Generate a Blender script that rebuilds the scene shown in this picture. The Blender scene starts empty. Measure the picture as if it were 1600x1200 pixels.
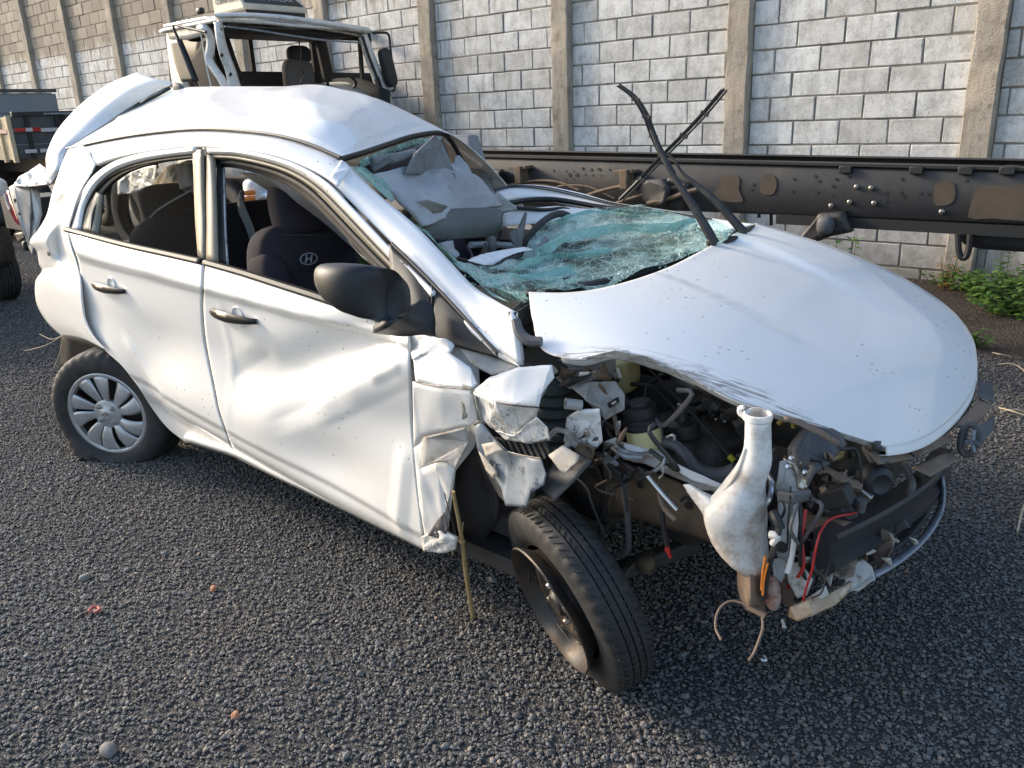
import bpy, bmesh, math, random
import numpy as np
from mathutils import Vector, Matrix, noise
random.seed(7); np.random.seed(7)
SC = bpy.context.scene
COL = SC.collection

# ------------------------------------------------------------------ camera
CAM_H, FPX, PITCH, ROLL = 1.477, 1264.0, math.radians(18.4), math.radians(2.3)
_F = Vector((0, math.cos(PITCH), -math.sin(PITCH)))
_R0 = Vector((1, 0, 0)); _D0 = Vector((0, -math.sin(PITCH), -math.cos(PITCH)))
_R = _R0*math.cos(ROLL) + _D0*math.sin(ROLL)
_D = -_R0*math.sin(ROLL) + _D0*math.cos(ROLL)
CAM_POS = Vector((0, 0, CAM_H))
cd = bpy.data.cameras.new('camera'); cam = bpy.data.objects.new('camera', cd); COL.objects.link(cam)
cd.sensor_fit = 'HORIZONTAL'; cd.sensor_width = 36.0; cd.lens = 36.0*FPX/1600.0
cd.clip_start = 0.05; cd.clip_end = 1000
m = Matrix((_R, -_D, -_F)).transposed().to_4x4(); m.translation = CAM_POS
cam.matrix_world = m
SC.camera = cam

# ------------------------------------------------------------------ yard frame: x along the car towards its nose, y towards the wall
HD = math.radians(-41.5)
ORG = Vector((-1.82073771, 3.48781979, 0))
DX = Vector((math.cos(HD), math.sin(HD), 0)); DY = Vector((-DX.y, DX.x, 0))
YARD = Matrix.Translation(ORG) @ Matrix.Rotation(HD, 4, 'Z')

# ------------------------------------------------------------------ sun and sky
SUN_AZ, SUN_EL = math.radians(14), math.radians(23)      # light travels along +x (yard), turned SUN_AZ towards the wall
_t = DX*math.cos(SUN_AZ) + DY*math.sin(SUN_AZ)
to_sun = Vector((-_t.x*math.cos(SUN_EL), -_t.y*math.cos(SUN_EL), math.sin(SUN_EL)))
sl = bpy.data.lights.new('sun', 'SUN'); sun = bpy.data.objects.new('sun', sl); COL.objects.link(sun)
sl.energy = 2.0; sl.angle = math.radians(10.0); sl.color = (1.0, 0.88, 0.72)
sun.rotation_euler = to_sun.to_track_quat('Z', 'Y').to_euler()
w = bpy.data.worlds.new('World'); SC.world = w; w.use_nodes = True
nt = w.node_tree; nt.nodes.clear()
sky = nt.nodes.new('ShaderNodeTexSky'); sky.sky_type = 'NISHITA'; sky.sun_disc = False
sky.sun_elevation = SUN_EL; sky.sun_rotation = math.atan2(to_sun.x, to_sun.y)
sky.air_density = 1.0; sky.dust_density = 2.0; sky.ozone_density = 1.0
bg = nt.nodes.new('ShaderNodeBackground'); bg.inputs[1].default_value = 0.15
wo = nt.nodes.new('ShaderNodeOutputWorld')
nt.links.new(sky.outputs[0], bg.inputs[0]); nt.links.new(bg.outputs[0], wo.inputs[0])
vs = SC.view_settings; vs.view_transform = 'Standard'; vs.look = 'None'; vs.exposure = 1.12; vs.gamma = 1.0
vs.use_curve_mapping = False

# ------------------------------------------------------------------ pixel -> yard point at a real plane
def _ray(px, py):
    d = float(px-800)*_R + float(py-600)*_D + FPX*_F
    return Vector((d.dot(DX), d.dot(DY), d.z))
_rel = CAM_POS - ORG
CY = Vector((_rel.dot(DX), _rel.dot(DY), _rel.z))
def aty(px, py, y): d = _ray(px, py); y = float(y); return CY + d*((y-CY.y)/d.y)
def atx(px, py, x): d = _ray(px, py); return CY + d*((x-CY.x)/d.x)
def atz(px, py, z): d = _ray(px, py); return CY + d*((z-CY.z)/d.z)
def on(px, py, f, t0=0.4, t1=12.0, n=60):
    """first crossing of f(p)=0 along the ray of a pixel"""
    d = _ray(px, py).normalized(); a = t0; fa = f(CY+d*a)
    for i in range(1, n+1):
        b = t0+(t1-t0)*i/n; fb = f(CY+d*b)
        if fa*fb <= 0:
            for _ in range(24):
                mid = (a+b)/2; fm = f(CY+d*mid)
                if fa*fm <= 0: b = mid
                else: a, fa = mid, fm
            return CY+d*((a+b)/2)
        a, fa = b, fb
    return aty(px, py, 0.05)

# ------------------------------------------------------------------ materials
def _nt(name):
    m = bpy.data.materials.new(name); m.use_nodes = True
    n = m.node_tree; n.nodes.clear()
    o = n.nodes.new('ShaderNodeOutputMaterial'); b = n.nodes.new('ShaderNodeBsdfPrincipled')
    n.links.new(b.outputs[0], o.inputs[0]); return m, n, b, o
def N(n, t, **k):
    x = n.nodes.new(t)
    for a, v in k.items(): setattr(x, a, v)
    return x
def rgb(c): return (c[0], c[1], c[2], 1)
def tex(n, scale, detail=6, rough=.6, vec=None, kind='noise', dist=0.0):
    if kind == 'noise':
        t = N(n, 'ShaderNodeTexNoise'); t.inputs['Scale'].default_value = scale
        t.inputs['Detail'].default_value = detail; t.inputs['Roughness'].default_value = rough
        t.inputs['Distortion'].default_value = dist
    else:
        t = N(n, 'ShaderNodeTexVoronoi'); t.inputs['Scale'].default_value = scale
    if vec is not None: n.links.new(vec, t.inputs['Vector'])
    return t
def ramp(n, fac, stops):
    r = N(n, 'ShaderNodeValToRGB'); e = r.color_ramp.elements
    while len(e) < len(stops): e.new(0.5)
    for i, (p, c) in enumerate(stops):
        e[i].position = p; e[i].color = rgb(c) if len(c) == 3 else c
    n.links.new(fac, r.inputs[0]); return r
def mix(n, fac, a, b, mode='MIX'):
    x = N(n, 'ShaderNodeMix', data_type='RGBA', blend_type=mode)
    for s, v in ((0, fac), (6, a), (7, b)):
        if isinstance(v, (int, float)): x.inputs[s].default_value = v
        elif isinstance(v, tuple): x.inputs[s].default_value = rgb(v)
        else: n.links.new(v, x.inputs[s])
    return x.outputs[2]
def math_(n, op, a, b=None, clamp=False):
    x = N(n, 'ShaderNodeMath', operation=op, use_clamp=clamp)
    for i, v in enumerate((a, b)):
        if v is None: continue
        if isinstance(v, (int, float)): x.inputs[i].default_value = v
        else: n.links.new(v, x.inputs[i])
    return x.outputs[0]
def bump(n, b, h, strength, dist=0.01):
    x = N(n, 'ShaderNodeBump'); x.inputs['Strength'].default_value = strength; x.inputs['Distance'].default_value = dist
    n.links.new(h, x.inputs['Height']); n.links.new(x.outputs[0], b.inputs['Normal']); return x
def pos(n): return N(n, 'ShaderNodeNewGeometry').outputs['Position']
def stretch(n, vec, s):
    mp = N(n, 'ShaderNodeMapping'); mp.inputs['Scale'].default_value = s; n.links.new(vec, mp.inputs['Vector']); return mp.outputs[0]

def simple(name, col, rough=.5, metal=0.0, col2=None, scale=12, lo=.4, hi=.7, bscale=None, bstr=.2, coat=0, spec=None, dirt=None, dscale=5, dlo=.5, dhi=.75, bdist=.004):
    m, n, b, o = _nt(name); p = pos(n)
    b.inputs['Roughness'].default_value = rough; b.inputs['Metallic'].default_value = metal
    if coat: b.inputs['Coat Weight'].default_value = coat; b.inputs['Coat Roughness'].default_value = .04
    if spec is not None: b.inputs['Specular IOR Level'].default_value = spec
    c = None
    if col2 is not None:
        t = tex(n, scale, vec=p); c = ramp(n, t.outputs[0], [(lo, col), (hi, col2)]).outputs[0]
    if dirt is not None:
        t = tex(n, dscale, detail=9, rough=.7, vec=p); f = ramp(n, t.outputs[0], [(dlo, (0, 0, 0)), (dhi, (1, 1, 1))]).outputs[0]
        c = mix(n, f, c if c is not None else tuple(col), tuple(dirt))
        r = mix(n, f, (rough,)*3, (.85,)*3); n.links.new(r, b.inputs['Roughness'])
    if c is None: b.inputs['Base Color'].default_value = rgb(col)
    else: n.links.new(c, b.inputs['Base Color'])
    if bscale: bump(n, b, tex(n, bscale, detail=4, vec=p).outputs[0], bstr, bdist)
    return m

M = {}
def paint(name, dirtiness=.5, scratch=0.0, base=(.86, .853, .838), scrape=None):
    m, n, b, o = _nt(name); p = pos(n)
    sep = N(n, 'ShaderNodeSeparateXYZ'); n.links.new(p, sep.inputs[0])
    # dust that sits low on the body, blotchy
    t = tex(n, 4, detail=8, rough=.65, vec=p)
    low = N(n, 'ShaderNodeMapRange'); low.inputs[1].default_value = .15; low.inputs[2].default_value = .8; low.inputs[3].default_value = .75; low.inputs[4].default_value = .09
    n.links.new(sep.outputs[2], low.inputs[0])
    f = math_(n, 'MULTIPLY', math_(n, 'MULTIPLY', t.outputs[0], low.outputs[0]), 1.5*dirtiness, True)
    c = mix(n, f, tuple(base), (.47, .42, .34))
    # small specks of dried mud
    v = tex(n, 42, vec=p, kind='v'); v.inputs['Randomness'].default_value = 1.0
    cl = tex(n, 3.2, detail=3, vec=p)
    sp = ramp(n, v.outputs['Distance'], [(.10, (1, 1, 1)), (.20, (0, 0, 0))]).outputs[0]
    cm = ramp(n, cl.outputs[0], [(.46, (0, 0, 0)), (.60, (1, 1, 1))]).outputs[0]
    rnd = ramp(n, v.outputs['Color'], [(.54, (0, 0, 0)), (.60, (1, 1, 1))]).outputs[0]
    s = math_(n, 'MULTIPLY', math_(n, 'MULTIPLY', sp, cm), rnd)
    s = math_(n, 'MULTIPLY', s, .75)
    c = mix(n, s, c, (.12, .095, .07))
    # fine streaky scuffs
    st = tex(n, 16, detail=7, rough=.75, vec=stretch(n, p, (1, 1, 6)))
    sf = ramp(n, st.outputs[0], [(.62, (0, 0, 0)), (.78, (1, 1, 1))]).outputs[0]
    c = mix(n, math_(n, 'MULTIPLY', sf, .5*dirtiness), c, (.5, .47, .42))
    if scratch:
        t2 = tex(n, 38, detail=10, rough=.8, vec=p, dist=1.5)
        f2 = ramp(n, t2.outputs[0], [(.56-.05*scratch, (0, 0, 0)), (.62, (1, 1, 1))]).outputs[0]
        cl2 = ramp(n, tex(n, 9, detail=3, vec=p).outputs[0], [(.42, (0, 0, 0)), (.6, (1, 1, 1))]).outputs[0]
        c = mix(n, math_(n, 'MULTIPLY', math_(n, 'MULTIPLY', f2, cl2), .9), c, (.10, .09, .085))
        # flaked cracks and brown grime caught in the folds
        wv2 = tex(n, 14, detail=4, vec=p); ad = N(n, 'ShaderNodeVectorMath', operation='ADD'); sc_ = N(n, 'ShaderNodeVectorMath', operation='SCALE'); sc_.inputs[3].default_value = .05
        n.links.new(wv2.outputs[1], sc_.inputs[0]); n.links.new(p, ad.inputs[0]); n.links.new(sc_.outputs[0], ad.inputs[1])
        vo = tex(n, 20, detail=7, rough=.6, vec=stretch(n, ad.outputs[0], (1, 1, .55)))
        ck_ = ramp(n, math_(n, 'ABSOLUTE', math_(n, 'SUBTRACT', vo.outputs[0], .5)), [(0, (1, 1, 1)), (.010, (1, 1, 1)), (.016, (0, 0, 0))]).outputs[0]
        cm2 = ramp(n, tex(n, 7, detail=5, rough=.7, vec=p).outputs[0], [(.47, (0, 0, 0)), (.60, (1, 1, 1))]).outputs[0]
        c = mix(n, math_(n, 'MULTIPLY', math_(n, 'MULTIPLY', ck_, cm2), .85), c, (.07, .07, .075))
        gm = ramp(n, tex(n, 6, detail=9, rough=.75, vec=p).outputs[0], [(.48, (0, 0, 0)), (.72, (1, 1, 1))]).outputs[0]
        c = mix(n, math_(n, 'MULTIPLY', gm, .55), c, (.36, .30, .235))
    if scrape:                          # a scraped patch: centre, direction, half length, half width (yard coordinates)
        c0, dr, hl_, hw_ = scrape; c0 = YARD @ Vector(c0); dr = (YARD.to_3x3() @ Vector(dr)).normalized()
        sb = N(n, 'ShaderNodeVectorMath', operation='SUBTRACT'); sb.inputs[1].default_value = c0; n.links.new(p, sb.inputs[0])
        rt = N(n, 'ShaderNodeVectorRotate', rotation_type='Z_AXIS'); rt.inputs['Angle'].default_value = -math.atan2(dr.y, dr.x); n.links.new(sb.outputs[0], rt.inputs['Vector'])
        nrm_ = stretch(n, rt.outputs[0], (1/hl_, 1/hw_, 0)); ln_ = N(n, 'ShaderNodeVectorMath', operation='LENGTH'); n.links.new(nrm_, ln_.inputs[0])
        mk = N(n, 'ShaderNodeMapRange'); mk.inputs[1].default_value = 1.0; mk.inputs[2].default_value = .25; n.links.new(ln_.outputs['Value'], mk.inputs[0])
        t3 = tex(n, 26, detail=8, rough=.7, vec=stretch(n, rt.outputs[0], (.35, 4.5, 1)), dist=.6)
        f3 = math_(n, 'MULTIPLY', ramp(n, math_(n, 'ADD', t3.outputs[0], math_(n, 'MULTIPLY', mk.outputs[0], .16)), [(.55, (0, 0, 0)), (.68, (1, 1, 1))]).outputs[0], ramp(n, mk.outputs[0], [(0, (0, 0, 0)), (.25, (1, 1, 1))]).outputs[0])
        c = mix(n, math_(n, 'MULTIPLY', f3, .85), c, (.16, .13, .10))
    n.links.new(c, b.inputs['Base Color'])
    rr = N(n, 'ShaderNodeMapRange'); rr.inputs[3].default_value = .42; rr.inputs[4].default_value = .62
    n.links.new(t.outputs[0], rr.inputs[0]); n.links.new(rr.outputs[0], b.inputs['Roughness'])
    b.inputs['Coat Weight'].default_value = .6; b.inputs['Coat Roughness'].default_value = .05
    if scrape: b.inputs['Coat Weight'].default_value = .7; b.inputs['Coat Roughness'].default_value = .07
    bump(n, b, tex(n, 7, detail=2, vec=p).outputs[0], .04, .01)
    return m
M['paint'] = paint('white_paint', .6)
M['paint_hood'] = paint('white_paint_bonnet', .3)
M['paint_bonnet'] = paint('scraped_white_bonnet_paint', .35, scrape=(tuple(aty(1012, 553, .12)), tuple(aty(1150, 622, .2)-aty(930, 552, .05)), .42, .062))
M['paint_crush'] = paint('white_paint_crushed', .9, 1.0)
M['paint_inner'] = simple('grey_inner_sheet_metal', (.42, .42, .41), .5, 0, (.28, .26, .24), 9, bscale=30, bstr=.3, dirt=(.16, .10, .06), dscale=14, dlo=.52, dhi=.72)
M['black_plastic'] = simple('black_textured_plastic', (.014, .0155, .019), .5, bscale=500, bstr=.15, dirt=(.075, .07, .065), dscale=7, dlo=.52, dhi=1.0)
M['handle'] = simple('glossy_black_handle', (.010, .010, .011), .32)
M['rubber_trim'] = simple('black_rubber_trim', (.016, .016, .016), .55)
M['tan_sheen_tape'] = simple('dusty_black_film_sun_sheen', (.30, .265, .20), .42, 0, (.22, .19, .14), 8, dirt=(.38, .34, .27), dscale=20, dlo=.5, dhi=.9)  # black film: low-sun reflection put into the tan base, dust mixed over it
M['tyre'] = simple('worn_tyre_rubber', (.022, .022, .024), .72, 0, (.036, .035, .034), 20, bscale=90, bstr=.2, dirt=(.10, .08, .062), dscale=9, dlo=.54, dhi=.85)
M['hubcap'] = simple('silver_hubcap_paint', (.50, .51, .53), .33, .55, (.42, .42, .43), 9, dirt=(.25, .22, .19), dscale=16, dlo=.56, dhi=.85)
M['dark_steel'] = simple('dark_wheel_steel', (.05, .048, .046), .5, .5, (.075, .055, .04), 14, dirt=(.13, .085, .055), dscale=15, dlo=.5, dhi=.85, bscale=60, bstr=.2)
M['bare_steel'] = simple('scraped_steel', (.42, .40, .38), .35, .9, (.22, .16, .11), 18, bscale=50, bstr=.25)
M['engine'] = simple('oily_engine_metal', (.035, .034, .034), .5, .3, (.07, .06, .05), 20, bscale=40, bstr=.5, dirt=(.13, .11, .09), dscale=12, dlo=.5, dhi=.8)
M['hose'] = simple('black_hose_rubber', (.022, .022, .022), .5, dirt=(.10, .09, .08), dscale=18, dlo=.5, dhi=.85)
M['grey_hose'] = simple('dusty_grey_hose', (.10, .10, .105), .6, dirt=(.18, .15, .12), dscale=15)
M['rust'] = simple('rusty_black_beam', (.042, .045, .052), .5, .4, (.045, .042, .042), 10, dirt=(.15, .07, .035), dscale=11, dlo=.60, dhi=.78, bscale=50, bstr=.25)
M['brown_rail'] = simple('muddy_frame_rail', (.17, .115, .07), .75, 0, (.09, .065, .045), 9, dirt=(.05, .045, .04), dscale=22, bscale=50, bstr=.3)
M['brown_plastic'] = simple('muddy_brown_plastic', (.185, .128, .092), .6, 0, (.115, .085, .066), 30, bscale=25, bstr=.35, dirt=(.26, .19, .135), dscale=8, dlo=.45, dhi=.8)
M['bottle'] = None
def translucent(name, col, mud, dlo=.52, dhi=.75, zmud=None):
    m, n, b, o = _nt(name); p = pos(n)
    t = tex(n, 13, detail=8, rough=.7, vec=p); f = ramp(n, t.outputs[0], [(dlo, (0, 0, 0)), (dhi, (1, 1, 1))]).outputs[0]
    if zmud:
        sep = N(n, 'ShaderNodeSeparateXYZ'); n.links.new(p, sep.inputs[0])
        r = N(n, 'ShaderNodeMapRange'); r.inputs[1].default_value = zmud[0]; r.inputs[2].default_value = zmud[1]; r.inputs[3].default_value = .9; r.inputs[4].default_value = 0.0
        n.links.new(sep.outputs[2], r.inputs[0])
        f = math_(n, 'ADD', math_(n, 'MULTIPLY', f, .7), math_(n, 'MULTIPLY', r.outputs[0], math_(n, 'ADD', t.outputs[0], .35)), True)
    c = mix(n, f, tuple(col), tuple(mud)); n.links.new(c, b.inputs['Base Color'])
    b.inputs['Roughness'].default_value = .42; b.inputs['Subsurface Weight'].default_value = .35
    b.inputs['Subsurface Radius'].default_value = (.02, .02, .018); b.inputs['Subsurface Scale'].default_value = .6
    bump(n, b, tex(n, 25, detail=3, vec=p).outputs[0], .12, .01)
    return m
M['bottle'] = translucent('milky_white_plastic', (.80, .79, .76), (.26, .17, .09), .47, .70, (.40, .72))
M['yellow_plastic'] = translucent('yellowed_translucent_plastic', (.62, .56, .30), (.38, .30, .16), .6, .85)
M['yellow_lens'] = simple('muddy_amber_lens', (.42, .33, .22), .3, 0, (.24, .13, .07), 10, coat=.5)
M['headliner'] = simple('grey_headliner_felt', (.43, .44, .46), .95, 0, (.30, .30, .32), 4, bscale=200, bstr=.2, dirt=(.17, .15, .13), dscale=9, dlo=.55, dhi=.8)
M['visor'] = simple('grey_green_visor_vinyl', (.135, .145, .14), .7, 0, (.10, .108, .105), 6, bscale=260, bstr=.2, dirt=(.13, .12, .11), dscale=20, dlo=.55, dhi=.8)
M['seat'] = simple('dark_purple_seat_fabric', (.050, .042, .056), .95, 0, (.066, .052, .062), 8)
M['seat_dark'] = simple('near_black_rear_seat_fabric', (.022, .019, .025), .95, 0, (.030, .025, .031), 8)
M['logo'] = simple('pale_grey_print', (.46, .46, .5), .6)
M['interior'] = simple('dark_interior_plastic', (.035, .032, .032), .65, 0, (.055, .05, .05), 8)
M['interior_grey'] = simple('grey_interior_trim', (.24, .245, .26), .7, 0, (.18, .18, .19), 6)
M['dash'] = simple('dusty_brown_dashboard', (.13, .105, .08), .8, 0, (.26, .21, .15), 7, bscale=80, bstr=.3, dirt=(.26, .23, .18), dscale=12)
M['silver_plastic'] = simple('scuffed_silver_blue_plastic', (.30, .335, .375), .42, .15, (.22, .25, .285), 12, bscale=30, bstr=.25, dirt=(.05, .055, .065), dscale=30, dlo=.56, dhi=.66)
M['dark_liner'] = simple('dark_grey_liner_plastic', (.055, .058, .064), .55, 0, (.09, .09, .09), 15, dirt=(.15, .12, .1), dscale=18)
M['sticker'] = simple('muddy_paper_label', (.52, .49, .44), .8, 0, (.40, .36, .30), 22, dirt=(.20, .12, .08), dscale=30, dlo=.52, dhi=.68)
M['black_sticker'] = simple('black_label', (.015, .015, .016), .5)
M['red_lens'] = simple('red_lamp_plastic', (.45, .015, .012), .15, coat=1)
M['red_wire'] = simple('red_wire_sheath', (.50, .03, .03), .4)
M['orange_wire'] = simple('orange_wire_sheath', (.55, .18, .03), .4)
M['silver'] = simple('aluminium', (.55, .55, .55), .3, .9)
M['shrink'] = simple('blood_red_muddy_foam', (.34, .24, .20), .6, 0, (.20, .07, .05), 30, lo=.45, hi=.6, bscale=25, bstr=.4)
M['ink'] = simple('dark_marker_ink', (.03, .03, .05), .6)

def pane(name, tint, alpha=.25, rough=.02):
    m, n, b, o = _nt(name)
    tr = N(n, 'ShaderNodeBsdfTransparent'); tr.inputs[0].default_value = rgb(tint)
    b.inputs['Base Color'].default_value = (0, 0, 0, 1); b.inputs['Roughness'].default_value = rough
    mx = N(n, 'ShaderNodeMixShader'); fr = N(n, 'ShaderNodeLayerWeight'); fr.inputs[0].default_value = .5
    f = math_(n, 'ADD', math_(n, 'MULTIPLY', math_(n, 'POWER', fr.outputs['Facing'], 8.0), .3), alpha, True)
    n.links.new(f, mx.inputs[0]); n.links.new(tr.outputs[0], mx.inputs[1]); n.links.new(b.outputs[0], mx.inputs[2]); n.links.new(mx.outputs[0], o.inputs[0])
    return m
M['pane'] = pane('tinted_window_glass', (.88, .90, .88), .006)
M['pane_clear'] = pane('clear_window_glass', (.85, .88, .86), .03)
def shattered(name, scale=95, dens=.50, base_=(.48, .74, .69), off_=.09):
    m, n, b, o = _nt(name); p = pos(n)
    wv = tex(n, 9, detail=3, vec=p)
    add = N(n, 'ShaderNodeVectorMath', operation='ADD'); sc = N(n, 'ShaderNodeVectorMath', operation='SCALE'); sc.inputs[3].default_value = .03
    n.links.new(wv.outputs[1], sc.inputs[0]); n.links.new(p, add.inputs[0]); n.links.new(sc.outputs[0], add.inputs[1])
    facs = []
    for s, wdt in ((scale, .10), (scale*.34, .035), (scale*.12, .013)):
        v = N(n, 'ShaderNodeTexVoronoi', feature='DISTANCE_TO_EDGE'); v.inputs['Scale'].default_value = s
        n.links.new(stretch(n, add.outputs[0], (1.15, .55, 1)), v.inputs['Vector'])
        facs.append(ramp(n, v.outputs['Distance'], [(0, (1, 1, 1)), (wdt, (0, 0, 0))]).outputs[0])
    big = tex(n, 5.5, detail=4, rough=.6, vec=p)
    dn = ramp(n, big.outputs[0], [(.42, (0, 0, 0)), (.60, (1, 1, 1))]).outputs[0]
    fine = math_(n, 'MULTIPLY', facs[0], dn)
    f = math_(n, 'MAXIMUM', math_(n, 'MULTIPLY', fine, .85), math_(n, 'MAXIMUM', math_(n, 'MULTIPLY', facs[1], .85), facs[2]))
    f = math_(n, 'ADD', math_(n, 'MULTIPLY', f, .8), math_(n, 'MULTIPLY', dn, dens), True)
    f = math_(n, 'ADD', f, off_, True)
    tr = N(n, 'ShaderNodeBsdfTransparent'); tr.inputs[0].default_value = (.72, .93, .87, 1)
    cv = math_(n, 'ADD', math_(n, 'MULTIPLY', facs[1], .6), math_(n, 'MULTIPLY', facs[2], .8), True)
    n.links.new(mix(n, cv, tuple(base_), (.66, .86, .82)), b.inputs['Base Color']); b.inputs['Roughness'].default_value = .3
    b.inputs['Specular IOR Level'].default_value = .7
    mx = N(n, 'ShaderNodeMixShader'); n.links.new(f, mx.inputs[0]); n.links.new(tr.outputs[0], mx.inputs[1]); n.links.new(b.outputs[0], mx.inputs[2]); n.links.new(mx.outputs[0], o.inputs[0])
    bump(n, b, math_(n, 'ADD', facs[0], facs[1]), .6, .01)
    return m
M['glass_broken'] = shattered('shattered_green_laminated_glass')
M['glass_dense'] = shattered('white_crushed_glass', 140, .75, (.42, .72, .67), .30)

# ------------------------------------------------------------------ mesh building
class MB:
    def __init__(s): s.v = []; s.f = []
    def add(s, vs, fs):
        o = len(s.v); s.v += [tuple(v) for v in vs]; s.f += [tuple(i+o for i in f) for f in fs]; return s
    def box(s, c, size, rot=None):
        hx, hy, hz = size[0]/2, size[1]/2, size[2]/2
        vs = [Vector((x, y, z)) for x in (-hx, hx) for y in (-hy, hy) for z in (-hz, hz)]
        if rot is not None: vs = [rot @ v for v in vs]
        c = Vector(c)
        return s.add([v+c for v in vs], [(0, 1, 3, 2), (4, 6, 7, 5), (0, 4, 5, 1), (2, 3, 7, 6), (0, 2, 6, 4), (1, 5, 7, 3)])
    def bar(s, a, b, wd, h, up=(0, 0, 1)):
        a = Vector(a); b = Vector(b); d = b-a; L = d.length; d.normalize(); up = Vector(up)
        sd = d.cross(up)
        if sd.length < 1e-4: sd = d.cross(Vector((1, 0, 0)))
        sd.normalize(); u = sd.cross(d)
        return s.box((a+b)/2, (L, wd, h), Matrix((d, sd, u)).transposed())
    def tube(s, pts, r, n=8, caps=True, sub=0):
        pts = [Vector(p) for p in pts]
        if sub: pts = [Vector(p) for p in crm(pts, sub)]
        rs = r if isinstance(r, (list, tuple)) else [r]*len(pts)
        if len(rs) != len(pts): rs = list(np.interp(np.linspace(0, 1, len(pts)), np.linspace(0, 1, len(rs)), rs))
        vs = []; prev = None
        for i, p in enumerate(pts):
            d = (pts[min(i+1, len(pts)-1)]-pts[max(i-1, 0)])
            d = d.normalized() if d.length > 1e-9 else Vector((0, 0, 1))
            if prev is None:
                a = d.cross(Vector((0, 0, 1)));
                if a.length < .05: a = d.cross(Vector((1, 0, 0)))
            else: a = prev - d*prev.dot(d)
            a.normalize(); prev = a; b = d.cross(a)
            vs += [p+(a*math.cos(2*math.pi*k/n)+b*math.sin(2*math.pi*k/n))*rs[i] for k in range(n)]
        fs = [(i*n+k, i*n+(k+1) % n, (i+1)*n+(k+1) % n, (i+1)*n+k) for i in range(len(pts)-1) for k in range(n)]
        if caps: fs += [tuple(range(n))[::-1], tuple((len(pts)-1)*n+k for k in range(n))]
        return s.add(vs, fs)
    def lathe(s, prof, c, axis, n=32, mod=None, a0=0, a1=2*math.pi):
        axis = Vector(axis).normalized(); c = Vector(c)
        u = axis.cross(Vector((0, 0, 1)))
        if u.length < .05: u = Vector((1, 0, 0))
        u.normalize(); v = axis.cross(u); full = abs(a1-a0-2*math.pi) < 1e-6
        nn = n if full else n+1; vs = []
        for k in range(nn):
            a = a0+(a1-a0)*k/n
            for j, (r, h) in enumerate(prof):
                rr = r if mod is None else mod(r, h, k, j)
                vs.append(c+axis*h+(u*math.cos(a)+v*math.sin(a))*rr)
        L = len(prof); fs = []
        for k in range(n):
            k2 = (k+1) % nn
            for j in range(L-1): fs.append((k*L+j, k2*L+j, k2*L+j+1, k*L+j+1))
        return s.add(vs, fs)
    def grid(s, g):
        nu, nv = len(g), len(g[0])
        return s.add([p for r in g for p in r], [(i*nv+j, i*nv+j+1, (i+1)*nv+j+1, (i+1)*nv+j) for i in range(nu-1) for j in range(nv-1)])
    def blob(s, c, size, rot=None, n=16, e=.55, amp=0, fr=6):
        """super-ellipsoid: rounded cushion / lump"""
        vs = []; c = Vector(c); sg = lambda q, p: math.copysign(abs(q)**p, q)
        for i in range(n+1):
            th = -math.pi/2+math.pi*i/n
            for k in range(2*n):
                ph = math.pi*k/n
                v = Vector((size[0]/2*sg(math.cos(th), e)*sg(math.cos(ph), e), size[1]/2*sg(math.cos(th), e)*sg(math.sin(ph), e), size[2]/2*sg(math.sin(th), e)))
                if rot is not None: v = rot @ v
                p = c+v
                if amp: p = p+v.normalized()*amp*noise.noise(p*fr)
                vs.append(p)
        m_ = 2*n
        return s.add(vs, [(i*m_+k, i*m_+(k+1) % m_, (i+1)*m_+(k+1) % m_, (i+1)*m_+k) for i in range(n) for k in range(m_)])
    def prism(s, poly, off):
        n = len(poly); off = Vector(off); a = [Vector(p) for p in poly]
        return s.add(a+[p+off for p in a], [tuple(range(n))[::-1], tuple(range(n, 2*n))]+[(i, (i+1) % n, n+(i+1) % n, n+i) for i in range(n)])

def crm(pts, n):
    """Catmull-Rom through points (any dimension), resampled evenly to n"""
    P = np.array([tuple(p) for p in pts], float)
    if len(P) == 1: return np.repeat(P, n, 0)
    if len(P) == 2: return P[0]+(P[1]-P[0])*np.linspace(0, 1, n)[:, None]
    E = np.vstack([2*P[0]-P[1], P, 2*P[-1]-P[-2]]); out = []
    for i in range(len(P)-1):
        p0, p1, p2, p3 = E[i:i+4]; t = np.linspace(0, 1, 13)[:-1, None]
        out.append(.5*((2*p1)+(-p0+p2)*t+(2*p0-5*p1+4*p2-p3)*t**2+(-p0+3*p1-3*p2+p3)*t**3))
    D = np.vstack(out+[P[-1:]]); L = np.r_[0, np.cumsum(np.linalg.norm(np.diff(D, axis=0), axis=1))]
    q = np.linspace(0, L[-1], n)
    return np.stack([np.interp(q, L, D[:, k]) for k in range(D.shape[1])], 1)
def crm_u(pts, n):
    """Catmull-Rom with uniform knots (keeps rows aligned)"""
    P = np.array([tuple(p) for p in pts], float)
    if len(P) == 2: return P[0]+(P[1]-P[0])*np.linspace(0, 1, n)[:, None]
    E = np.vstack([2*P[0]-P[1], P, 2*P[-1]-P[-2]]); q = np.linspace(0, len(P)-1, n); out = []
    for x in q:
        i = min(int(x), len(P)-2); t = x-i; p0, p1, p2, p3 = E[i:i+4]
        out.append(.5*((2*p1)+(-p0+p2)*t+(2*p0-5*p1+4*p2-p3)*t**2+(-p0+3*p1-3*p2+p3)*t**3))
    return np.array(out)
def grid_from(rows, nu, nv, f=None):
    R = np.array([crm(r, nv) for r in rows]); G = np.stack([crm_u(R[:, j], nu) for j in range(nv)], 1)
    if f is None: f = lambda a: aty(*a)
    return [[f(G[i, j]) for j in range(nv)] for i in range(nu)]

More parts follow.
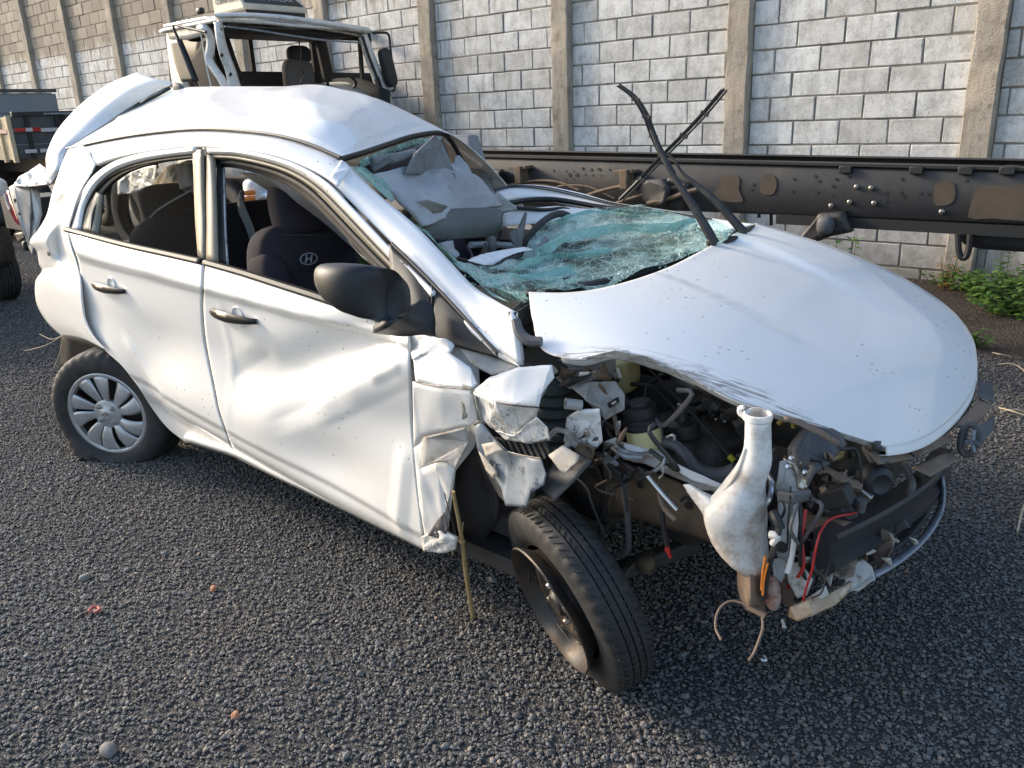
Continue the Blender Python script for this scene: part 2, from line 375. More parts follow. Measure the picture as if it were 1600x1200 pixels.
BASE = {}
def root_of(o):
    while o.parent: o = o.parent
    return o
def put(o, parent):
    COL.objects.link(o)
    if parent is not None: o.parent = parent
def finish(o, smooth=True, angle=40, solid=0, bevel=0, bseg=2, off=-1, subsurf=0):
    me = o.data
    if smooth:
        me.polygons.foreach_set('use_smooth', [True]*len(me.polygons))
        try: me.set_sharp_from_angle(angle=math.radians(angle))
        except Exception: pass
    if solid: d = o.modifiers.new('Solidify', 'SOLIDIFY'); d.thickness = solid; d.offset = off
    if bevel: d = o.modifiers.new('Bevel', 'BEVEL'); d.width = bevel; d.segments = bseg; d.limit_method = 'ANGLE'; d.angle_limit = math.radians(35)
    if subsurf: d = o.modifiers.new('Subdivision', 'SUBSURF'); d.levels = subsurf; d.render_levels = subsurf
    return o
def thing(name, base, label, cat, group=None):
    """an Empty at the base point (yard coordinates) of a thing"""
    o = bpy.data.objects.new(name, None); COL.objects.link(o)
    b = Vector(base); BASE[o.name] = b
    o.matrix_world = YARD @ Matrix.Translation(b); o.empty_display_size = .1
    tag(o, label, cat, group); return o
def tag(o, label=None, cat=None, group=None, kind=None):
    if label: o['label'] = label
    if cat: o['category'] = cat
    if group: o['group'] = group
    if kind: o['kind'] = kind
    return o
def obj(name, mb, mat, parent=None, base=None, fix=True, **k):
    """link a mesh (yard coordinates) as ONE object, a part of parent or a thing with its own base"""
    if parent is not None: b = BASE[root_of(parent).name]
    else: b = Vector(base) if base is not None else Vector((0, 0, 0))
    me = bpy.data.meshes.new(name); me.from_pydata([tuple(Vector(v)-b) for v in mb.v], [], mb.f)
    if fix:
        bm = bmesh.new(); bm.from_mesh(me); bmesh.ops.recalc_face_normals(bm, faces=bm.faces); bm.to_mesh(me); bm.free()
    me.update()
    for mm in (mat if isinstance(mat, (list, tuple)) else [mat]): me.materials.append(mm)
    o = bpy.data.objects.new(name, me); put(o, parent)
    if parent is None: o.matrix_world = YARD @ Matrix.Translation(b); BASE[o.name] = b
    return finish(o, **k)
def facet(name, poly, mat, parent, thick=.004, cuts=3, amp=.008, fr=14, f=None, smooth=True, angle=14, seed=0):
    """a torn, crumpled sheet: polygon traced at real depths, subdivided and creased"""
    pts = [(aty(*p) if f is None else f(p)) for p in poly]
    bm = bmesh.new(); b = BASE[root_of(parent).name]
    vs = [bm.verts.new(Vector(p)-b) for p in pts]; fc = bm.faces.new(vs)
    bmesh.ops.triangulate(bm, faces=[fc])
    for _ in range(cuts):
        lim = .011
        e = [x for x in bm.edges if x.calc_length() > lim]
        if not e: break
        bmesh.ops.subdivide_edges(bm, edges=e, cuts=1, use_grid_fill=True)
        bmesh.ops.triangulate(bm, faces=[x for x in bm.faces if len(x.verts) > 3])
    bm.normal_update()
    rr = random.Random(int(seed*977)+len(poly)*13+int(poly[0][0])); segs = [(pts[i]-b, pts[(i+1) % len(pts)]-b) for i in range(len(pts))]
    nrm = Vector((0, 0, 0))
    for i in range(1, len(pts)-1): nrm += (pts[i]-pts[0]).cross(pts[i+1]-pts[0])
    nrm = nrm.normalized() if nrm.length > 1e-9 else Vector((0, -1, 0))
    e1 = nrm.orthogonal().normalized(); e2 = nrm.cross(e1); folds = []
    for k in range(4):
        an = rr.uniform(0, math.pi); folds.append((math.cos(an), math.sin(an), rr.uniform(.5, 1.1)*fr*(.5+.35*k), rr.uniform(0, 1), 1/(1+.55*k)))
    for v in bm.verts:
        c = v.co; dmin = 1e9
        for (p0, p1) in segs:
            d_ = p1-p0; t = max(0, min(1, (c-p0).dot(d_)/max(1e-9, d_.length_squared))); dmin = min(dmin, (c-p0-d_*t).length)
        wgt = min(1, dmin/.012); a_, b_ = c.dot(e1), c.dot(e2); h = 0
        for cx, sx, fq, ph, am in folds:
            t = (a_*cx+b_*sx)*fq+ph+.25*noise.noise(c*6+Vector((seed, 0, 0))); h += (abs((t % 1)-.5)*4-1)*am
        v.co = c+nrm*(h*.42*amp*wgt+noise.noise(c*fr*1.5)*amp*.3*wgt)+Vector(noise.noise_vector(c*60))*amp*.16*(1-wgt)
    bmesh.ops.recalc_face_normals(bm, faces=bm.faces)
    me = bpy.data.meshes.new(name); bm.to_mesh(me); bm.free(); me.materials.append(mat)
    o = bpy.data.objects.new(name, me); put(o, parent)
    return finish(o, smooth, angle, solid=min(thick, .0022) if thick < .0085 else thick, off=0)
def px(points): return [aty(*p) for p in points]

# ================================================================== ground
def ground_mat():
    m, n, b, o = _nt('black_basalt_gravel_bed'); p = pos(n)
    v = N(n, 'ShaderNodeTexVoronoi'); v.inputs['Scale'].default_value = 170; n.links.new(p, v.inputs['Vector'])
    c = ramp(n, v.outputs['Color'], [(0, (.038, .037, .036)), (.6, (.082, .080, .077)), (1, (.15, .142, .132))]).outputs[0]
    t = tex(n, 1.3, detail=5, vec=p)
    f = ramp(n, t.outputs[0], [(.45, (0, 0, 0)), (.75, (1, 1, 1))]).outputs[0]
    c = mix(n, math_(n, 'MULTIPLY', f, .35), c, (.11, .095, .08))
    n.links.new(c, b.inputs['Base Color']); b.inputs['Roughness'].default_value = .9
    h = math_(n, 'SUBTRACT', 1.0, v.outputs['Distance'])
    bump(n, b, h, .9, .008); return m
M['ground'] = ground_mat()
def soil_mat():
    m, n, b, o = _nt('brown_soil_with_gravel'); p = pos(n)
    v = N(n, 'ShaderNodeTexVoronoi'); v.inputs['Scale'].default_value = 60; n.links.new(p, v.inputs['Vector'])
    c = ramp(n, v.outputs['Color'], [(0, (.03, .022, .017)), (.6, (.065, .047, .036)), (1, (.12, .09, .07))]).outputs[0]
    n.links.new(c, b.inputs['Base Color']); b.inputs['Roughness'].default_value = .95
    t = tex(n, 22, detail=6, vec=p); bump(n, b, math_(n, 'SUBTRACT', t.outputs[0], v.outputs['Distance']), .9, .02); return m
M['soil'] = soil_mat()
g = MB(); R_ = 260
g.add([(-R_, -R_, 0), (R_, -R_, 0), (R_, R_, 0), (-R_, R_, 0)], [(0, 1, 2, 3)])
tag(obj('ground', g, M['ground'], None, (0, 0, 0), smooth=False), kind='structure')
# strip of soil along the foot of the wall, with a ragged edge
g = MB(); xs = np.linspace(-2.5, 7.0, 90); rows = []
for x in xs:
    e = 4.15+.35*noise.noise(Vector((x*.9, 2, 0)))+.12*noise.noise(Vector((x*4, 5, 0)))-(.12*(x-2) if x > 2 else 0)
    rows.append([Vector((x, y, .006+(.05*((y-e)/1.6))*(y > e+.05)+.018*noise.noise(Vector((x*5, y*5, 1)))*(y > e+.05))) for y in np.linspace(e, 5.80, 16)])
g.grid(rows)
tag(obj('soil', g, M['soil'], None, (0, 4.5, 0)), kind='structure')

# gravel: real stones scattered where one can see them
def stones(name, region, dens, smin, smax, seed, cols, label=None, keep=None):
    """region: polygon in yard x,y; a mesh of small quads carries the points, geometry nodes put a stone on each"""
    me = bpy.data.meshes.new(name); xs_ = [p[0] for p in region]; ys_ = [p[1] for p in region]
    me.from_pydata([(p[0], p[1], .004) for p in region], [], [tuple(range(len(region)))])
    o = bpy.data.objects.new(name, me); COL.objects.link(o); o.matrix_world = YARD; BASE[o.name] = Vector((0, 0, 0))
    m, n, b, oo = _nt(name+'_stone'); oi = N(n, 'ShaderNodeObjectInfo')
    c = ramp(n, oi.outputs['Random'], cols).outputs[0]
    t = tex(n, 60, detail=4, vec=pos(n)); c = mix(n, math_(n, 'MULTIPLY', t.outputs[0], .45), c, (.13, .12, .11), 'MIX')
    db = ramp(n, tex(n, 1.7, detail=5, rough=.65, vec=pos(n)).outputs[0], [(.50, (0, 0, 0)), (.68, (1, 1, 1))]).outputs[0]
    c = mix(n, math_(n, 'MULTIPLY', db, .55), c, (.17, .135, .105))
    n.links.new(c, b.inputs['Base Color']); b.inputs['Roughness'].default_value = .75
    gt = bpy.data.node_groups.new(name, 'GeometryNodeTree')
    gt.interface.new_socket('Geometry', in_out='INPUT', socket_type='NodeSocketGeometry')
    gt.interface.new_socket('Geometry', in_out='OUTPUT', socket_type='NodeSocketGeometry')
    gn = gt.nodes; L = gt.links
    gi = gn.new('NodeGroupInput'); go = gn.new('NodeGroupOutput')
    dp = gn.new('GeometryNodeDistributePointsOnFaces'); dp.inputs['Density'].default_value = dens; dp.inputs['Seed'].default_value = seed
    L.new(gi.outputs[0], dp.inputs['Mesh'])
    if dens > 3000:                     # thinner patches where the fines show through
        nd = gn.new('ShaderNodeTexNoise'); nd.inputs['Scale'].default_value = 2.2; nd.inputs['Detail'].default_value = 4
        md_ = gn.new('ShaderNodeMapRange'); md_.inputs[1].default_value = .36; md_.inputs[2].default_value = .52; md_.inputs[3].default_value = dens*.5; md_.inputs[4].default_value = dens
        L.new(nd.outputs[0], md_.inputs[0]); L.new(md_.outputs[0], dp.inputs['Density'])
    join = gn.new('GeometryNodeJoinGeometry')
    for k in range(5):
        ico = gn.new('GeometryNodeMeshIcoSphere'); ico.inputs['Radius'].default_value = 1.0; ico.inputs['Subdivisions'].default_value = 2
        sp = gn.new('GeometryNodeSetPosition'); nz = gn.new('ShaderNodeTexNoise'); nz.noise_dimensions = '4D'
        nz.inputs['W'].default_value = 3.7*k+seed; nz.inputs['Scale'].default_value = .9; nz.inputs['Detail'].default_value = 2
        sb = gn.new('ShaderNodeVectorMath'); sb.operation = 'SUBTRACT'; sb.inputs[1].default_value = (.5, .5, .5)
        ml = gn.new('ShaderNodeVectorMath'); ml.operation = 'MULTIPLY'; ml.inputs[1].default_value = (1.7, 1.7, 1.3)
        L.new(nz.outputs['Color'], sb.inputs[0]); L.new(sb.outputs[0], ml.inputs[0]); L.new(ml.outputs[0], sp.inputs['Offset'])
        L.new(ico.outputs['Mesh'], sp.inputs['Geometry'])
        tr = gn.new('GeometryNodeTransform'); tr.inputs['Scale'].default_value = (1.0, .72+.1*(k % 3), .46+.06*k)
        L.new(sp.outputs[0], tr.inputs['Geometry'])
        g2 = gn.new('GeometryNodeGeometryToInstance'); L.new(tr.outputs[0], g2.inputs[0]); L.new(g2.outputs[0], join.inputs[0])
    ip = gn.new('GeometryNodeInstanceOnPoints'); ip.inputs['Pick Instance'].default_value = True
    L.new(dp.outputs['Points'], ip.inputs['Points']); L.new(join.outputs[0], ip.inputs['Instance'])
    rv = gn.new('FunctionNodeRandomValue'); rv.data_type = 'FLOAT_VECTOR'
    rv.inputs[0].default_value = (-.45, -.45, 0); rv.inputs[1].default_value = (.45, .45, 6.28)
    L.new(rv.outputs[0], ip.inputs['Rotation'])
    rs = gn.new('FunctionNodeRandomValue'); rs.data_type = 'FLOAT'; rs.inputs[2].default_value = 0; rs.inputs[3].default_value = 1
    pw = gn.new('ShaderNodeMath'); pw.operation = 'POWER'; pw.inputs[1].default_value = 2.6; L.new(rs.outputs[1], pw.inputs[0])
    mr = gn.new('ShaderNodeMapRange'); mr.inputs[3].default_value = smin; mr.inputs[4].default_value = smax; L.new(pw.outputs[0], mr.inputs[0])
    L.new(mr.outputs[0], ip.inputs['Scale'])
    sm = gn.new('GeometryNodeSetMaterial'); sm.inputs['Material'].default_value = m
    L.new(ip.outputs[0], sm.inputs[0]); L.new(sm.outputs[0], go.inputs[0])
    md = o.modifiers.new('Gravel', 'NODES'); md.node_group = gt
    me.materials.append(m)
    tag(o, label, 'gravel', None, 'stuff'); return o
GCOL = [(0, (.066, .065, .065)), (.5, (.128, .126, .124)), (.82, (.165, .162, .158)), (.95, (.23, .22, .205)), (1, (.36, .28, .21))]
near = [(4.6, -1.6), (4.6, 2.2), (2.4, 2.2), (1.6, .9), (-.5, 1.0), (-1.6, .9), (-1.6, -.7), (.6, -1.7)]
stones('gravel', near, 16500, .0027, .0076, 3, GCOL, 'near bed of loose dark basalt gravel around the wreck')
far = [(7.5, -1.6), (7.5, 4.3), (.5, 4.3), (.5, 2.2), (4.6, 2.2), (4.6, -1.6)]
stones('gravel', far, 7500, .0038, .0092, 5, GCOL, 'sparser dark gravel beyond the nose of the wreck')
back = [(-1.6, -3.2), (-1.6, 4.0), (-9.0, 4.0), (-9.0, -3.2)]
stones('gravel', [(-1.6, -3.2), (-1.6, -.7), (.6, -1.6), (5.6, -1.6), (5.6, -3.2)], 4200, .005, .011, 9, GCOL, 'dark gravel on the near side of the wreck')
stones('gravel', back, 3600, .005, .011, 6, GCOL, 'dark gravel behind the tail of the wreck')
stones('gravel', [(4.4, -1.5), (4.4, 1.9), (2.6, 1.6), (1.6, -.1), (-1.6, 0), (-1.6, -.7), (.6, -1.6)], 110, .007, .0135, 14, GCOL, 'scattered larger stones lying on the gravel bed')
SCOL = [(0, (.035, .026, .02)), (.6, (.075, .055, .042)), (.9, (.13, .10, .08)), (1, (.22, .17, .12))]
stones('gravel', [(1.4, 4.2), (5.5, 3.9), (5.5, 5.7), (1.4, 5.7)], 1300, .008, .022, 8, SCOL, 'brown earthy stones on the soil strip by the wall')

# ================================================================== the block wall
def block_mat():
    m, n, b, o = _nt('whitewashed_concrete_block'); p = pos(n)
    gy = N(n, 'ShaderNodeNewGeometry'); oi = N(n, 'ShaderNodeObjectInfo')
    rnd = math_(n, 'FRACT', math_(n, 'ADD', gy.outputs['Random Per Island'], oi.outputs['Random']))
    sep = N(n, 'ShaderNodeSeparateXYZ'); n.links.new(p, sep.inputs[0])
    streak = tex(n, 5, detail=8, rough=.7, vec=stretch(n, p, (2.2, 2.2, .35)))
    blot = tex(n, 7, detail=9, rough=.75, vec=p); fine = tex(n, 60, detail=6, rough=.7, vec=p)
    bare = ramp(n, rnd, [(0, (.30, .25, .195)), (.5, (.39, .33, .26)), (1, (.47, .41, .325))]).outputs[0]
    bare = mix(n, ramp(n, blot.outputs[0], [(.4, (0, 0, 0)), (.8, (.6, .6, .6))]).outputs[0], bare, (.17, .145, .115))
    white = ramp(n, rnd, [(0, (.60, .585, .555)), (.5, (.70, .69, .665)), (1, (.79, .785, .765))]).outputs[0]
    st = ramp(n, streak.outputs[0], [(.46, (0, 0, 0)), (.72, (1, 1, 1))]).outputs[0]
    bl = ramp(n, blot.outputs[0], [(.44, (0, 0, 0)), (.62, (1, 1, 1))]).outputs[0]
    fi = ramp(n, fine.outputs[0], [(.54, (0, 0, 0)), (.74, (1, 1, 1))]).outputs[0]
    white = mix(n, math_(n, 'MULTIPLY', st, .55), white, (.36, .335, .30))
    white = mix(n, math_(n, 'MULTIPLY', math_(n, 'MULTIPLY', bl, math_(n, 'ADD', fi, .45)), .9), white, (.20, .185, .165))
    white = mix(n, math_(n, 'MULTIPLY', fi, .6), white, (.27, .245, .21))
    # dirt splashed up from the soil
    lo = N(n, 'ShaderNodeMapRange'); lo.inputs[1].default_value = .75; lo.inputs[2].default_value = .05; n.links.new(sep.outputs[2], lo.inputs[0])
    white = mix(n, math_(n, 'MULTIPLY', lo.outputs[0], math_(n, 'ADD', blot.outputs[0], .25), True), white, (.30, .26, .21))
    # where the whitewash stops, a ragged line of drips
    zz = math_(n, 'ADD', sep.outputs[2], math_(n, 'MULTIPLY', math_(n, 'SUBTRACT', streak.outputs[0], .5), .9))
    k = N(n, 'ShaderNodeMapRange'); k.inputs[1].default_value = 3.00; k.inputs[2].default_value = 2.84; n.links.new(zz, k.inputs[0])
    c = mix(n, k.outputs[0], bare, white)
    n.links.new(c, b.inputs['Base Color']); b.inputs['Roughness'].default_value = .92
    bump(n, b, math_(n, 'ADD', fine.outputs[0], math_(n, 'MULTIPLY', blot.outputs[0], .6)), .5, .008)
    return m
M['block'] = block_mat()
M['mortar'] = simple('grimy_mortar', (.27, .245, .21), .95, 0, (.15, .135, .115), 9, bscale=80, bstr=.5)
def post_mat():
    m, n, b, o = _nt('stained_concrete_post'); p = pos(n)
    s = tex(n, 4, detail=9, rough=.75, vec=stretch(n, p, (3, 3, .5))); f = tex(n, 90, detail=5, vec=p); q = tex(n, 9, detail=8, rough=.7, vec=p)
    c = ramp(n, s.outputs[0], [(.3, (.27, .225, .175)), (.5, (.40, .345, .275)), (.7, (.50, .45, .38))]).outputs[0]
    c = mix(n, ramp(n, q.outputs[0], [(.52, (0, 0, 0)), (.72, (.8, .8, .8))]).outputs[0], c, (.14, .115, .09))
    n.links.new(c, b.inputs['Base Color']); b.inputs['Roughness'].default_value = .93
    bump(n, b, math_(n, 'ADD', f.outputs[0], q.outputs[0]), .7, .012); return m
M['post'] = post_mat()
WY = 5.84; PITCHX = 1.985; X0 = .045; PW = .215; WTOP = 5.25
wall = thing('block_wall', (0, WY, 0), 'tall concrete block wall with posts, whitewashed below and bare grey above', 'wall')
k0, k1 = -13, 3
s = MB(); s.box(((k0+k1)*PITCHX/2, WY+.093, WTOP/2), ((k1-k0)*PITCHX+.6, .17, WTOP)); obj('mortar', s, M['mortar'], wall, smooth=False)
def post_mesh(zt, sd):
    rr = random.Random(sd); g = MB(); n = 40; rows = []
    prof = [(-PW/2, .10), (-PW/2, 0), (-PW/2+.003, -.072), (-PW/2+.012, -.08), (PW/2-.012, -.08), (PW/2-.003, -.072), (PW/2, 0), (PW/2, .10)]
    for i in range(n+1):
        z = zt*i/n; r = []
        for j, (x, y) in enumerate(prof):
            e = noise.noise(Vector((sd*3.3+j, z*4, x*9)))*.010
            r.append(Vector((x+e*(0 < j < 7), y+e*(1 < j < 6), z)))
        rows.append(r)
    return g.grid(rows)
for k in range(k0, k1+1):
    xc = X0+PW/2+k*PITCHX; g = post_mesh(WTOP+.05, k+20)
    g.v = [(v[0]+xc, v[1]+WY+.0, v[2]) for v in g.v]; obj('post', g, M['post'], wall, angle=22)
def block_mesh(L, sd):
    rr = random.Random(sd); h = .184; d = .06; c = .003+.003*rr.random(); j = lambda a=.004: rr.uniform(-a, a)
    vs = []
    for (ins, y) in ((0, d), (0, c), (c, 0)):
        for (x, z) in ((-1, -1), (1, -1), (1, 1), (-1, 1)):
            vs.append((x*(L/2-ins)+j(), y+(j(.0025) if y < d else 0), z*(h/2-ins)+j()))
    f = []
    for a in (0, 4):
        for q in range(4): f.append((a+q, a+(q+1) % 4, a+4+(q+1) % 4, a+4+q))
    f.append((8, 9, 10, 11)); return MB().add(vs, f)
skyline = [(0, 135), (85, 175), (120, 165), (215, 113), (262, 60), (265, 30), (330, 0), (490, 10), (600, 55), (615, 130), (650, 185), (690, 205), (720, 245), (1600, 268)]
def to_px(p):
    d = Vector(p)-CY; wv = DX*d.x+DY*d.y+Vector((0, 0, d.z)); f = wv.dot(_F)
    return (800+FPX*wv.dot(_R)/f, 600+FPX*wv.dot(_D)/f) if f > .01 else (-9e3, 0)
cand = []; rb = random.Random(11)
for k in range(k0, k1):
    xa = X0+PW+k*PITCHX+.004; xb = X0+(k+1)*PITCHX-.004
    for r in range(26):
        zc = .03+.2*r
        if zc > WTOP-.05: break
        off = (0, .19)[r % 2]+rb.uniform(-.02, .02)+(k*.13 % .2); x = xa-off
        while x < xb-.02:
            a, b_ = max(x, xa), min(x+.387, xb); x += .402
            if b_-a < .035: continue
            a = round(a/.005)*.005; b_ = round(b_/.005)*.005
            pxx = to_px(((a+b_)/2, WY, zc)); sk = np.interp(pxx[0], [q[0] for q in skyline], [q[1] for q in skyline])
            vis = (-10 < pxx[0] < 1610 and -12 < pxx[1] < 1200) and (pxx[1] < sk+6 or (pxx[0] > 1180 and 340 < pxx[1] < 470))
            d = (Vector(((a+b_)/2, WY, zc))-CY).length
            cand.append((0 if vis else 1, d, (a+b_)/2, zc, round(b_-a, 3)))
cand.sort(); cache = {}; rest = MB()
for i, (v, d, x, z, L) in enumerate(cand):
    key = (round(L/.01)*.01, rb.randrange(3))
    dy = rb.uniform(-.004, .004)
    if i < 299 and v == 0:
        if key not in cache:
            o = obj('block', block_mesh(L, hash(key) % 999), M['block'], None, None, smooth=False); cache[key] = o.data; o.parent = wall; o.matrix_world = Matrix(); BASE.pop(o.name, None)
        else: o = bpy.data.objects.new('block', cache[key]); put(o, wall)
        o.location = (x, dy, z); o.rotation_euler = (0, 0, 0); o.matrix_parent_inverse = Matrix()
    else:
        g = block_mesh(L, i); rest.add([(q[0]+x, q[1]+WY+dy, q[2]+z) for q in g.v], g.f)
tag(obj('block_remainder', rest, M['block'], wall, smooth=False), kind='stuff')

# ================================================================== the wrecked hatchback
car = thing('wrecked_car', (1.3, .85, 0), 'crashed white hatchback with crushed front, caved roof and torn off bumper', 'car')

# ---- right flank: one curved surface y = side(x, z), dents included
def sstep(a, b, x): t = min(1, max(0, (x-a)/(b-a))); return t*t*(3-2*t)
def gs(x, z, cx, cz, rx, rz): return math.exp(-((x-cx)/rx)**2-((z-cz)/rz)**2)
def side(x, z):
    zc = .972-.036*x
    if z > zc: y = .55*(z-zc)**1.15
    else:
        d = zc-z
        y = .030*sstep(0, .028, d) + .012*sstep(.0, .3, d) - .030*sstep(.22, .5, d)
        zs = .46-.085*x                        # the low character line
        y += .022*sstep(.0, .035, zs-z+.02) + .06*sstep(.03, .16, zs-z)
    # crushed front door: a long hollow under the mirror and a fold that runs down and back from it
    ax, az, bx, bz = 2.02, .83, 1.12, .50
    t = ((x-ax)*(bx-ax)+(z-az)*(bz-az))/((bx-ax)**2+(bz-az)**2); t = min(1.15, max(-.2, t))
    dist = (z-(az+(bz-az)*t)); side_ = dist
    w_ = sstep(1.25, .75, t)*1.0
    y += w_*.040*math.exp(-((side_-.085)/.075)**2)*(.55+.45*sstep(1.0, .1, t))
    y += w_*(-.022)*math.exp(-((side_+.045)/.09)**2)*(.4+.6*sstep(1.0, .2, t))
    y += .03*gs(x, z, 1.62, .42, .28, .10)
    y += .014*gs(x, z, 1.02, .66, .16, .16)+.02*gs(x, z, .55, .62, .25, .12)
    y -= .022*gs(x, z, 2.04, .86, .06, .06)
    # tight creases in the crushed sheet
    def crease(x0, z0, x1, z1, amp, w0):
        L2 = (x1-x0)**2+(z1-z0)**2; tt = ((x-x0)*(x1-x0)+(z-z0)*(z1-z0))/L2
        dd = math.hypot(x-x0-(x1-x0)*tt, z-z0-(z1-z0)*tt); e_ = sstep(-.12, .15, tt)*sstep(1.12, .8, tt)
        return amp*max(0, 1-dd/w0)*e_
    y -= crease(2.04, .85, 1.55, .60, .020, .075)+crease(2.04, .90, 1.80, .885, .012, .03)+crease(2.02, .84, 1.88, .77, .012, .03)
    y -= crease(1.04, .93, 1.00, .42, .003, .03)+crease(.20, .62, .52, .36, .010, .05)-crease(1.30, .74, 1.02, .60, .008, .06)
    y += crease(1.75, .70, 1.30, .50, .010, .06)-crease(1.98, .55, 1.92, .25, .010, .05)
    # rear door and quarter
    y += .03*gs(x, z, .30, .42, .16, .14)-.012*gs(x, z, .15, .75, .25, .12)
    y += .003*noise.noise(Vector((x*2.3, z*2.3, 3.1)))
    return y
def onside(a): return on(a[0], a[1], lambda p: p.y-side(p.x, p.z), .8, 6.5)
def flank(name, left, right, nu, nv, mat, parent, bulge=None, **k):
    """skin between two traced edges, every point dropped onto the flank"""
    L = crm(left, nu); R = crm(right, nu); g = []
    for i in range(nu):
        row = []
        for j in range(nv):
            t = j/(nv-1); q = L[i]*(1-t)+R[i]*t; row.append(onside(q))
        g.append(row)
    return obj(name, MB().grid(g), mat, parent, solid=.006, off=0, **k)
def off(p, dy): return Vector((p.x, p.y+dy, p.z))

# rear door
rdoor = flank('rear_door', [(108, 361), (115, 385), (124, 410), (128, 440), (132, 480), (142, 515), (165, 547), (192, 572), (217, 604), (240, 640), (262, 668), (286, 687)],
              [(319, 412), (317, 440), (316, 470), (317, 500), (320, 530), (325, 560), (331, 590), (336, 615), (341, 640), (349, 664), (358, 688), (369, 714)], 64, 56, M['paint'], car, angle=70)
fdoor = flank('front_door', [(322, 413), (320, 440), (319, 470), (320, 500), (323, 530), (328, 560), (334, 590), (339, 615), (344, 640), (352, 664), (361, 690), (373, 717)],
              [(640, 517), (641, 540), (641, 565), (642, 600), (643, 635), (645, 670), (648, 705), (651, 740), (654, 770), (658, 800), (661, 830), (666, 860)], 84, 90, M['paint'], car, angle=70)
# rolled bottom edge of the front door: lower contour bows up between sill points
# quarter panel with its bulges and creases
Q = [[(107, 233, .28), (118, 231, .255), (132, 229, .24), (150, 257, .20)],
     [(98, 255, .29), (112, 262, .24), (126, 268, .20), (141, 274, .17)],
     [(90, 278, .26), (104, 282, .20), (116, 286, .16), (130, 292, .14)],
     [(82, 302, .24), (96, 300, .14), (108, 303, .13), (121, 312, .11)],
     [(74, 335, .22), (90, 322, .17), (104, 326, .10), (114, 335, .085)],
     [(62, 357, .22), (82, 350, .10), (98, 352, .09), (108, 358, .065)],
     [(47, 378, .20), (70, 374, .06), (92, 382, .105), (112, 385, .055)],
     [(58, 392, .19), (76, 394, .08), (98, 402, .11), (120, 410, .04)],
     [(62, 412, .20), (80, 414, .11), (104, 422, .07), (126, 436, .02)],
     [(66, 424, .19), (84, 421, .10), (106, 440, .03), (128, 455, .01)],
     [(56, 441, .14), (76, 434, .07), (104, 456, .02), (130, 475, .005)],
     [(58, 474, .12), (84, 470, .055), (110, 485, .018), (135, 502, .003)],
     [(74, 503, .10), (96, 505, .05), (120, 514, .016), (148, 527, 0)],
     [(98, 526, .09), (118, 527, .04), (140, 533, .01), (166, 547, 0)]]
Q = [[(a, b, c) for a, b, c in r] for r in Q]
quarter = obj('quarter_panel', MB().grid(grid_from(Q, 66, 30)), M['paint'], car, solid=.005, off=0, angle=75)
obj('fuel_cap', MB().lathe([(0, .004), (.011, .004), (.013, 0)], aty(76, 396, .075), (0, -1, .1), 14), M['dark_steel'], quarter)

# roof side frame, door gap line up to the seam, from the tail to the foot of the windscreen pillar
top = [(107, 234, .285), (150, 224, .285), (200, 215, .285), (255, 208, .285), (305, 204, .285), (365, 206, .285), (430, 213, .285), (480, 227, .285), (533, 249, .285), (560, 275, .27), (600, 311, .25), (650, 353, .225), (700, 405, .195), (740, 447, .165), (775, 470, .135), (799, 484, .10)]
bot = [(150, 258, .20), (172, 249, .20), (205, 240, .20), (255, 232, .20), (305, 227, .20), (365, 231, .20), (430, 242, .20), (475, 259, .20), (515, 281, .195), (545, 312, .185), (580, 347, .17), (622, 390, .15), (668, 438, .115), (712, 487, .085), (748, 527, .06), (812, 571, .03)]
mid = [((a[0]+b[0])/2, (a[1]+b[1])/2, (a[2]+b[2])/2-.012) for a, b in zip(top, bot)]
sidef = obj('roof_side_frame', MB().grid(grid_from([top, mid, bot], 9, 120)), M['paint_hood'], car, solid=.02, angle=60)
facet('pillar_kink', [(514, 276, .185), (533, 250, .27), (549, 262, .268), (528, 292, .175)], M['paint_hood'], sidef, .004, 2, .006, 20)
# lower inner face of the pillar, falling to the cowl
obj('pillar_foot', MB().grid(grid_from([[(712, 487, .09), (760, 520, .065), (812, 571, .035)], [(740, 520, .05), (775, 540, .05), (812, 572, .033)], [(775, 556, .04), (790, 564, .04), (812, 573, .03)]], 8, 10)), M['paint_hood'], sidef, solid=.01)

def strip(name, a, b, mat, parent, n=60, k=5, bul=-.01, solid=.012, **kw):
    mid = [((p[0]+q[0])/2, (p[1]+q[1])/2, (p[2]+q[2])/2+bul) for p, q in zip(a, b)]
    return obj(name, MB().grid(grid_from([a, mid, b], k, n)), mat, parent, solid=solid, **kw)
Yd = .19
# rear door window frame
ro = [(111, 358, .07), (122, 315, .115), (142, 279, .155), (175, 254, .18), (215, 241, .185), (260, 234, .185), (303, 229, .185)]
ri = [(126, 358, .078), (134, 322, .12), (152, 291, .16), (180, 268, .183), (218, 254, .19), (260, 246, .19), (303, 241, .19)]
strip('window_frame', ro, ri, M['paint'], rdoor, 70, 5, -.008)
ri2 = [(146, 362, .10), (153, 325, .14), (168, 298, .175), (192, 276, .195), (224, 262, .20), (262, 253, .20), (302, 248, .20)]
strip('window_seal', [(a, b, c+.004) for a, b, c in ri], ri2, M['rubber_trim'], rdoor, 70, 4, .012)
strip('pillar_cover', [(301, 240, .180), (303, 300, .135), (305, 350, .10), (309, 400, .055)], [(316, 232, .178), (318, 300, .13), (319, 350, .09), (320, 406, .05)], M['tan_sheen_tape'], rdoor, 14, 5, -.008)
strip('quarter_light_cover', [(128, 357, .082), (136, 326, .12), (150, 300, .15)], [(153, 366, .10), (157, 335, .135), (160, 305, .155)], M['tan_sheen_tape'], rdoor, 14, 4, -.004)
